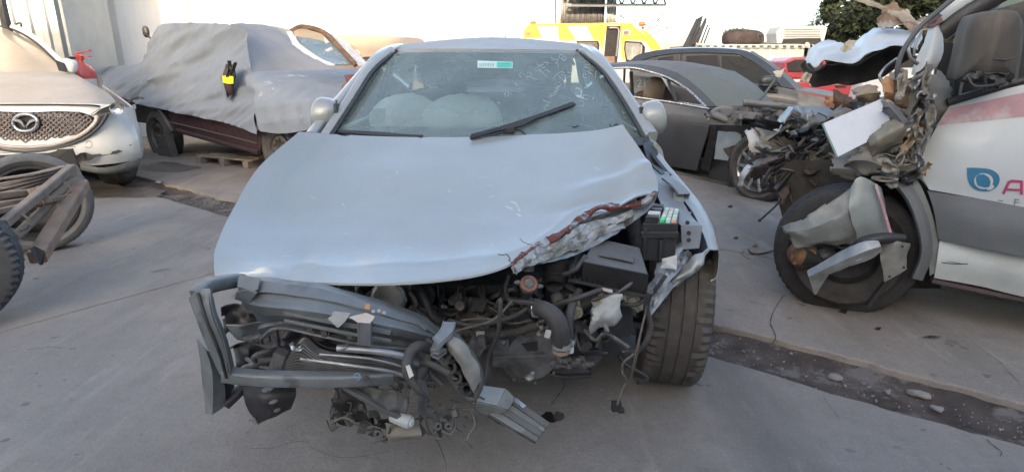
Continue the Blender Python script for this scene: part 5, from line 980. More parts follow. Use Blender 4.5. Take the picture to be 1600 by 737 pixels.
# dust cover, a thing of its own
clm = mk('grey_cover_cloth', (.175, .205, .25), .9, 0, .08, 3, 0, (.33, .31, .30), .12, 60)
sk_n = [[(164, 105), (189, 103.5), (214, 101), (228, 93), (239, 72), (247, 47), (262, 38), (300, 36), (335, 36.5), (364, 38), (390, 47)],
        [(164, 113), (189, 115), (213, 117), (230, 112), (242, 100), (250, 90), (268, 84), (302, 82), (337, 86), (366, 88), (400, 94)],
        [(165, 121), (189, 128), (212, 136), (230, 138), (244, 138), (256, 136), (275, 136), (306, 138), (341, 144), (370, 148), (404, 152)],
        [(167, 130), (190, 150), (214, 160), (232, 164), (246, 167), (262, 171), (284, 176), (314, 182), (346, 189), (378, 197), (408, 209)]]
kk = [[-.25, -.25, -.25, -.3, -.33, -.33, -.3, -.28, -.28, -.28, -.24], [-.12, -.1, -.1, -.14, -.18, -.2, -.2, -.2, -.2, -.2, -.15], [.0, .0, .0, -.02, -.05, -.05, -.04, -.03, -.03, .02, .05], [.06, .06, .05, .05, .05, .05, .06, .07, .08, .10, .12]]
def fold_wrinkle(m, a, amp, dirs):
    for i in range(a, len(m.v)):
        p = m.v[i]; d = 0; s_ = p.x * .8 - p.y * .6; z_ = p.z
        for (A, fa, fc, ph, am) in dirs:
            q = Vector(((s_ * math.cos(A) + z_ * math.sin(A)) * fa, (z_ * math.cos(A) - s_ * math.sin(A)) * fc, ph)); d += am * (1 - 2.2 * abs(noise.noise(q)))
        m.v[i] = p + Vector((.55, .8, 0)) * -(d * amp)
cover = M(); cover.sheet([[PK(u, v, kk[i][j]) for j, (u, v) in enumerate(r)] for i, r in enumerate(sk_n)], 14, .004, .012, .8, 3)
fold_wrinkle(cover, 0, .042, [(.30, .35, 3.5, 0, 1), (.15, .4, 7, 4, .7), (.42, .5, 13, 7, .4), (1.5, .6, 5, 11, .35)])
cv = part('dust_cover', cover, clm, None, 60, label='grey cloth cover draped over the cab and bed of the maroon pickup', cat='cloth cover')
nose = [[PK(430, 47, -1.1), PK(455, 48, -1.3), PK(470, 45, -1.5)], [PK(382, 45, -.3), PK(432, 60, -.8), PK(470, 75, -1.2)], [PK(392, 92, -.12), PK(440, 92, -.7), PK(520, 100, -1.2)], [PK(404, 120, -.05), PK(450, 112, -.7), PK(560, 108, -1.45)]]
c2 = M(); c2.sheet([[PK(364, 38, -.28), PK(395, 37, -.8), PK(432, 42, -1.3), PK(460, 48, -1.5)], [PK(384, 60, -.25), PK(412, 58, -.7), PK(448, 62, -1.2), PK(474, 76, -1.45)], [PK(392, 100, -.1), PK(430, 88, -.6), PK(480, 90, -1.1), PK(522, 103, -1.4)], [PK(396, 118, .0), PK(450, 112, -.6), PK(512, 112, -1.1), PK(570, 110, -1.5)]], 7, .004, .015, 2, 6); fold_wrinkle(c2, 0, .035, [(-.9, .5, 3.5, 0, 1), (-.6, .5, 7, 1, .6)])
part('cover_over_windscreen', c2, mk('dusty_lit_top_cloth', (.25, .26, .28), .9, 0, .12, 3, .5, (.36, .33, .30), .12, 60), cv, 60)  # paler beige-grey base holds dust and the light on the top
c3 = M(); c3.sheet([[PK(512, 110, -1.1), PK(560, 108, -1.45), PK(600, 118, -1.5)], [PK(396, 114, -.02), PK(470, 118, -.4), PK(545, 128, -.5)], [PK(396, 150, .06), PK(465, 150, .06), PK(545, 158, -.05)], [PK(402, 178, .12), PK(462, 182, .13), PK(545, 185, .0)], [PK(404, 203, .12), (PK(448, 208, .14)), PK(500, 200, .10)]], 14, .004, .012, 2, 9); fold_wrinkle(c3, 0, .036, [(-1.2, .4, 4, 0, 1), (-1.0, .5, 8, 1, .5), (.2, .4, 5, 3, .4)])
part('cover_over_hood', c3, mk('pale_worn_cover_cloth', (.21, .24, .28), .9, 0, .10, 5, 0, (.40, .37, .34), .12, 60, col2=(.40, .41, .43), thr=.62), cv, 60)
m = M(); ws_ = PP([(455, 49, 8.10), (473, 43, 8.20), (505, 52, 8.1), (530, 76, 7.75), (552, 101, 7.35), (522, 101, 7.25), (490, 85, 7.5), (465, 69, 7.8)]); ws_ = [p + Vector((0, -.55, 0)) if 0 else CAM + (p - CAM) * .86 for p in ws_]
m.plate(ws_, .01); wpk = part('windscreen', m, mk('dusty_green_glass', (.14, .19, .18), .12, 0, .2, 4, .3, (.30, .30, .26), 0, coat=.5), pk, 0)
def sc86(l): return [CAM + (W(*p) - CAM) * .853 for p in l]
m = M(); m.plate(sc86([(458, 48, 8.1), (473, 44, 8.2), (503, 53, 8.1), (517, 68, 7.9), (497, 73, 7.9), (462, 60, 8.0)]), .003); part('sunlit_glass_top', m, mk('painted_sunlit_cream', (.42, .33, .22), .7, 0, .1), wpk, 0)  # cream plate paints the sunlight on the top of the glass
m = M(); m.plate(sc86([(485, 54, 8.1), (503, 54, 8.1), (515, 66, 7.9), (504, 69, 7.9)]), .006); m.plate(sc86([(505, 80, 7.7), (518, 73, 7.75), (521, 77, 7.75), (508, 85, 7.65)]), .004); part('white_paper', m, white_p, wpk, 0)
m = M(); m.bar(sc86([(455, 49, 8.10), (473, 42, 8.20), (506, 51, 8.1), (532, 76, 7.75), (556, 102, 7.35)]), .05, .03, up=(0, -1, .5), sub=5); part('windscreen_pillar', m, rust, wpk, 60)
m = M(); m.sheet([sc86([(448, 50, 8.1), (460, 72, 7.8), (488, 90, 7.5), (520, 104, 7.2)]), sc86([(456, 48, 8.1), (468, 68, 7.8), (492, 86, 7.5), (524, 101, 7.25)])], 6, .003, .02, 14, 3, edge=.012); m.sheet([sc86([(508, 52, 8.1), (534, 74, 7.75), (560, 103, 7.3)]), sc86([(520, 54, 8.1), (548, 76, 7.75), (578, 104, 7.3)])], 6, .003, .03, 14, 6, edge=.012); part('frayed_cover_edge', m, mk('frayed_white_cloth', (.55, .55, .55), .9, 0, .15, 20), cv, 30)
m = M(); m.plate(sc86([(538, 118, 7.2), (570, 114, 7.2), (560, 134, 7.0), (545, 142, 7.0)]), .02); part('bonnet_corner', m, mk('dull_red_paint', (.16, .05, .05), .6), pk, 0)
# tear in the cover with a strapped mirror showing
m = M(); m.plate(PK.P([(353, 100), (360, 104), (366, 98), (368, 120), (362, 142), (354, 156), (350, 140), (348, 118)], .13), .006); tr_ = part('tear_opening', m, darkcrack, cv, 0)
m = M(); m.ball(PK(357, 128, .15), (.12, .06, .30), 12, 10, None, .9); part('maroon_mirror_back', m, maroon, tr_, 60)
m = M(); m.sheet([PK.P([(348, 119), (356, 118), (365, 120)], .20), PK.P([(349, 129), (357, 131), (365, 131)], .20)], 3, .006); part('yellow_tape', m, mk('yellow_tape', (.80, .72, .02), .5, 0, .1), tr_, 50)
m = M(); m.bar(PK.P([(356, 120), (360, 108), (358, 95)], .2), .05, .01); m.bar(PK.P([(358, 120), (364, 110), (368, 98)], .2), .04, .01); part('black_strap', m, plas, tr_, 40)
m = M(); m.sheet([PK.P([(344, 118), (346, 135), (352, 152)], .16), PK.P([(349, 118), (351, 138), (356, 158)], .19)], 4, .004, .01, 20); part('fold_beside_tear', m, clm, tr_, 60)
m = M(); m.ball(PK(228, 50, -.3), (.10, .05, .16), 10, 8, None, .8); m.bar(PK.P([(228, 52), (240, 66)], -.3), .02, .02); part('door_mirror', m, darkst, pk, 60)
# pallet
pa = thing('wooden_pallet', 'weathered grey wooden pallet lying under the front of the covered pickup', 'pallet', G(388, 256))
wd = mk('weathered_wood', (.20, .175, .15), .9, 0, .3, 14, .4, bump=.5)
o = G(386, 256); rt = Matrix.Rotation(R(-25), 3, 'Z')
for k in range(4):
    m = M(); m.box(o + rt @ Vector((-.0, -.30 + .2 * k, .125)), (1.0, .12, .022), rt); part('board', m, wd, pa, 0, bevel=.003)
for k in range(3):
    m = M(); m.box(o + rt @ Vector((-.42 + .42 * k, 0, .07)), (.09, .78, .09), rt); part('bearer', m, wd, pa, 0, bevel=.004)
# ---------------------------------------------------------------- scrap axle with two wheels, left foreground
ax_t = thing('scrap_axle', 'scrapped trailer axle with two tyres, leaf springs and brown frame beams, left foreground', 'axle', (-3.0, 3.6, 0))
wheel('rear_tyre', ax_t, Vector((W(54, 318, 4.05).x, 4.05, .34)), (.62, -.78, .12), .345, .20, .25, mk('pale_dusty_tyre', (.10, .105, .105), .85, 0, .2, 10, .85, (.21, .21, .205), .3), rimd, 0, off=-.3)
wheel('front_tyre', ax_t, Vector((W(-66, 450, 2.80).x, 2.72, .33)), (.50, -.86, .05), .335, .21, .20, tyred, rimm, 6, lug=.014)
def bm(pts, w_, h_, mat=tan, nm='frame_beam', **k): m = M(); m.bar(PP(pts), w_, h_, **k); return part(nm, m, mat, ax_t, 40, bevel=.003)
bm([(128, 288, 3.95), (58, 402, 3.05)], .085, .075); m = M(); m.bar(PP([(120, 300, 3.86), (112, 292, 3.92)]), .02, .09); part('beam_flange', m, rust, ax_t, 30)
m = M(); m.plate(PP([(46, 388, 3.0), (62, 414, 2.98), (68, 412, 3.0), (70, 392, 3.02), (54, 384, 3.02)]), .01); part('beam_end_plate', m, darkst, ax_t, 30)
bm([(5, 350, 3.0), (60, 305, 3.35), (112, 262, 3.85)], .05, .05, mk('grey_weld_beam', (.21, .165, .13), .75, .1, .35, 12, .5, (.30, .26, .22))); bm([(-10, 332, 3.0), (55, 317, 3.4), (102, 308, 3.7)], .035, .03, tan); bm([(-20, 308, 3.2), (50, 300, 3.5), (100, 285, 3.9)], .05, .04, tan)
bm([(-20, 322, 3.1), (48, 312, 3.4)], .04, .03, tan)
for k in range(5): bm([(-20, 318 - 9 * k, 3.3 + .05 * k), (50, 292 - 5 * k, 3.6), (100, 272 - 3 * k, 3.9)], .06, .010, MATS['grey_weld_beam'], 'leaf_spring', sub=3)
bm([(48, 296, 3.45), (62, 322, 3.4)], .04, .03, tan, 'spring_clamp'); bm([(62, 292, 3.45), (76, 318, 3.4)], .04, .03, tan, 'spring_clamp')
for (u, v, Y, r) in ((100, 293, 3.75, .06), (30, 345, 3.15, .07)):
    m = M(); P = [W(u, v, Y) + Vector((math.cos(a) * r, -.02, math.sin(a) * r * .7)) for a in [k * .5 for k in range(13)]]; m.tube(P, .007, 6); part('u_bolt', m, MATS['grey_weld_beam'], ax_t, 60)
m = M(); m.tube(PP([(20, 372, 3.05), (45, 350, 3.3), (110, 285, 3.9)]), .028, 10); m.tube(PP([(-30, 300, 3.5), (60, 282, 3.8), (90, 300, 3.95)]), .012, 8); part('axle_tube', m, MATS['grey_weld_beam'], ax_t, 60)
m = M(); m.sheet([PP([(92, 300, 3.85), (110, 282, 3.9), (128, 272, 4.0)]), PP([(84, 285, 3.8), (104, 266, 3.9), (118, 256, 4.0)])], 4, .006, .01, 14, 2); part('spring_hanger', m, MATS['grey_weld_beam'], ax_t, 30)
# ---------------------------------------------------------------- wrecked van, right
V = Plane(1.95, 2.75, .90, -.42)
vw = mk('van_white_paint', (.50, .535, .545), .42, 0, .06, 3, .35, (.36, .34, .31), .06, 120, coat=.15, streak=.12)
vpink = mk('faded_pink_stripe', (.42, .22, .245), .6, 0, .22, 5, .35, (.36, .33, .31), .05, col2=(.45, .36, .37), thr=.54)
vgrey = mk('van_grey_cladding', (.115, .125, .13), .65, 0, .2, 3, .35, (.19, .185, .18), .15, 90)
vin = mk('beige_inner_metal', (.25, .235, .20), .5, .3, .35, 5, .4, (.27, .245, .21), .3, 50)
mk('grey_green_arch', (.19, .205, .195), .5, .3, .2, 5, .35)
vmud = mk('wheel_house_mud', (.05, .045, .04), .9, 0, .4, 10)
van = thing('wrecked_van', 'white van with pink stripe and blue logo, its front crushed to bare metal, right edge', 'van', (2.1, 2.9, 0))
def vs_(rows, kfun=None, **k): m = M(); m.sheet([[V(u, v, kq) for u, v, kq in r] for r in rows], **k); return m
rows = [[(1490, 158, -.04), (1540, 145, -.03), (1600, 131, -.02), (1800, 88, 0), (2000, 40, 0)],
        [(1466, 196, -.01), (1530, 186, .02), (1600, 180, .03), (1800, 165, .04), (2000, 150, .04)],
        [(1446, 232, .0), (1520, 236, .05), (1600, 240, .06), (1800, 250, .06), (2000, 262, .06)],
        [(1434, 256, .0), (1515, 272, .05), (1600, 282, .06), (1800, 308, .06), (2000, 334, .06)],
        [(1452, 294, .0), (1515, 305, .03), (1600, 321, .04), (1800, 356, .04), (2000, 392, .04)]]
dm = vs_(rows, sub=8, th=.02, amp=.004, sc=2.2, seed=3)
dm.v = [p + V.n * (-.014 * math.exp(-((p - V(1452, 250)).length / .07) ** 2) + .010 * math.exp(-((p - V(1480, 222)).length / .06) ** 2)) for p in dm.v]
door = part('front_door', dm, vw, van, 50); db = dm.bvh()
m = M(); decal(m, [(1482, 170), (1660, 132), (1660, 176), (1466, 196)], db, 16, 4, .0025); part('pink_stripe', m, vpink, door, 0)
m = M()
P = [V(u, v, k) for u, v, k in ((1505, 250, .062), (1560, 252, .068), (1600, 254, .072), (1800, 262, .07))]; m.bar(P, .004, .004); part('door_crease', m, vgrey, door, 0)
m = M(); m.sheet([[V(u, v, k) for u, v, k in r] for r in ([(1450, 297, -.01), (1520, 310, .03), (1600, 325, .04), (2000, 398, .04)], [(1462, 330, .0), (1525, 344, .06), (1600, 358, .075), (2000, 434, .07)], [(1468, 372, .0), (1530, 384, .05), (1600, 398, .06), (2000, 470, .06)])], 6, .02, .003, 3); m.v = [p for p in m.v]; part('side_cladding', m, vgrey, van, 50)
m = M(); m.sheet([[V(u, v, k) for u, v, k in r] for r in ([(1467, 376, -.01), (1530, 387, .0), (1600, 400, .01), (2000, 475, .01)], [(1464, 402, .01), (1530, 412, .03), (1600, 426, .03), (2000, 506, .03)], [(1459, 431, -.01), (1530, 443, .0), (1600, 460, .0), (2000, 552, .0)])], 6, .02, .004, 4, 7); sill = part('sill_panel', m, mk('scuffed_white_sill', (.44, .47, .455), .6, 0, .15, 5, .6, (.36, .35, .31), .2, 40), van, 50); sb_ = m.bvh()
m = M(); stroke(m, [(1472, 410), (1490, 412), (1512, 412)], 1.4, sb_, .002); stroke(m, [(1480, 408), (1500, 411)], .7, sb_, .003); part('sill_scratch', m, darkst, sill, 0)
m = M(); m.bar([V(u, v, -.02) for u, v in ((1455, 436), (1600, 466), (2000, 560))], .06, .02); part('sill_lower_edge', m, mk('purple_brown_strip', (.08, .055, .05), .8), van, 0)  # dark purple-brown strip along the bottom of the sill
# logo: rounded drop with a ring, letters
blue = mk('logo_blue', (.03, .17, .30), .5, 0, .12, 20, .15, bump=0); mag = mk('logo_magenta', (.40, .04, .13), .5, 0, .15, 20, .15, bump=0); lgy = mk('logo_grey', (.16, .17, .18), .5, 0, .1, 20, .15, bump=0)
def bez(cx, cy, pts, k=2):
    return [(p.x, p.y) for p in ccrv([Vector((cx + a, cy + b, 0)) for a, b in pts], k)]
def fill(pts, mat, name, off, par):
    cx = sum(p[0] for p in pts) / len(pts); cy = sum(p[1] for p in pts) / len(pts); vs = []
    for u, v in pts + [(cx, cy)]:
        r = ray(u, v).normalized(); h = db.ray_cast(CAM, r)[0]; vs.append(h - r * off)
    n = len(pts); m = M(); m.add(vs, [(i, (i + 1) % n, n) for i in range(n)]); return part(name, m, mat, par, 0)
drop = [(1512, 262), (1538, 263), (1551, 266), (1560, 273), (1562, 282), (1558, 291), (1548, 298), (1535, 299), (1522, 295), (1514, 286), (1511, 275), (1511, 266)]
lg = fill([(p.x, p.y) for p in ccrv([Vector((*q, 0)) for q in drop], 3)], blue, 'logo_drop', .003, door)
fill([(p.x, p.y) for p in ccrv([Vector((1537 + 15 * math.cos(t), 283 + 12.5 * math.sin(t), 0)) for t in [k * math.pi / 5 for k in range(10)]], 3)], vw, 'logo_ring', .0045, door)
fill([(1528, 273), (1537, 272), (1545, 277), (1548, 284), (1546, 292), (1538, 293), (1528, 290), (1525, 283), (1525, 277)], blue, 'logo_core', .006, door)
fill([(1542, 297), (1544, 289), (1549, 287), (1554, 291), (1550, 296)], vw, 'logo_notch', .0048, door)
m = M(); stroke(m, [(1568, 302), (1576, 285), (1581, 283), (1596, 284), (1596, 303)], 4.6, db, .003, 1); stroke(m, [(1573, 296), (1595, 297)], 3.6, db, .0036, 1); part('letter_a', m, mag, door, 0)
m = M(); stroke(m, [(1604, 284), (1604, 304)], 4.6, db, .003, 1); part('letter_l', m, mag, door, 0)
m = M(); stroke(m, [(1560, 309), (1559, 317)], 1.7, db, .003, 1); stroke(m, [(1567, 310), (1566, 318)], 1.7, db, .003, 1); stroke(m, [(1560, 313), (1567, 314)], 1.5, db, .0034, 1); part('letter_h', m, lgy, door, 0)
m = M(); stroke(m, [(1586, 311), (1585, 320)], 1.8, db, .003, 1)
for dv in (0, 4.3, 8.6): stroke(m, [(1586, 311.5 + dv), (1592, 312.2 + dv)], 1.5, db, .0034, 1)
part('letter_e', m, lgy, door, 0)
# wheel, arch
vc = V(1322, 400, -.02); vc = Vector((vc.x, vc.y, .33)); 
wheel('front_wheel', van, vc + V.n * -.14, V.n, .345, .24, .22, mk('van_tyre', (.028, .027, .027), .8, 0, .3, 12, .35, (.11, .10, .095), .4, 120), rimd, 0, flat=.02)
m = M(); h_ = V(1250, 400, .12); m.lathe([(0, .03), (.03, .03), (.045, .02), (.05, -.01), (.07, -.03), (.07, -.1), (0, -.1)], h_, V.n + Vector((-.3, 0, 0)), 20)
for k in range(6): a = k * 1.05; m.lathe([(0, .03), (.008, .03), (.008, .01)], h_ + Vector((math.cos(a) * .035, 0, math.sin(a) * .035)), V.n + Vector((-.3, 0, 0)), 6)
part('rusty_hub', m, rust, van, 40)
m = M(); m.tube([h_, V(1285, 405, .05), V(1330, 395, -.05)], [.05, .035, .04], 12); m.ball(V(1290, 400, .05), (.12, .1, .1), 12, 8); m.lathe([(.02, -.02), (.03, -.02), (.03, .03), (.02, .03), (.02, -.02)], V(1318, 378, .12), V.n, 16); m.bar([V(1262, 382, .06), V(1330, 380, .02)], .03, .05); part('suspension_arm', m, plas, van, 50)
m = M(); m.lathe([(.15, 0), (.235, .02), (.245, .05), (.235, .06), (.15, .03)], vc + V.n * .0, V.n, 40); part('rusty_rim_edge', m, vmud, van, 50)
a1 = [(1340, 262), (1372, 258), (1402, 268), (1430, 300), (1450, 345), (1456, 395), (1440, 438)]; a2 = [(1338, 278), (1368, 272), (1392, 284), (1416, 312), (1432, 352), (1438, 395), (1424, 434)]
m = M(); m.sheet([V.P(a1, .03), V.P([((a[0] + b[0]) / 2, (a[1] + b[1]) / 2) for a, b in zip(a1, a2)], .06), V.P(a2, .04), V.P(a2, -.25)], 5, .004, .004, 9); part('arch_flare', m, vgrey, van, 50)
m = M(); m.sheet([V.P([(1346, 250), (1390, 250), (1432, 280), (1460, 350), (1470, 420)], .0), V.P([(1340, 270), (1385, 268), (1420, 300), (1448, 360), (1452, 430)], .01)], 5, .006); part('arch_panel', m, MATS['grey_green_arch'], van, 50)
m = M(); P1_ = V.P(a2, -.02); P2_ = V.P(a2, -.7); m.sheet([P1_, P2_], 5, .004); m.add([V(1200, 250, -.55), V(1470, 250, -.55), V(1470, 450, -.55), V(1250, 450, -.55)], [(0, 1, 2, 3)]); part('wheel_house', m, vmud, van, 50)
m = M(); P = [V.at(a, z, k) for a in (.25, 2.2) for k in (-.06, -1.5) for z in (.25, .9)]; m.add(P, [(0, 1, 3, 2), (4, 6, 7, 5), (0, 4, 5, 1), (2, 3, 7, 6), (0, 2, 6, 4), (1, 5, 7, 3)]); part('cab_floor', m, vmud, van, 0)
# torn wing panels in front of the wheel
m = M(); m.sheet([[V(*p) for p in r] for r in ([(1220, 352, .16), (1256, 340, .18), (1300, 310, .16), (1345, 278, .12)], [(1224, 362, .2), (1262, 358, .22), (1310, 338, .20), (1350, 310, .18)], [(1236, 376, .2), (1268, 380, .2), (1318, 372, .18), (1352, 350, .19)], [(1243, 392, .2), (1272, 384, .18), (1322, 382, .15), (1356, 378, .17)])], 9, .003, .006, 6, 4, fold=.010, edge=.003, tear=.05, flat=True); tw = part('torn_wing', m, mk('grey_green_inner_wing', (.20, .215, .205), .45, .35, .3, 6, .35, (.26, .25, .22), .2), van, 40)
m = M(); m.sheet([[V(*p) for p in r] for r in ([(1330, 292, .18), (1344, 276, .18), (1372, 290, .14), (1378, 300, .12)], [(1326, 325, .20), (1350, 315, .19), (1372, 325, .16), (1384, 335, .12)], [(1332, 350, .20), (1352, 350, .19), (1375, 352, .16), (1388, 352, .12)], [(1340, 372, .19), (1358, 373, .18), (1378, 371, .16), (1392, 366, .12)])], 6, .003, .004, 9, 14, edge=.004, flat=True); part('torn_wing_fold', m, mk('pale_grey_green_wing', (.27, .30, .29), .4, .4, .2, 6, .3, (.27, .26, .24), .1), tw, 40)
m = M(); m.bar(V.P([(1368, 288), (1378, 318), (1386, 345), (1392, 366)], .17), .012, .012, sub=3); part('pink_edge', m, vpink, tw, 40)
m = M(); m.tube([V(1330, 392, .22), V(1350, 378, .24), (V(1380, 372, .24)), V(1412, 372, .2)], [.02, .028, .028, .02], 10); part('black_strut', m, plas, van, 60)
m = M(); m.sheet([[V(*p) for p in r] for r in ([(1262, 424, .24), (1310, 395, .26), (1350, 378, .28), (1372, 376, .27)], [(1264, 432, .28), (1314, 408, .3), (1352, 392, .31), (1375, 384, .28)], [(1268, 438, .25), (1320, 418, .27), (1358, 404, .28), (1378, 390, .25)])], 7, .004, .006, 12, 5, flat=True, edge=.003); m.sheet([[V(1263, 430, .24), V(1300, 420, .24)], [V(1272, 460, .2), V(1276, 458, .2)]], 5, .003, .006, 12); part('torn_rail', m, mk('silver_torn_rail', (.36, .38, .38), .35, .6, .3, 12, .3), van, 35)
m = M(); m.plate(V.P([(1332, 402), (1344, 396), (1346, 406), (1338, 408)], .3), .003); part('rail_clip', m, bright, van)
m = M(); m.sheet([[V(*p) for p in r] for r in ([(1373, 380, .2), (1400, 377, .24), (1422, 380, .2)], [(1376, 405, .22), (1400, 402, .22), (1416, 404, .18)], [(1382, 440, .2), (1400, 430, .2), (1416, 420, .17)])], 6, .003, .006, 16, 9, edge=.003); pp_ = part('holed_gusset', m, mk('stained_zinc', (.26, .26, .235), .45, .4, .3, 14, .4), van, 40)
m = M()
for u, v in ((1390, 432), (1412, 418), (1410, 385)): m.lathe([(0, 0), (.006, 0), (.006, -.003), (0, -.003)], V(u, v, .235), V.n, 10)
part('gusset_hole', m, darkcrack, pp_, kind='stuff')
m = M(); m.bar(V.P([(1355, 478), (1372, 456), (1385, 440)], .1), .04, .02); part('hanging_strap', m, plas, van)
# pillar structure, bare metal
m = M()
m.sheet([[V(*p) for p in r] for r in ([(1392, 130, -.02), (1430, 118, .05), (1470, 110, .0), (1492, 140, -.05)], [(1400, 165, .0), (1432, 160, .07), (1462, 165, .02), (1478, 180, -.04)], [(1405, 200, .02), (1430, 205, .08), (1450, 210, .02), (1460, 215, -.04)], [(1395, 235, .02), (1418, 240, .07), (1436, 245, .02), (1442, 255, -.04)], [(1385, 262, .0), (1415, 270, .03), (1440, 282, .02), (1456, 300, -.02)])], 8, .004, .012, 5, 6, fold=.026, tear=.05, flat=True)
pil = part('crushed_pillar', m, vin, van, 40)
m = M(); 
for u, v, r in ((1414, 221, .012), (1403, 236, .014), (1440, 150, .018), (1424, 190, .012), (1446, 128, .010)): m.lathe([(r * 1.0, .006), (r * 1.35, .0), (r, -.002), (0, -.004)], V(u, v, .11), V.n, 16)
part('pillar_hole', m, darkcrack, pil, 40, kind='stuff')
m = M(); m.lathe([(.014, 0), (.019, .005), (.025, 0)], V(1442, 150, .12), V.n, 20); m.lathe([(.0, .01), (.008, .01), (.012, 0)], V(1460, 150, .1), V.n, 8); m.lathe([(.0, .01), (.008, .01), (.012, 0)], V(1443, 137, .1), V.n, 8); part('pillar_boss', m, alu, pil, 40)
scraps = [([(1345, 215), (1380, 205), (1410, 195), (1340, 250), (1385, 245), (1412, 240)], .10, vin, .035), ([(1330, 240), (1365, 232), (1395, 250), (1318, 262), (1345, 270), (1372, 272)], .12, vin, .03), ([(1385, 120), (1400, 105), (1420, 110), (1380, 165), (1400, 175), (1425, 170)], .03, mk('tan_torn_metal', (.26, .19, .12), .65, .1, .4, 8, .3), .03), ([(1300, 250), (1330, 245), (1350, 262), (1295, 275), (1322, 285), (1345, 280)], .0, vin, .03), ([(1385, 160), (1395, 158), (1424, 195), (1375, 175), (1390, 182), (1412, 208)], .14, vgrey, .01), ([(1330, 140), (1352, 132), (1372, 135), (1338, 162), (1360, 160), (1378, 155)], -.15, MATS['tan_torn_metal'], .02), ([(1378, 128), (1386, 120), (1394, 130), (1384, 160), (1390, 168), (1400, 165)], .08, rustl, .02)]
for i, (pts, k, mt, am) in enumerate(scraps):
    m = M(); n = len(pts) // 2; m.sheet([V.P(pts[:n], k), V.P([((a[0] + b[0]) / 2, (a[1] + b[1]) / 2) for a, b in zip(pts[:n], pts[n:])], k + .05), V.P(pts[n:], k)], 7, .003, am * .5, 7, i * 3, fold=am * .9, edge=.006, tear=.14, flat=True); part('crumpled_panel', m, mt, van, 30)
m = M()
m.sheet([[V(*p) for p in r] for r in ([(1350, 218, .1), (1375, 195, .16), (1405, 185, .14), (1425, 192, .1)], [(1355, 232, .18), (1380, 215, .22), (1408, 200, .2), (1426, 205, .1)], [(1366, 248, .1), (1388, 235, .14), (1410, 222, .12), (1428, 214, .05)])], 8, .003, .012, 8, 3, fold=.022, edge=.004, tear=.1); part('crumpled_panel', m, mk('olive_torn_metal', (.20, .185, .14), .5, .3, .4, 9, .4), van, 30)
rs = random.Random(77)
for i in range(34):
    v = rs.uniform(118, 285); uc = 1440 - (v - 118) * .12; u = uc + rs.uniform(-42, 26); a = rs.choice((-1.2, -.9, 1.4, .3)) + rs.uniform(-.3, .3); L_, H_ = rs.uniform(9, 26), rs.uniform(3, 8); c_, s_ = math.cos(a), math.sin(a); k = rs.uniform(.05, .14); q = lambda x, y, dk: V(u + x * c_ - y * s_, v + x * s_ + y * c_, k + dk)
    m = M(); m.sheet([[q(-L_, -H_, .0), q(0, -H_, .03), q(L_, -H_ * .5, .0)], [q(-L_, 0, .03), q(0, 0, -.01), q(L_, 0, .03)], [q(-L_, H_, 0), q(0, H_ * 1.3, .02), q(L_, H_, -.02)]], 4, .003, .006, 18, i * 1.3, fold=.010, edge=.003, tear=.12, flat=True); part('pillar_shred', m, [vin, MATS['grey_green_arch'], vin, galv, MATS['tan_torn_metal'], vin, darkst, MATS['olive_grey_rail'] if 'olive_grey_rail' in MATS else vin][i % 8], van, 22)
# upright white fender fin, door pillar bars
m = M(); m.sheet([[V(*p) for p in r] for r in ([(1454, 36, -.08), (1462, 36, -.05), (1471, 40, -.08)], [(1444, 66, -.02), (1458, 68, .02), (1474, 76, -.02)], [(1434, 92, .0), (1450, 96, .04), (1466, 98, .0)], [(1424, 116, .0), (1434, 120, .03), (1444, 122, .0)])], 6, .004, .006, 9, 3, edge=.004); part('white_fender_fin', m, vw, van, 45)
m = M(); m.sheet([[V(*p) for p in r] for r in ([(1450, 96, .05), (1446, 108, .05)], [(1440, 112, .05), (1420, 124, .03)], [(1424, 122, .04), (1408, 132, .0)])], 5, .003, .01, 15, fold=.02, edge=.01); part('burnt_paint_tear', m, mk('brown_red_tear', (.12, .07, .06), .7), van, 30)
def vbar(pts, w_, h_, mt, nm, sub=4, k=0): m = M(); m.bar([V(*p) if len(p) == 3 else V(*p, k) for p in pts], w_, h_, up=(0, 0, 1), sub=sub); return part(nm, m, mt, van, 50)
vbar([(1455, 40), (1480, 18), (1520, -8), (1600, -55)], .06, .05, vw, 'windscreen_pillar', k=-.1)
vbar([(1470, 52), (1500, 30), (1540, 5), (1620, -40)], .05, .07, plas, 'pillar_trim', k=-.07)
vbar([(1466, 22), (1452, 40), (1470, 30)], .05, .03, mk('purple_dust_metal', (.16, .11, .11), .7), 'pillar_tear', k=-.05)
vbar([(1530, 20), (1550, 5), (1580, -18)], .03, .04, vw, 'window_frame', k=-.12); vbar([(1490, 100), (1510, 75), (1540, 30), (1575, -20)], .03, .03, vw, 'window_frame', k=-.15)
vbar([(1480, 60), (1500, 45), (1525, 40)], .02, .02, galv, 'window_channel', k=-.2)
m = M(); m.tube([V(*p) for p in ((1492, -4, .0), (1468, 16, .03), (1440, 40, .06), (1418, 68, .08), (1406, 92, .1), (1402, 115, .1), (1408, 140, .08))], .011, 10); part('black_cable_loom', m, plasg, van, 60)
m = M(); m.tube([V(*p) for p in ((1428, 60, .0), (1420, 75, .03), (1424, 92, .03), (1434, 100, .02))], .008, 8); m.tube([V(*p) for p in ((1440, 50, .0), (1430, 70, .03), (1428, 88, .03))], .006, 8); m.tube([V(*p) for p in ((1402, 92, .0), (1385, 105, -.1), (1375, 118, -.1), (1378, 128, -.1))], .008, 8); part('grey_cable', m, galv, van, 60)
m = M(); m.sheet([[V(*p) for p in r] for r in ([(1475, 85, -.12), (1490, 80, -.1)], [(1468, 150, -.08), (1492, 148, -.06)])], 4, .01); m.box(V(1480, 120, -.1), (.1, .06, .3), Matrix.Rotation(R(-25), 3, 'Z')); part('inner_door_trim', m, plas, van, 40)
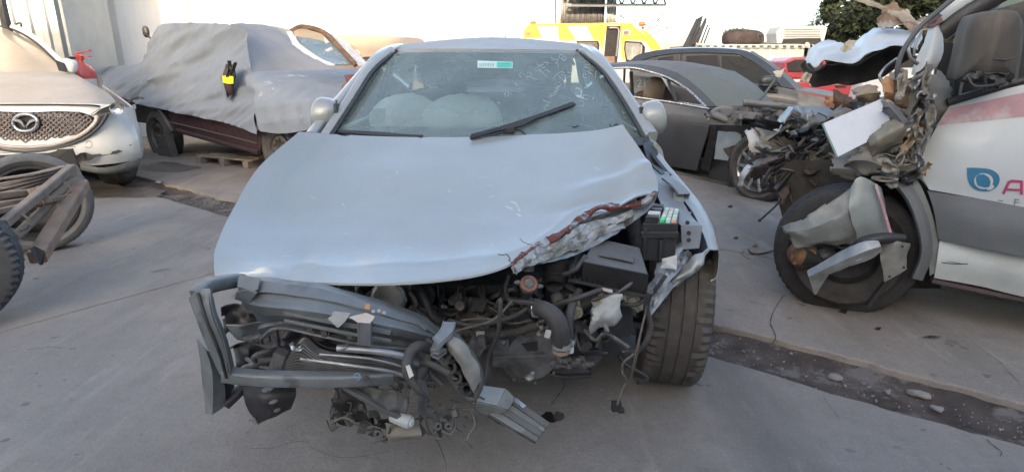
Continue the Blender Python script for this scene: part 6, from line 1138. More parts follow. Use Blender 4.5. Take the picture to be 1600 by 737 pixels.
m = M(); m.ball(V(1480, 45, -.1), (.06, .05, .04), 10, 8); part('mirror_arm_cap', m, white_p, van, 60)
m = M(); m.add([V(1500, 100, -.5), V(1760, 60, -.5), V(1760, -60, -.5), V(1560, -60, -.5)], [(0, 1, 2, 3)]); part('far_side_window', m, mk('greenish_window', (.20, .25, .20), .3, 0, .2, 3), van, 0)
m = M(); m.box(V(1590, 125, -.35), (.5, .4, .2), Matrix.Rotation(R(-25), 3, 'Z')); m.ball(V(1580, 80, -.55), (.4, .12, .6), 12, 8, Matrix.Rotation(R(-25), 3, 'Z'), .6); part('cab_interior', m, plas, van, 40)
vbar([(1480, 160), (1540, 142), (1600, 126), (1800, 82)], .05, .03, plas, 'window_seal', k=-.02)
# big door mirror
mb = M(); Q = Plane(V(1545, 80, .22).x, V(1545, 80, .22).y, .93, -.37)
ct = [(1516, 30), (1524, 22), (1545, 17), (1575, 15), (1588, 18), (1592, 30), (1590, 70), (1586, 118), (1578, 126), (1555, 126), (1530, 130), (1500, 127), (1492, 122), (1500, 90), (1508, 50)]
fr = ccrv([Q(u, v, .0) for u, v in ct], 3); n = len(fr); cm_ = sum(fr, Vector()) / n; rings = [[p + Q.n * -.13 for p in fr], [p + Q.n * -.02 for p in fr], [cm_ + (p - cm_) * .97 + Q.n * .015 for p in fr], [cm_ + (p - cm_) * .88 + Q.n * .035 for p in fr], [cm_ + (p - cm_) * .5 + Q.n * .048 for p in fr]]
mb.add([p for r in rings for p in r] + [cm_ + Q.n * .052], [(a * n + i, a * n + (i + 1) % n, (a + 1) * n + (i + 1) % n, (a + 1) * n + i) for a in range(4) for i in range(n)] + [(4 * n + i, 4 * n + (i + 1) % n, 5 * n) for i in range(n)])
mr_ = part('door_mirror', mb, mk('dusty_black_mirror_shell', (.035, .034, .033), .55, 0, .25, 2, .6, (.19, .155, .11), .15, 140, streak=.45), van, 60)
m = M(); m.sheet([[Q(1506, 116, .04), Q(1530, 112, .06), Q(1560, 118, .06), Q(1582, 112, .04)], [Q(1500, 128, .02), Q(1530, 134, .02), Q(1556, 138, .02), Q(1580, 128, .02)]], 6, .004, .02, 18, 2, fold=.03, edge=.012); m.tube([Q(1512, 120, .06), Q(1522, 134, .07), Q(1545, 134, .07), Q(1570, 128, .05)], .006, 8); m.bar([Q(1538, 118, .06), Q(1540, 140, .05)], .012, .012); part('broken_mirror_base', m, plas, mr_, 35)
m = M(); m.bar([Q(u, v, .0) for u, v in ((1582, 20), (1592, 40), (1590, 80), (1582, 130))], .03, .02, up=(0, 0, 1), sub=3); part('mirror_rim', m, plasg, mr_, 50)
m = M(); m.bar([Q(1553, 92, .054), Q(1570, 94, .052), Q(1585, 90, .04)], .006, .004); part('mirror_crease', m, bright if 0 else plasg, mr_, 50)
# paper placard
m = M(); P = [V(1286, 193, .16), V(1376, 155, .10), V(1396, 201, .12), V(1309, 245, .18)]; m.patch(*P, th=.004, sub=4, amp=.003); pl = part('paper_placard', m, mk('white_paper', (.58, .62, .68), .6, 0, .04, 20, bump=.05, bsc=8), van, 60)
pbv = m.bvh(); m = M(); rn = random.Random(2)
for k in range(9):
    for s_ in range(7):
        if rn.random() < .35: continue
        t0 = .12 + s_ * .11; u0 = 1300 + 72 * t0 + 1.8 * k; v0 = 200 + 4.0 * k - 34 * t0; stroke(m, [(u0, v0), (u0 + 5, v0 - 2.2)], .5, pbv, .0012)
part('faint_print', m, mk('faint_print_ink', (.50, .54, .62), .7, 0, .1, bump=0), pl, 0)
m = M(); m.bar([P[0] + Vector((-.005, -.003, 0)), P[3] + Vector((-.005, -.003, 0))], .008, .006, up=(0, -1, 0)); part('placard_edge', m, mk('green_tape', (.18, .27, .25), .5), pl, 0)
# crumpled hood held up above the nose
hv = [[(1256, 92, 3.75), (1262, 78, 3.85), (1300, 64, 4.0), (1345, 60, 4.05)], [(1268, 110, 3.5), (1290, 92, 3.5), (1330, 82, 3.55), (1350, 62, 3.75)], [(1276, 98, 3.3), (1310, 100, 3.3), (1340, 72, 3.35), (1375, 46, 3.5)], [(1300, 90, 3.2), (1330, 104, 3.15), (1370, 88, 3.15), (1420, 60, 3.3)], [(1300, 84, 3.2), (1345, 88, 3.1), (1410, 66, 3.1), (1440, 44, 3.2)]]
def hrow(l): return PP(l)
top_ = [(1256, 92, 3.7), (1272, 70, 3.75), (1300, 64, 3.75), (1330, 66, 3.7), (1348, 52, 3.65), (1375, 42, 3.55), (1410, 48, 3.4), (1445, 40, 3.2)]
mid_ = [(1258, 94, 3.55), (1280, 80, 3.5), (1305, 74, 3.5), (1332, 76, 3.45), (1355, 70, 3.35), (1385, 60, 3.3), (1412, 58, 3.2), (1440, 54, 3.1)]
bot_ = [(1262, 98, 3.45), (1275, 107, 3.32), (1290, 93, 3.3), (1330, 97, 3.2), (1360, 84, 3.12), (1395, 73, 3.08), (1420, 75, 3.04), (1434, 78, 3.0)]
m = M(); m.sheet([hrow(top_), hrow(mid_), hrow(bot_)], 9, .004, .016, 5, 6, fold=.022, edge=.004, tear=.03); hd = part('crumpled_hood', m, vw, van, 40)
un = [(1262, 99, 3.47), (1276, 110, 3.36), (1292, 97, 3.34), (1330, 100, 3.24), (1360, 88, 3.16), (1395, 77, 3.12), (1420, 79, 3.08), (1434, 82, 3.04)]
un2 = [(1256, 124, 3.7), (1280, 136, 3.6), (1310, 134, 3.55), (1345, 128, 3.5), (1375, 122, 3.4), (1400, 106, 3.3), (1418, 94, 3.2), (1430, 90, 3.1)]
m = M(); m.sheet([hrow(un), [a.lerp(b, .5) + Vector((0, .05, .05)) for a, b in zip(hrow(un), hrow(un2))], hrow(un2)], 7, .004, .02, 6, 2, fold=.02); part('hood_underside', m, mk('hood_underside_brown', (.06, .05, .042), .8, 0, .4, 6, .2), hd, 40)
m = M(); m.sheet([PP([(1312, 78, 3.2), (1322, 66, 3.2), (1330, 62, 3.25)]), PP([(1318, 82, 3.2), (1330, 76, 3.2), (1336, 66, 3.25)])], 4, .003, .01, 20, fold=.02, edge=.01); part('cream_scrap', m, mk('cream_torn_liner', (.42, .37, .27), .8, 0, .2), hd, 30)
m = M(); m.sheet([PP([(1253, 125, 3.4), (1260, 112, 3.4)]), PP([(1262, 130, 3.4), (1270, 116, 3.4)])], 4, .003, .01, 20, fold=.02, edge=.01); part('cream_scrap', m, MATS['cream_torn_liner'], hd, 30)
m = M(); m.sheet([PP([(1376, 18, 3.4), (1395, 8, 3.4), (1430, 30, 3.3), (1458, 32, 3.2)]), PP([(1370, 45, 3.4), (1395, 45, 3.35), (1420, 42, 3.25), (1450, 44, 3.15)])], 8, .004, .04, 9, 3, fold=.05, edge=.02); part('torn_brown_panel', m, mk('rust_brown_panel', (.22, .145, .09), .8, 0, .45, 7, .2, bump=.5, col2=(.33, .30, .26), thr=.55), hd, 30)
m = M(); m.sheet([PP([(1338, -6, 3.5), (1380, 10, 3.4), (1420, 28, 3.3), (1440, 34, 3.2)]), PP([(1336, 0, 3.5), (1378, 17, 3.4), (1416, 34, 3.3), (1436, 38, 3.2)])], 6, .006, .015, 9, edge=.01); m.sheet([PP([(1400, 24, 3.35), (1418, 18, 3.35), (1432, 34, 3.3)]), PP([(1410, 32, 3.3), (1420, 34, 3.3), (1430, 38, 3.3)])], 5, .004, .015, 9, edge=.01); part('splintered_liner', m, MATS['cream_torn_liner'] if 0 else mk('splintered_beige', (.36, .30, .23), .8, 0, .25, 12, bump=.4), hd, 30)
# crushed engine bay of the van: rails, brackets, tubes
bay = [  # (pixels, depth, material, thickness of crumple, name)
 ([(1178, 200), (1215, 210), (1260, 220), (1182, 236), (1225, 245), (1262, 250)], 3.75, MATS['olive_torn_metal'], .015, 'chassis_rail'),
 ([(1230, 165), (1262, 172), (1292, 180), (1236, 195), (1262, 205), (1290, 208)], 3.95, mk('grey_green_shell', (.22, .235, .225), .5, .3, .25, 6, .3), .02, 'headlamp_shell'),
 ([(1208, 203), (1222, 178), (1234, 166), (1216, 206), (1230, 186), (1238, 172)], 3.6, galv, .004, 'bright_strip'),
 ([(1234, 165), (1252, 166), (1266, 168), (1256, 186), (1260, 190), (1264, 186)], 3.6, MATS['silver_torn_rail'], .012, 'bright_bracket'),
 ([(1164, 205), (1176, 200), (1190, 222), (1168, 238), (1182, 238), (1204, 240)], 3.7, mk('white_orange_torn', (.50, .49, .46), .5, 0, .15, 8, .2, bump=.3, col2=(.38, .24, .13), thr=.57), .012, 'torn_wing_tip'),
 ([(1170, 255), (1200, 245), (1228, 234), (1168, 262), (1200, 256), (1232, 245)], 3.55, mk('purple_black_trim', (.055, .045, .048), .55, 0, .3, 8, .4), .012, 'bumper_trim'),
 ([(1232, 235), (1224, 250), (1215, 268), (1246, 240), (1238, 256), (1226, 276)], 3.6, plas, .01, 'lamp_housing'),
 ([(1150, 290), (1154, 272), (1168, 256), (1160, 292), (1166, 276), (1178, 262)], 3.6, vw, .01, 'white_bumper_end'),
 ([(1196, 262), (1210, 255), (1232, 262), (1190, 285), (1206, 285), (1224, 282)], 3.8, rust, .02, 'rusty_bracket'),
 ([(1290, 175), (1320, 165), (1345, 180), (1280, 215), (1300, 225), (1320, 240)], 3.9, vin, .04, 'crushed_bulkhead'),
 ([(1240, 230), (1280, 225), (1320, 240), (1240, 262), (1285, 262), (1330, 270)], 3.8, vin, .04, 'crushed_bulkhead'),
 ([(1262, 275), (1290, 268), (1325, 262), (1270, 300), (1300, 300), (1330, 290)], 3.5, mk('dark_brown_torn', (.085, .06, .045), .8, 0, .4, 8), .03, 'torn_liner'),
 ([(1215, 300), (1222, 290), (1232, 285), (1216, 318), (1222, 325), (1228, 310)], 3.45, MATS['dark_brown_torn'], .01, 'torn_liner'),
 ([(1230, 206), (1245, 204), (1270, 212), (1232, 214), (1250, 216), (1275, 222)], 3.6, galv, .008, 'thin_bracket'),
 ([(1300, 140), (1330, 150), (1350, 165), (1296, 170), (1320, 180), (1345, 190)], 4.1, rust, .03, 'rusty_bracket'),
 ([(1162, 248), (1195, 240), (1234, 232), (1172, 284), (1195, 277), (1217, 288)], 4.3, mk('dark_inner_liner', (.055, .045, .038), .8, 0, .3, 8), .02, 'wheel_liner_scrap'),
 ([(1180, 201), (1225, 210), (1272, 226), (1188, 228), (1225, 243), (1264, 260)], 3.85, mk('olive_grey_rail', (.20, .195, .165), .5, .3, .3, 6, .4), .008, 'chassis_rail'),
 ([(1248, 190), (1275, 196), (1300, 205), (1254, 214), (1280, 220), (1300, 226)], 3.85, MATS['grey_green_arch'], .02, 'headlamp_shell'),
 ([(1300, 232), (1330, 218), (1362, 210), (1310, 262), (1335, 262), (1360, 255)], 3.3, vin, .02, 'crumpled_panel'),
 ([(1345, 150), (1362, 142), (1385, 150), (1345, 180), (1365, 175), (1385, 178)], 3.4, vin, .02, 'crumpled_panel'),
]
for i, (pts, Y, mt, am, nm) in enumerate(bay):
    m = M(); n = len(pts) // 2; A_ = [W(u, v, Y + .05 * math.sin(u)) for u, v in pts[:n]]; B_ = [W(u, v, Y - .06) for u, v in pts[n:]]; m.sheet([A_, [a.lerp(b, .5) + Vector((0, -.04, 0)) for a, b in zip(A_, B_)], B_], 6, .004, am * .6, 8, i * 2.3, fold=am, edge=.005, tear=(.13 if am > .009 else 0), flat=True); part(nm, m, mt, van, 32)
rs = random.Random(31); mats_ = [vin, MATS['olive_grey_rail'], galv, MATS['grey_green_arch'], vw, MATS['tan_torn_metal'], plas, MATS['dark_brown_torn'], vin, MATS['olive_torn_metal'], darkst, rust]
for i in range(64):
    u, v = rs.uniform(1172, 1418), rs.uniform(160, 288)
    if 1285 < u < 1400 and v < 250 - (u - 1285) * .3 and v > 150: Y = rs.uniform(3.5, 3.9)
    else: Y = rs.uniform(3.0, 3.7) if u > 1300 else rs.uniform(3.45, 3.9)
    if (u < 1235 and v > 255) or (u < 1335 and v < 190): continue
    a = rs.uniform(-.9, .9); L_, H_ = rs.uniform(12, 34), rs.uniform(5, 15); c_, s_ = math.cos(a), math.sin(a); q = lambda x, y, dy: W(u + x * c_ - y * s_, v + x * s_ + y * c_, Y + dy)
    m = M(); m.sheet([[q(-L_, -H_, 0), q(0, -H_ * rs.uniform(.3, 1.2), -.05), q(L_, -H_, rs.uniform(-.08, .08))], [q(-L_, 0, -.03), q(0, 0, rs.uniform(-.1, .02)), q(L_, 0, .0)], [q(-L_, H_, .03), q(0, H_, 0), q(L_, H_ * .6, rs.uniform(-.05, .08))]], 5, .003, .010, 14, i * 1.7, fold=.014, edge=.004, tear=.16, flat=True); part('torn_scrap', m, mats_[i % 12], van, 25)
m = M(); m.ball(W(1222, 247, 3.6), (.05, .03, .05), 12, 8); part('red_lamp_bulb', m, mk('red_lamp', (.30, .01, .02), .3, coat=.5), van, 60)
m = M()
for k in range(7):
    m.bar([W(1190 + 9 * k, 285 - 3 * k, 3.5), W(1226 + 8 * k, 235 - 3 * k, 3.55)], .012, .010)
for k in range(6): m.bar([W(1196 + 5 * k, 285 - 10 * k, 3.49), W(1245 + 6 * k, 262 - 10 * k, 3.54)], .010, .010)
m.bar([W(1212, 296, 3.48), W(1240, 262, 3.5), W(1268, 222, 3.55)], .035, .02, sub=3); part('broken_grille_lattice', m, plas, van, 30)
m = M(); rn = random.Random(8)
for i in range(70):
    u, v, Y = rn.uniform(1205, 1345), rn.uniform(195, 282), rn.uniform(3.45, 3.95); P = [W(u, v, Y)]
    for k in range(3): u += rn.uniform(-18, 26); v += rn.uniform(-14, 16); P.append(W(u, v, Y + rn.uniform(-.08, .08)))
    m.tube(P, rn.uniform(.003, .010), 6)
part('torn_wiring', m, cable, van, 50, kind='stuff')
m = M()
for i in range(75):
    c_ = W(rn.uniform(1215, 1370), rn.uniform(175, 275), rn.uniform(3.5, 4.0)); rt = Matrix.Rotation(rn.uniform(-1, 1), 3, 'Y') @ Matrix.Rotation(rn.uniform(-1, 1), 3, 'Z'); m.box(c_, (rn.uniform(.03, .12), rn.uniform(.01, .05), rn.uniform(.004, .02)), rt)
part('bay_fragments', m, vin, van, 0, kind='stuff')
m = M(); m.box(W(1330, 245, 4.1), (1.0, .5, .5), Matrix.Rotation(R(-25), 3, 'Z')); m.box((2.2, 3.9, .62), (.12, 1.2, .12)); part('van_chassis', m, vmud, van, 0, bevel=.01)
m = M(); m.tube([W(1187, 344, 3.3), W(1215, 318, 3.4), W(1222, 300, 3.5)], .006, 8); m.ball(W(1187, 344, 3.3), (.02, .02, .02), 8, 6); part('brake_pipe_end', m, plas, van, 50)
m = M(); m.tube([W(1234, 300, 3.5), W(1238, 315, 3.45), W(1246, 318, 3.45)], .004, 6); m.tube([W(1225, 300, 3.5), W(1230, 312, 3.45)], .004, 6); part('loose_wire', m, cable, van, 50)
# ---------------------------------------------------------------- dark grey coupe
K = Plane(2.5, 5.75, .48, -1.0)
cp = thing('grey_coupe', 'dusty dark grey coupe with chrome window line and no front wing, behind the right mirror', 'car', (2.0, 7.0, 0))
gp_ = mk('dusty_charcoal_paint', (.042, .044, .05), .35, .3, .1, 3, .5, (.19, .187, .18), .04, 200, coat=.25)
gpr = mk('thick_dust_on_charcoal', (.07, .07, .072), .5, .2, .1, 3, .8, (.21, .20, .185), .04)
def kp(name, pts, mat, k=0., th=.02, par=cp, **kk): m = M(); m.plate(K.P(pts, k), th); return part(name, m, mat, par, 0, **kk)
def kgrid(rows, sub=5, th=.01, **k): m = M(); m.sheet([[K(*p) for p in r] for r in rows], sub, th, **k); return m
dr = kgrid([[(900, 138, 0), (988, 152, 0), (1050, 161, 0), (1106, 170, 0)], [(900, 168, .05), (984, 180, .07), (1050, 190, .07), (1110, 196, .05)], [(900, 200, .04), (980, 215, .05), (1048, 228, .05), (1098, 238, .04)], [(900, 226, 0), (980, 244, 0), (1040, 257, 0), (1090, 266, 0)]], 5, .02)
part('front_door', dr, gp_, cp, 50)
m = kgrid([[(880, 232, -.03), (985, 248, -.03), (1060, 268, -.03), (1150, 290, -.03)], [(880, 246, .0), (985, 262, .0), (1060, 282, .0), (1150, 303, -.03)]], 4, .03); part('sill', m, gp_, cp, 50)
m = M(); m.bar(K.P([(984, 182), (1050, 192), (1108, 199)], .075), .012, .015); part('door_crease', m, gp_, cp, 50)
m = kgrid([[(1106, 170, -.02), (1124, 172, -.03)], [(1110, 200, .03), (1122, 205, -.03)], [(1096, 262, .0), (1108, 268, -.05)]], 5, .02); part('door_edge', m, darkst, cp, 50)
m = kgrid([[(1124, 182, -.06), (1155, 186, -.06), (1200, 196, -.06), (1240, 205, -.06)], [(1126, 196, -.05), (1150, 200, -.05), (1195, 212, -.05), (1240, 220, -.05)]], 4, .01, amp=.008); part('inner_wing_rail', m, galv, cp, 40)
m = kgrid([[(1112, 200, -.12), (1160, 206, -.12)], [(1108, 275, -.12), (1150, 290, -.12)]], 5, .01, amp=.02, fold=.02); part('inner_wing', m, gp_, cp, 40)
m = kgrid([[(1124, 203, -.02), (1160, 205, -.02)], [(1120, 225, .0), (1158, 230, .0)], [(1117, 248, -.02), (1150, 252, -.02)]], 5, .015, amp=.006, sc=8); part('washer_bottle', m, mk('pale_blue_plastic', (.33, .38, .40), .5, 0, .15, 8, .4), cp, 50)
m = kgrid([[(1132, 232, .03), (1150, 226, .03)], [(1136, 244, .03), (1160, 248, .03)]], 5, .01, amp=.03, fold=.03, seed=4); part('torn_hole', m, mk('burnt_brown', (.10, .085, .07), .8), cp, 40)
for u, v in ((1131, 196), (1139, 197)): m = M(); m.lathe([(0, .01), (.02, .01), (.02, 0)], K(u, v, -.03), K.n, 10); part('rail_hole', m, darkcrack, cp)
# roof arch, chrome, glass
arch = [(940, 108), (985, 106), (1015, 112), (1045, 122), (1075, 140), (1104, 167)]
m = M(); m.bar(K.P(arch, .01), .02, .018, up=(0, 0, 1), sub=5); m.bar(K.P([(900, 138), (986, 151), (1050, 160), (1108, 170)], .03), .015, .02); part('chrome_window_line', m, bright, cp, 60)
ro_n = [(920, 103), (975, 100), (1020, 103), (1055, 113), (1085, 132), (1118, 166)]
def far(u, v, k=-1.35): return K(u, v, k)
rn_ = K.P(ro_n, -.05); rfar = [p + K.n * -.92 + Vector((0, 0, .0)) for p in K.P(ro_n, -.05)]; rmid = [a.lerp(b, .5) + Vector((0, 0, .045)) for a, b in zip(rn_, rfar)]
m = M(); m.sheet([K.P(arch, .0), rn_[:4] + [rn_[4], rn_[5]]], 5, .02); part('roof_side', m, gp_, cp, 50)
m = M(); m.sheet([rn_[:4], rmid[:4], rfar[:4]], 6, .02); part('roof', m, gpr, cp, 50)
m = M(); base = [K(1120, 168, -.05), K(1120, 168, -.05) + K.n * -.45 + K.d * .12, K(1120, 168, -.05) + K.n * -.88]; top = [rn_[3], rmid[3], rfar[3]]
m.sheet([top, [a.lerp(b, .5) + Vector((0, 0, .03)) for a, b in zip(top, base)], base], 5, .01); part('windscreen', m, mk('dusty_pale_green_glass', (.10, .115, .105), .55, 0, .08, 2, .5, (.17, .175, .155), .02), cp, 50)
m = M(); m.add(K.P([(1033, 120), (1075, 142), (1098, 166), (1056, 160)], -.02), [(0, 1, 2, 3)]); part('quarter_window', m, sideg, cp, 0)
for pq, ww in (([(1043, 126), (1056, 160)], .02), ([(986, 112), (988, 150)], .05), ([(976, 108), (974, 150)], .03)): m = M(); m.bar(K.P(pq, -.01), ww, .02); part('window_frame', m, plas, cp, 40)
m = M(); m.box(K.at(-.9, .5, -.8), (.1, .1, .1)); P = [K.at(a, z, k) for a in (-4.0, .3) for k in (-.12, -1.5) for z in (.25, .80)]; m.add(P, [(0, 1, 3, 2), (4, 6, 7, 5), (0, 4, 5, 1), (2, 3, 7, 6), (0, 2, 6, 4), (1, 5, 7, 3)]); part('floor_pan', m, plas, cp, 0)
m = M(); m.ball(K(1022, 141, -.35), (.26, .20, .34), 16, 10, Matrix.Rotation(.2, 3, 'Y'), .7); hr_ = part('headrest', m, mk('tan_leather_seat', (.16, .13, .095), .6, 0, .2, 8), cp, 60)
m = M(); m.ball(K(1012, 165, -.4), (.4, .3, .4), 14, 10, None, .6); m.ball(K(1045, 150, -1.0), (.3, .2, .6), 14, 10, None, .6); part('front_seat', m, mk('red_brown_interior', (.09, .045, .035), .7), cp, 60)
m = M(); m.add(K.P([(988, 118), (1032, 122), (1034, 138), (990, 146)], -.75), [(0, 1, 2, 3)]); fw = part('far_window', m, mk('pale_far_glass', (.40, .38, .32), .4), cp, 0); fbb = m.bvh()
m = M(); decal(m, [(1007, 122), (1031, 123), (1031, 136), (1007, 137)], fbb, 3, 3, .01); part('blue_marker_patch', m, mk('blue_sticker', (.04, .28, .50), .5, 0, .15, 10), fw, 0)
m = M()
for st_ in ([(995, 127), (1000, 125), (1001, 129), (997, 135), (1003, 136)], [(1008, 124), (1007, 137)], [(1013, 126), (1011, 133), (1015, 136), (1018, 131), (1016, 125), (1013, 126)], [(1022, 126), (1020, 133), (1024, 136), (1027, 131), (1025, 125), (1022, 126)]): stroke(m, st_, 1.2, fbb, .014)
part('marker_digits', m, mk('marker_white', (.7, .75, .75), .6), fw, 0)
# bare engine bay
m = M(); rn = random.Random(5)
for i in range(42):
    u, v = rn.uniform(1130, 1225), rn.uniform(163, 190); v += (u - 1130) * .05; c_ = W(u, v, 5.7 + rn.uniform(-.3, .5)); rt = Matrix.Rotation(rn.uniform(-1, 1), 3, 'Z') @ Matrix.Rotation(rn.uniform(-.4, .4), 3, 'X')
    if i % 2: m.box(c_, (rn.uniform(.08, .3), rn.uniform(.04, .1), rn.uniform(.03, .07)), rt)
    else: m.tube([c_, c_ + Vector((rn.uniform(-.2, .2), rn.uniform(-.2, .1), rn.uniform(0, .06))), c_ + Vector((rn.uniform(-.3, .35), rn.uniform(-.1, .1), 0))], .025, 8)
part('bare_engine_parts', m, mk('dusty_engine_grey', (.13, .13, .13), .6, .2, .4, 6, .6, (.27, .26, .24)), cp, 35, kind='stuff')
m = M(); m.box(W(1195, 205, 6.3), (.8, .9, .2), Matrix.Rotation(R(25), 3, 'Z')); part('engine_bay_tray', m, plas, cp, 0)
wheel('front_wheel', cp, Vector((W(1194, 265, 5.6).x, 5.6, .33)), K.n + Vector((-.12, -.15, 0)), .34, .23, .235, tyrem, plasg, 0)
m = M(); c_ = Vector((W(1194, 265, 5.6).x, 5.6, .33)); A_ = (K.n + Vector((-.12, -.15, 0))).normalized(); x_ = Vector((0, 0, 1)).cross(A_).normalized(); y_ = A_.cross(x_)
for k in range(10): a = k * math.pi / 5; q = (x_ * math.cos(a) + y_ * math.sin(a)); m.bar([c_ + A_ * .10 + q * .04, c_ + A_ * .115 + q * .225], .028, .02, up=A_)
m.lathe([(.235, .09), (.225, .12), (.215, .10)], c_, A_, 40); m.lathe([(0, .12), (.05, .115), (.055, .09)], c_, A_, 20); part('alloy_spokes', m, bright, cp, 40)
wheel('rear_wheel', cp, K.at(-3.4, .33, -.15), K.n, .33, .23, .23, tyrem, rimm, 0)
m = M(); m.bar(K.P([(1143, 292), (1141, 262), (1146, 240), (1158, 224), (1176, 216)], .01), .05, .05, sub=4); part('arch_lip', m, darkst, cp, 60)

# ---------------------------------------------------------------- dark grey sport utility behind the coupe
U = Plane(3.4, 9.6, 1.0, -.42)
su = thing('grey_crossover', 'dark grey crossover with a broken side window and rusty burnt hood behind the coupe', 'car', (3.6, 9.8, 0))
gu = mk('dusty_graphite_paint', (.042, .048, .054), .35, .3, .08, 3, .35, (.15, .15, .145), .03, 200, coat=.3)
def ugrid(rows, sub=5, th=.02, **k): m = M(); m.sheet([[U(*p) for p in r] for r in rows], sub, th, **k); return m
m = ugrid([[(985, 110, 0), (1060, 118, 0), (1130, 124, 0), (1190, 132, 0), (1222, 137, 0), (1246, 144, 0)], [(985, 140, .06), (1060, 148, .08), (1130, 154, .08), (1190, 160, .08), (1222, 164, .07), (1246, 168, .07)], [(985, 200, .0), (1060, 215, .0), (1130, 225, .0), (1190, 232, 0), (1222, 236, 0), (1246, 240, 0)]]); part('body_side', m, gu, su, 50)
m = ugrid([[(1240, 143, .0), (1262, 148, 0), (1300, 156, -.02), (1330, 166, -.1)], [(1238, 172, .07), (1265, 180, .07), (1300, 188, .05), (1330, 196, -.05)], [(1240, 240, .0), (1265, 244, 0), (1300, 240, 0), (1330, 230, -.1)]], amp=.012); part('front_wing', m, gu, su, 50)
rl_ = [(985, 96), (1000, 86), (1040, 79), (1090, 77), (1138, 78), (1172, 84), (1213, 112), (1243, 141)]; wl_ = [(985, 112), (1005, 95), (1045, 86), (1090, 84), (1130, 85), (1160, 89), (1196, 112), (1220, 136)]
m = M(); m.sheet([U.P(rl_, -.15), U.P(wl_, -.05)], 5, .02); part('roof_rail', m, gu, su, 50)
m = M(); m.sheet([U.P(wl_, -.06), U.P([(985, 116), (1005, 118), (1045, 122), (1090, 126), (1130, 130), (1160, 134), (1196, 138), (1228, 142)], -.06)], 3, .02); part('door_frame_panel', m, gp_, su, 50)
nr = U.P(rl_, -.15); fr_ = [p + U.n * -1.45 for p in nr]; md = [a.lerp(b, .5) + Vector((0, 0, .05)) for a, b in zip(nr, fr_)]
m = M(); m.sheet([nr[:6], md[:6], fr_[:6]], 5, .02); part('roof', m, gu, su, 50)
m = M(); bs = [U(1243, 142, -.12), U(1243, 142, -.12) + U.n * -.75 + U.d * .14, U(1243, 142, -.12) + U.n * -1.5]; tp = [nr[5], md[5], fr_[5]]
m.sheet([tp, [a.lerp(b, .5) + Vector((0, 0, .04)) for a, b in zip(tp, bs)], bs], 5, .01); part('windscreen', m, mk('dusty_grey_green_glass', (.10, .12, .11), .5, 0, .08, 2, .5, (.17, .175, .155), .02), su, 50)
m = M(); hq = [[bs[0], bs[1], bs[2]], [U(1300, 153, -.12), U(1300, 153, -.12) + U.n * -.65 + Vector((0, 0, .05)), U(1300, 153, -.12) + U.n * -1.4], [U(1338, 164, -.25), U(1338, 164, -.25) + U.n * -.6, U(1338, 164, -.25) + U.n * -1.3]]; m.sheet(hq, 5, .02, .01, 3); part('hood', m, mk('dust_white_hood', (.16, .16, .155), .5, .1, .1, 3, .8, (.26, .26, .235), .05), su, 50)
m = ugrid([[(1290, 152, .02), (1304, 150, .0), (1322, 160, -.03)], [(1286, 168, .06), (1305, 172, .06), (1325, 178, .0)]], th=.01, amp=.03, fold=.04, seed=3); part('rusty_hood_edge', m, rustl if 0 else mk('orange_brown_burn', (.20, .10, .055), .85, 0, .5, 9, bump=.5), su, 35)
m = ugrid([[(1268, 166, .09), (1300, 168, .09)], [(1268, 186, .09), (1300, 190, .09)]], th=.01); lg_ = part('lamp_opening', m, vmud, su)
for k in range(4): m = M(); m.bar(U.P([(1276 + 7 * k, 168), (1277 + 7 * k, 187)], .12), .02, .02); part('lamp_slat', m, plasg, lg_, 0)
for pts, nm in (([(1010, 110), (1030, 91), (1052, 87), (1052, 118)], 'rear_quarter_window'), ([(1073, 120), (1072, 88), (1120, 86), (1125, 124)], 'rear_door_window')):
    m = M(); m.add(U.P(pts, -.02 if nm[5] == 'q' else -.0), [(0, 1, 2, 3)]); part(nm, m, mk('smoked_dusty_glass', (.04, .04, .044), .6, 0, .1, 3, .4, (.12, .12, .115), spec=.08, bump=0) if 'smoked_dusty_glass' not in MATS else MATS['smoked_dusty_glass'], su, 0)
m = M(); m.add(U.P([(1130, 124), (1129, 87), (1160, 89), (1186, 102), (1206, 120), (1216, 134)], .0), [(0, 1, 2, 3, 4, 5)]); fw_ = part('front_door_window', m, mk('grey_green_side_glass', (.035, .04, .042), .6, 0, .1, 3, .4, (.13, .13, .125), spec=.08, bump=0), su, 0)
m = M(); m.add(U.P([(1137, 92), (1142, 97), (1150, 106), (1168, 106), (1167, 98), (1160, 93), (1150, 90)], .01), [(0, 1, 2, 3, 4, 5, 6)]); part('smashed_hole', m, darkcrack, fw_, 0)
m = M(); m.bar(U.P([(1062, 84), (1062, 120)], .01), .07, .03); m.bar(U.P([(1125, 85), (1127, 125)], .01), .04, .03); m.bar(U.P([(1008, 112), (1030, 90)], .01), .04, .03); m.bar(U.P([(1000, 112), (1130, 125), (1222, 137)], .012), .025, .02); part('window_surround', m, gp_, su, 40)
m = M(); c_ = U(1202, 127, .16); m.ball(c_, (.28, .14, .17), 16, 10, None, .7); mm_ = part('door_mirror', m, gu, su, 70); m = M(); m.ball(c_ + Vector((-.02, -.02, -.06)), (.27, .14, .07), 16, 10, None, .7); m.bar([c_ + Vector((0, 0, -.05)), U(1210, 145, .02)], .08, .05); part('mirror_base', m, plas, mm_, 60)
m = M(); m.bar(U.P([(1202, 141), (1216, 142)], .09), .03, .05); part('door_handle', m, plas, su, 40, bevel=.01)
m = M(); P = [U.at(a, z, k) for a in (-1.5, 1.2) for k in (-.3, -1.4) for z in (.3, .7)]; m.add(P, [(0, 1, 3, 2), (4, 6, 7, 5), (0, 4, 5, 1), (2, 3, 7, 6), (0, 2, 6, 4), (1, 5, 7, 3)]); part('floor_pan', m, plas, su, 0)
for a in (-1.1, 1.5): wheel('road_wheel', su, U.at(a, .35, -.12), U.n, .35, .22, .23, tyrem, rimm, 0)
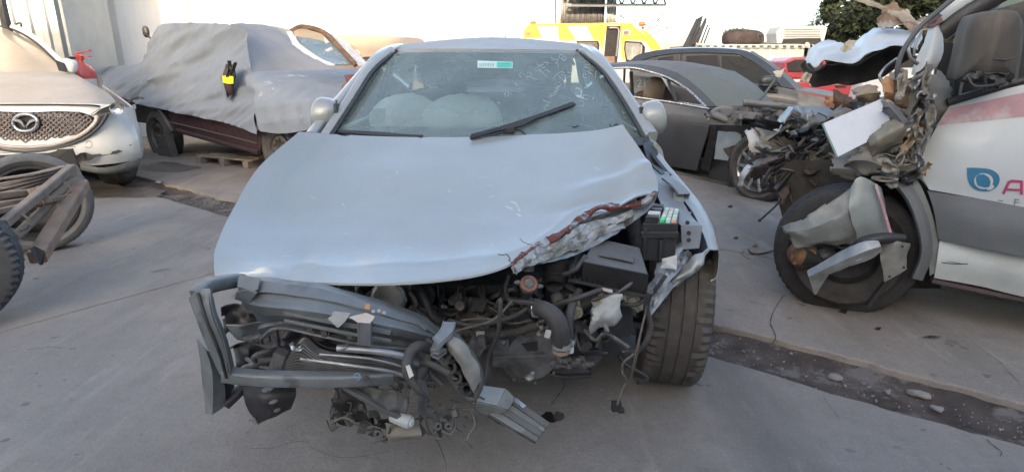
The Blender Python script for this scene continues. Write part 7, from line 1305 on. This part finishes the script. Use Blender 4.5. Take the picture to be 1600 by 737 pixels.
# stick with rag leaning between the two cars
stk = thing('rag_stick', 'thin dark stick with a pale torn rag on its tip leaning before the crossover', 'stick', W(1180, 165, 6.9))
m = M(); m.tube([W(1176, 172, 6.6), W(1200, 140, 6.75), W(1222, 110, 6.8)], .014, 8); part('shaft', m, plasg, stk, 60)
m = M(); m.sheet([[W(1208, 112, 6.75), W(1220, 110, 6.75), W(1226, 106, 6.75)], [W(1211, 120, 6.75), W(1219, 121, 6.75), W(1223, 113, 6.75)]], 4, .006, .02, 9, edge=.01); part('rag', m, mk('cream_rag', (.55, .50, .42), .9, 0, .1), stk, 40)

# ---------------------------------------------------------------- yellow ambulance
AY = 19.0; B_ = Plane(2, AY, 1.0, -.12)
am = thing('ambulance', 'yellow and white ambulance van with an open side door beyond the cars', 'ambulance', (3, AY + .5, 0))
yel = mk('ambulance_yellow', (.72, .55, .03), .45, 0, .06, 3, .2, bump=.03); wht = mk('ambulance_white', (.66, .62, .54), .5, 0, .06, 3, .2, bump=.03); dkg = mk('ambulance_dark_interior', (.035, .03, .03), .8)
ey = [(818, 46), (826, 38), (870, 37), (940, 36), (975, 35), (990, 37), (1005, 46), (1024, 62), (1044, 80), (1050, 98), (1050, 130), (818, 130)]
m = M(); m.plate(B_.P(ey), 1.9); body = part('body', m, wht, am, 0, bevel=.05)
def ab_(nm, pts, mt, k=.02, par=am, th=.02, **kk): m = M(); m.plate(B_.P(pts, k), th); return part(nm, m, mt, par, 0, **kk)
ab_('yellow_panel', [(820, 46), (827, 39), (838, 38.5), (846, 58), (818, 60)], yel); ab_('yellow_stripe', [(873, 39), (884, 39), (900, 63), (874, 63), (872, 50)], yel)
ab_('yellow_stripe', [(917, 41), (948, 38.5), (941, 80), (936, 62), (928, 63)], yel); ab_('yellow_door_surround', [(970, 38), (988, 39), (998, 48), (1012, 58), (1026, 78), (1018, 78), (1008, 64), (978, 62), (974, 70), (977, 96), (972, 90), (970, 60)], yel)
ab_('yellow_bonnet_stripe', [(1000, 46), (1008, 48), (1024, 62), (1034, 78), (1024, 78), (1012, 58)], yel)
ab_('roof_edge', [(826, 38), (940, 36), (988, 37), (988, 39), (940, 38.5), (826, 41)], yel, .03)
ab_('side_window', [(900, 64), (934, 64), (937, 70), (934, 90), (922, 92), (905, 75)], dkg); ab_('window_glass', [(902, 66), (932, 66), (934, 71), (931, 88), (922, 88), (908, 74)], mk('brown_tint_glass', (.16, .13, .11), .2, 0, .1, coat=.5), .05)
dd = ab_('open_doorway', [(948, 41), (970, 41), (964, 101), (943, 98)], dkg, .03)
m = M(); m.tube(B_.P([(952, 44), (963, 44), (967, 48), (966, 60), (963, 88)], .08), .03, 8); part('grab_rail', m, galv, dd, 60)
m = M(); m.box(B_(952, 95, .0), (.3, .1, .25)); part('tan_box_inside', m, tan, dd, 0)
cw = ab_('cab_window_frame', [(976, 64), (1002, 66), (1008, 74), (1006, 96), (990, 100), (978, 96), (975, 76)], dkg); ab_('cab_window', [(978, 67), (1000, 68), (1004, 75), (1002, 93), (990, 97), (980, 93), (977, 78)], mk('grey_cab_glass', (.30, .30, .28), .25, 0, .35, 3, coat=.5), .05, cw)
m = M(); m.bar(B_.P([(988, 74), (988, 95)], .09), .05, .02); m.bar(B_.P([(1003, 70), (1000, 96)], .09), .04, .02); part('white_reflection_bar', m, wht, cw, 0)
for cu, cv_ in ((825, 52), (979, 51)):
    ab_('marker_lamp_frame', [(cu - 7, cv_ - 4), (cu + 7, cv_ - 4), (cu + 6, cv_ + 5), (cu - 6, cv_ + 5)], yel if cu < 900 else wht, .06, bevel=.02); ab_('marker_lamp', [(cu - 4, cv_ - 2), (cu + 4, cv_ - 2), (cu + 3, cv_ + 3), (cu - 4, cv_ + 3)], mk('amber_grey_lamp', (.22, .14, .10), .4) if 'amber_grey_lamp' not in MATS else MATS['amber_grey_lamp'], .10)
orr = mk('orange_beacon', (.75, .22, .06), .4, 0, .1)
for u, v in ((833, 36.5), (1003, 38)): m = M(); m.ball(B_(u, v, -.15), (.20, .2, .14), 12, 8, None, .8); part('roof_beacon', m, orr, am, 60)
for a in (-1.2, 2.2): m = M(); m.lathe([(0, -.1), (.36, -.1), (.36, .1), (0, .1)], B_.at(a, .36, 0), B_.n, 24); part('road_wheel', m, tyrem, am, 40)

# ---------------------------------------------------------------- corrugated workshop with canopy behind the ambulance
hb_ = thing('canopy_workshop', 'tall dark corrugated workshop with a steel truss canopy rising behind the ambulance', 'building', (3, 27, 0))
Hp = Plane(0, 26, 1, 0)
def hpt(u, v, Y=26): return W(u, v, Y)
dcl = mk('dark_corrugated', (.07, .07, .075), .6, .1, .2, 1, .1); lcl = mk('pale_corrugated', (.42, .43, .42), .6, .1, .15, 1, .1)
x0, x1, x2 = hpt(876, 20).x, hpt(946, 20).x, hpt(965, 20).x
corr((x0, 26), (x1, 26), 0, 7, .22, .06, dcl, 'dark_wall', hb_, .5); corr((x1 + .02, 25.9), (x2, 26.2), 0, 7, .18, .05, lcl, 'pale_wall', hb_, .5)
m = M(); m.box((x0 - .1, 26, 3.5), (.18, .2, 7)); part('corner_column', m, mk('sunlit_cream_column', (.55, .48, .38), .6), hb_)
m = M(); m.box(((x0 + x1) / 2, 28, 3.5), (x1 - x0, 3.6, 7)); part('inner_wall', m, dcl, hb_)
xa, xb = hpt(884, 0, 25).x, hpt(1040, 6, 25).x; zc = hpt(1000, 8, 25).z
m = M(); m.box(((xa + xb) / 2, 24.9, zc - .02), (xb - xa, .1, .12)); m.box(((xa + xb) / 2 - .3, 24.9, zc + .42), (xb - xa - .4, .1, .12))
n_ = 9
for k in range(n_): xx = xa + (xb - xa) * k / n_; m.bar([Vector((xx, 24.9, zc)), Vector((xx + (xb - xa) / n_ * .5, 24.9, zc + .4))], .06, .06); m.bar([Vector((xx + (xb - xa) / n_ * .5, 24.9, zc + .4)), Vector((xx + (xb - xa) / n_, 24.9, zc))], .06, .06)
part('canopy_truss', m, mk('blue_grey_steel', (.07, .085, .10), .6, .2), hb_, 40)
m = M(); m.box(((xa + xb) / 2, 23.5, zc + .62), (xb - xa + .3, 4.5, .1)); part('canopy_roof', m, MATS['blue_grey_steel'], hb_)
# ---------------------------------------------------------------- container, load on top
ct_ = thing('shipping_container', 'long white ribbed shipping container behind the grey crossover', 'container', (8, 24, 0))
q0, q1 = W(1075, 70, 22), W(1268, 70, 22); wcon = mk('container_white', (.55, .56, .53), .6, 0, .1, 2, .3, streak=.2)
cz = q0.z
corr((q0.x, 22), (q1.x, 22), 0, cz - .1, .32, .05, wcon, 'side_wall', ct_, .45)
m = M(); m.box(((q0.x + q1.x) / 2, 22, cz - .05), (q1.x - q0.x, .14, .12)); m.box((q0.x, 22, cz / 2), (.14, .14, cz)); m.box((q1.x, 22, cz / 2), (.14, .14, cz)); part('container_frame', m, wcon, ct_, 0)
m = M(); m.box(((q0.x + q1.x) / 2, 23.3, cz - .04), (q1.x - q0.x, 2.4, .05)); part('container_roof', m, wcon, ct_, 0)
for k in range(15): m = M(); u = 1082 + k * 12; m.box(W(u, 72.5, 21.9), (.12, .04, .05)); part('lashing_slot', m, plasg, ct_, 0)
m = M(); m.ball(W(1261, 70, 21.9), (.18, .1, .18), 12, 8); part('corner_ring', m, wcon, ct_, 60)
tb = thing('tarpaulin_bundle', 'dark rounded tarpaulin bundle with green branches lying on the white container', 'bundle', W(1160, 68, 22.5))
m = M(); m.ball(W(1160, 60, 22.5), (1.42, .9, .56), 26, 12, None, .55); m.v = [p + noise.noise_vector(p * 3) * .05 for p in m.v]; part('bundle', m, mk('dark_brown_tarp', (.06, .045, .045), .8, 0, .3, 4), tb, 60)
fol = mk('dark_foliage', (.024, .034, .022), .8, 0, .4, 1.5, bump=0, spec=.1, col2=(.042, .052, .032), thr=.52); fol2 = mk('dusty_foliage', (.085, .095, .065), .8, 0, .4, 2, bump=0)
def leaves(m, c, d, n, s, rn, flat=0):
    for i in range(n):
        while 1:
            q = Vector((rn.uniform(-1, 1), rn.uniform(-1, 1), rn.uniform(-1, 1)))
            if q.length < 1: break
        p = Vector(c) + Vector((q.x * d[0], q.y * d[1], q.z * d[2])); a = Vector((rn.uniform(-1, 1), rn.uniform(-1, 1), rn.uniform(-1, 1))).normalized(); b = a.orthogonal().normalized(); z = s * rn.uniform(.5, 1.3)
        m.add([p - a * z, p + b * z * .4, p + a * z, p - b * z * .4], [(0, 1, 2, 3)])
rn = random.Random(3); m = M(); leaves(m, W(1155, 51, 22.4), (.60, .35, .15), 700, .05, rn); leaves(m, W(1180, 58, 22.3), (.35, .3, .14), 300, .05, rn); part('branches', m, fol2, tb, 0, kind='stuff')
tc_ = thing('truck_cap', 'white hard truck bed cap resting on the right end of the container', 'truck cap', W(1255, 66, 22.3))
Tn = Plane(0, 22.1, 1, 0)
m = M(); m.plate(Tn.P([(1219, 42), (1290, 40), (1293, 44), (1287, 68), (1280, 68), (1284, 50), (1228, 50), (1222, 68), (1214, 68), (1213, 52)]), .9); part('shell', m, wcon, tc_, 0, bevel=.02)
m = M(); m.plate(Tn.P([(1222, 44), (1287, 43), (1283, 60), (1225, 60)], .03), .05); lid = part('panel', m, mk('cap_panel', (.48, .50, .49), .5, 0, .05), tc_, 0, bevel=.01)
for v in (46, 50, 54, 57): m = M(); m.bar(Tn.P([(1226, v + .3), (1282, v)], .06), .012, .012); part('panel_line', m, MATS['smoked_dusty_glass'], lid, 0)
m = M(); m.plate(Tn.P([(1225, 61), (1282, 59), (1284, 68), (1222, 68)], .01), .1); part('dark_opening', m, darkcrack, tc_, 0)
rk = thing('folded_rack', 'dark folded metal sheets leaning upright at the left end of the container', 'scrap', W(1085, 72, 21.5))
dk2 = mk('rack_dark', (.045, .05, .065), .7, .1, .3, 3)
for k, (a, b_, c_, d_) in enumerate((((1066, 76), (1088, 30), (1096, 26), (1078, 76)), ((1076, 76), (1096, 26), (1099, 24), (1086, 74)), ((1082, 70), (1102, 28), (1105, 30), (1090, 66)))):
    m = M(); m.plate([W(*p, 21.3 - .15 * k) for p in (a, b_, c_, d_)], .06); part('metal_sheet', m, dk2, rk, 0)
for k in range(3): m = M(); m.bar([W(1090 + 5 * k, 68, 21), W(1103 + 3 * k, 34 + 5 * k, 21)], .05, .04); part('bent_rod', m, dk2, rk, 0)
bw = thing('boundary_wall', 'low brown boundary wall beyond the ambulance and the container', 'wall', (8, 34, 0)); m = M(); z1 = W(1050, 66, 34).z; m.box((15, 34, z1 / 2), (34, .3, z1)); part('wall_panel', m, mk('brown_block_wall', (.20, .17, .155), .9, 0, .2, 2), bw, 0)
# red car with white stripe, white car
rc_ = thing('red_car', 'red car with a white side stripe, seen under the van hood', 'car', (7.5, 13, 0)); redp = mk('red_car_paint', (.42, .02, .04), .4, 0, .06, 2, .3, coat=.3)
X_ = Plane(6.8, 13, 1, -.1)
def xp(nm, pts, mt, k=0, par=rc_, th=.05, **kk): m = M(); m.plate(X_.P(pts, k), th); return part(nm, m, mt, par, 0, **kk)
xp('body_side', [(1230, 128), (1264, 128), (1300, 122), (1330, 114), (1350, 114), (1346, 144), (1340, 175), (1230, 170)], redp, bevel=.03); xp('white_stripe', [(1264, 129), (1345, 127), (1344, 131), (1266, 134)], white_p, .02)
xp('cabin', [(1226, 96), (1240, 90), (1285, 88), (1300, 112), (1300, 124), (1226, 124)], redp, -.3, th=1.3, bevel=.04); xp('window', [(1230, 99), (1242, 94), (1282, 92), (1292, 112), (1232, 112)], dkg, -.27); xp('door_handle', [(1306, 134), (1322, 134), (1322, 137), (1306, 137)], darkst, .03)
m = M(); P = [X_.at(a, z, k) for a in (-1.5, 1.3) for k in (-.1, -1.6) for z in (.3, .8)]; m.add(P, [(0, 1, 3, 2), (4, 6, 7, 5), (0, 4, 5, 1), (2, 3, 7, 6), (0, 2, 6, 4), (1, 5, 7, 3)]); part('underbody', m, redp, rc_, 0)
for a in (-1.0, 1.0): m = M(); m.lathe([(0, -.1), (.33, -.1), (.33, .1), (0, .1)], X_.at(a, .33, -.1), X_.n, 20); part('road_wheel', m, tyrem, rc_, 40)
wc_ = thing('white_car', 'white car just right of the red car, glimpsed past the crushed van', 'car', (8.8, 12.6, 0)); X2 = Plane(8.0, 12.4, 1, -.1)
m = M(); m.plate(X2.P([(1346, 138), (1352, 112), (1370, 108), (1390, 92), (1420, 84), (1500, 84), (1520, 160), (1340, 160)]), 1.6); wb_ = part('body', m, mk('clean_white_paint', (.62, .65, .66), .4, 0, .04, 2, .2), wc_, 0, bevel=.06)
m = M(); m.plate(X2.P([(1396, 94), (1420, 87), (1500, 87), (1500, 104), (1392, 106)], .02), .03); part('window', m, dkg, wc_, 0)
for a in (.2, 2.2): m = M(); m.lathe([(0, -.1), (.33, -.1), (.33, .1), (0, .1)], X2.at(a, .33, 0), X2.n, 20); part('road_wheel', m, tyrem, wc_, 40)
# tan car behind the pickup
tcar = thing('tan_car', 'dust covered tan car, only roof and windscreen showing beyond the covered pickup', 'car', (-2.5, 11.2, 0)); tnm = mk('tan_dusty_paint', (.36, .27, .19), .55, 0, .1, 2, .8, (.40, .31, .22), .04)
m = M(); m.sheet([PP([(520, 58, 11.0), (560, 56, 11.5), (640, 60, 11.5)]), PP([(535, 64, 10.3), (580, 62, 10.4), (660, 64, 10.6)]), PP([(560, 80, 10), (590, 84, 9.9), (670, 84, 10)]), PP([(575, 104, 9.8), (600, 106, 9.6), (680, 108, 9.7)])], 5, .02); part('roof_and_windscreen', m, tnm, tcar, 50)
m = M(); m.sheet([PP([(500, 58, 11.2), (535, 64, 10.3), (560, 82, 10), (576, 106, 9.8)]), PP([(490, 110, 11.4), (530, 112, 10.5), (560, 118, 10.2), (580, 125, 9.9)])], 4, .02); part('body_side', m, tnm, tcar, 50)
m = M(); m.bar(PP([(530, 62, 10.3), (552, 78, 10), (570, 100, 9.8)]), .06, .04, up=(0, -1, 1), sub=4); part('windscreen_pillar', m, mk('pale_pillar', (.45, .40, .34), .5), tcar, 60)
m = M(); m.ball(PP([(575, 95, 9.6)])[0], (.22, .12, .12), 12, 8, None, .7); part('door_mirror', m, darkst, tcar, 60)
m = M(); m.box((-2.2, 11, .6), (1.8, 2.6, .9)); part('underbody', m, tnm, tcar, 0)
# lamp posts far off
for i, (u, lab) in enumerate(((556, 'slim lamp post rising behind the tan car, leftmost of the two'), (567, 'slim lamp post rising behind the tan car, right hand of the two'))):
    p = W(u, 30, 12.9 + i * .1); t = thing('lamp_post', lab, 'lamp post', (p.x, p.y, 0), 'lamp posts beyond the wall'); m = M(); m.tube([Vector((p.x, p.y, 0)), Vector((p.x, p.y, 6))], .035, 10); part('pole', m, mk('cream_post', (.5, .46, .4), .6) if 'cream_post' not in MATS else MATS['cream_post'], t, 60)
    m = M(); m.box((p.x + .2, p.y, 6), (.5, .12, .06)); part('lamp_head', m, MATS['cream_post'], t, 0)
# ---------------------------------------------------------------- trees
bark = mk('tree_bark', (.07, .055, .045), .95, 0, .3, 8, bump=.6)
def tree(x, y, h, crown, n, s, lab, seed, mat=fol, z0=.12, group='trees behind the yard'):
    rn = random.Random(seed); t = thing('evergreen_tree', lab, 'tree', (x, y, 0), group); m = M()
    m.tube([Vector((x, y, 0)), Vector((x + .1, y, h * .4)), Vector((x - .1, y, h * .9))], [.22, .15, .03], 8); cs = []
    for k in range(16):
        z = h * (z0 + (.95 - z0) * k / 15); a = rn.random() * 6.28; r = crown * (1 - .75 * (k / 15) ** 1.6) * rn.uniform(.5, 1); e = Vector((x + math.cos(a) * r, y + math.sin(a) * r, z + r * .1)); m.tube([Vector((x, y, z - .3)), (Vector((x, y, z)) + e) / 2 + Vector((0, 0, .1)), e], [.06, .04, .015], 5); cs.append((e, crown * rn.uniform(.22, .45))); cs.append(((Vector((x, y, z)) + e) / 2, crown * rn.uniform(.25, .4)))
    part('trunk', m, bark, t, 60); m = M()
    for c_, r in cs: leaves(m, c_, (r, r, r * .6), n // len(cs), s, rn)
    part('crown', m, mat, t, 0)
for i, (u, Y, h, cr, n, s, lab, mt) in enumerate(((1296, 26, 4.6, 1.1, 6000, .12, 'dark evergreen tree, leftmost and lowest of the clump right of the truck cap', fol), (1350, 24, 9.5, 2.0, 15000, .14, 'tall dark evergreen tree directly behind the crumpled van hood', fol), (1412, 25, 10, 2.5, 15000, .15, 'broad dark evergreen tree behind the splintered liner of the van', fol), (1475, 24, 10, 2.3, 13000, .15, 'dark evergreen tree behind the white fender fin of the van', fol), (1540, 26, 9, 2.4, 8000, .15, 'evergreen tree behind the large black van mirror', fol), (1285, 33, 4.4, 1.4, 2200, .09, 'thin pale leafed tree peeping over the white truck cap', fol2))):
    p = W(u, 60, Y); tree(p.x, Y, h, cr, n, s, lab, 20 + i, mt)
for i, (u, v, Y, w_, h_, lab, cat) in enumerate(((1005, 32, 29, 1.6, .5, 'airy treetop with reddish leaves above the ambulance cab', 'tree'), (790, 50, 45, 3, .5, 'distant pale treetop just above the blue sedan roof', 'tree'))):
    rn = random.Random(50 + i); p = W(u, v, Y); t = thing('airy_tree', lab, cat, (p.x, p.y, 0)); m = M(); m.tube([Vector((p.x, p.y, 0)), Vector((p.x, p.y, p.z - .3))], [.12, .05], 6)
    for k in range(7): m.tube([Vector((p.x, p.y, p.z - .8)), p + Vector((w_ * (k - 3) / 3.5, 0, rn.uniform(-.3, .3)))], .02, 5)
    part('trunk', m, bark, t, 60); m = M(); leaves(m, p, (w_, .8, h_), 260, .07, rn); part('crown', m, mk('reddish_leaf', (.20, .11, .07), .8, 0, .4) if i == 0 else mk('pale_leaf', (.30, .27, .22), .8, 0, .3), t, 0)
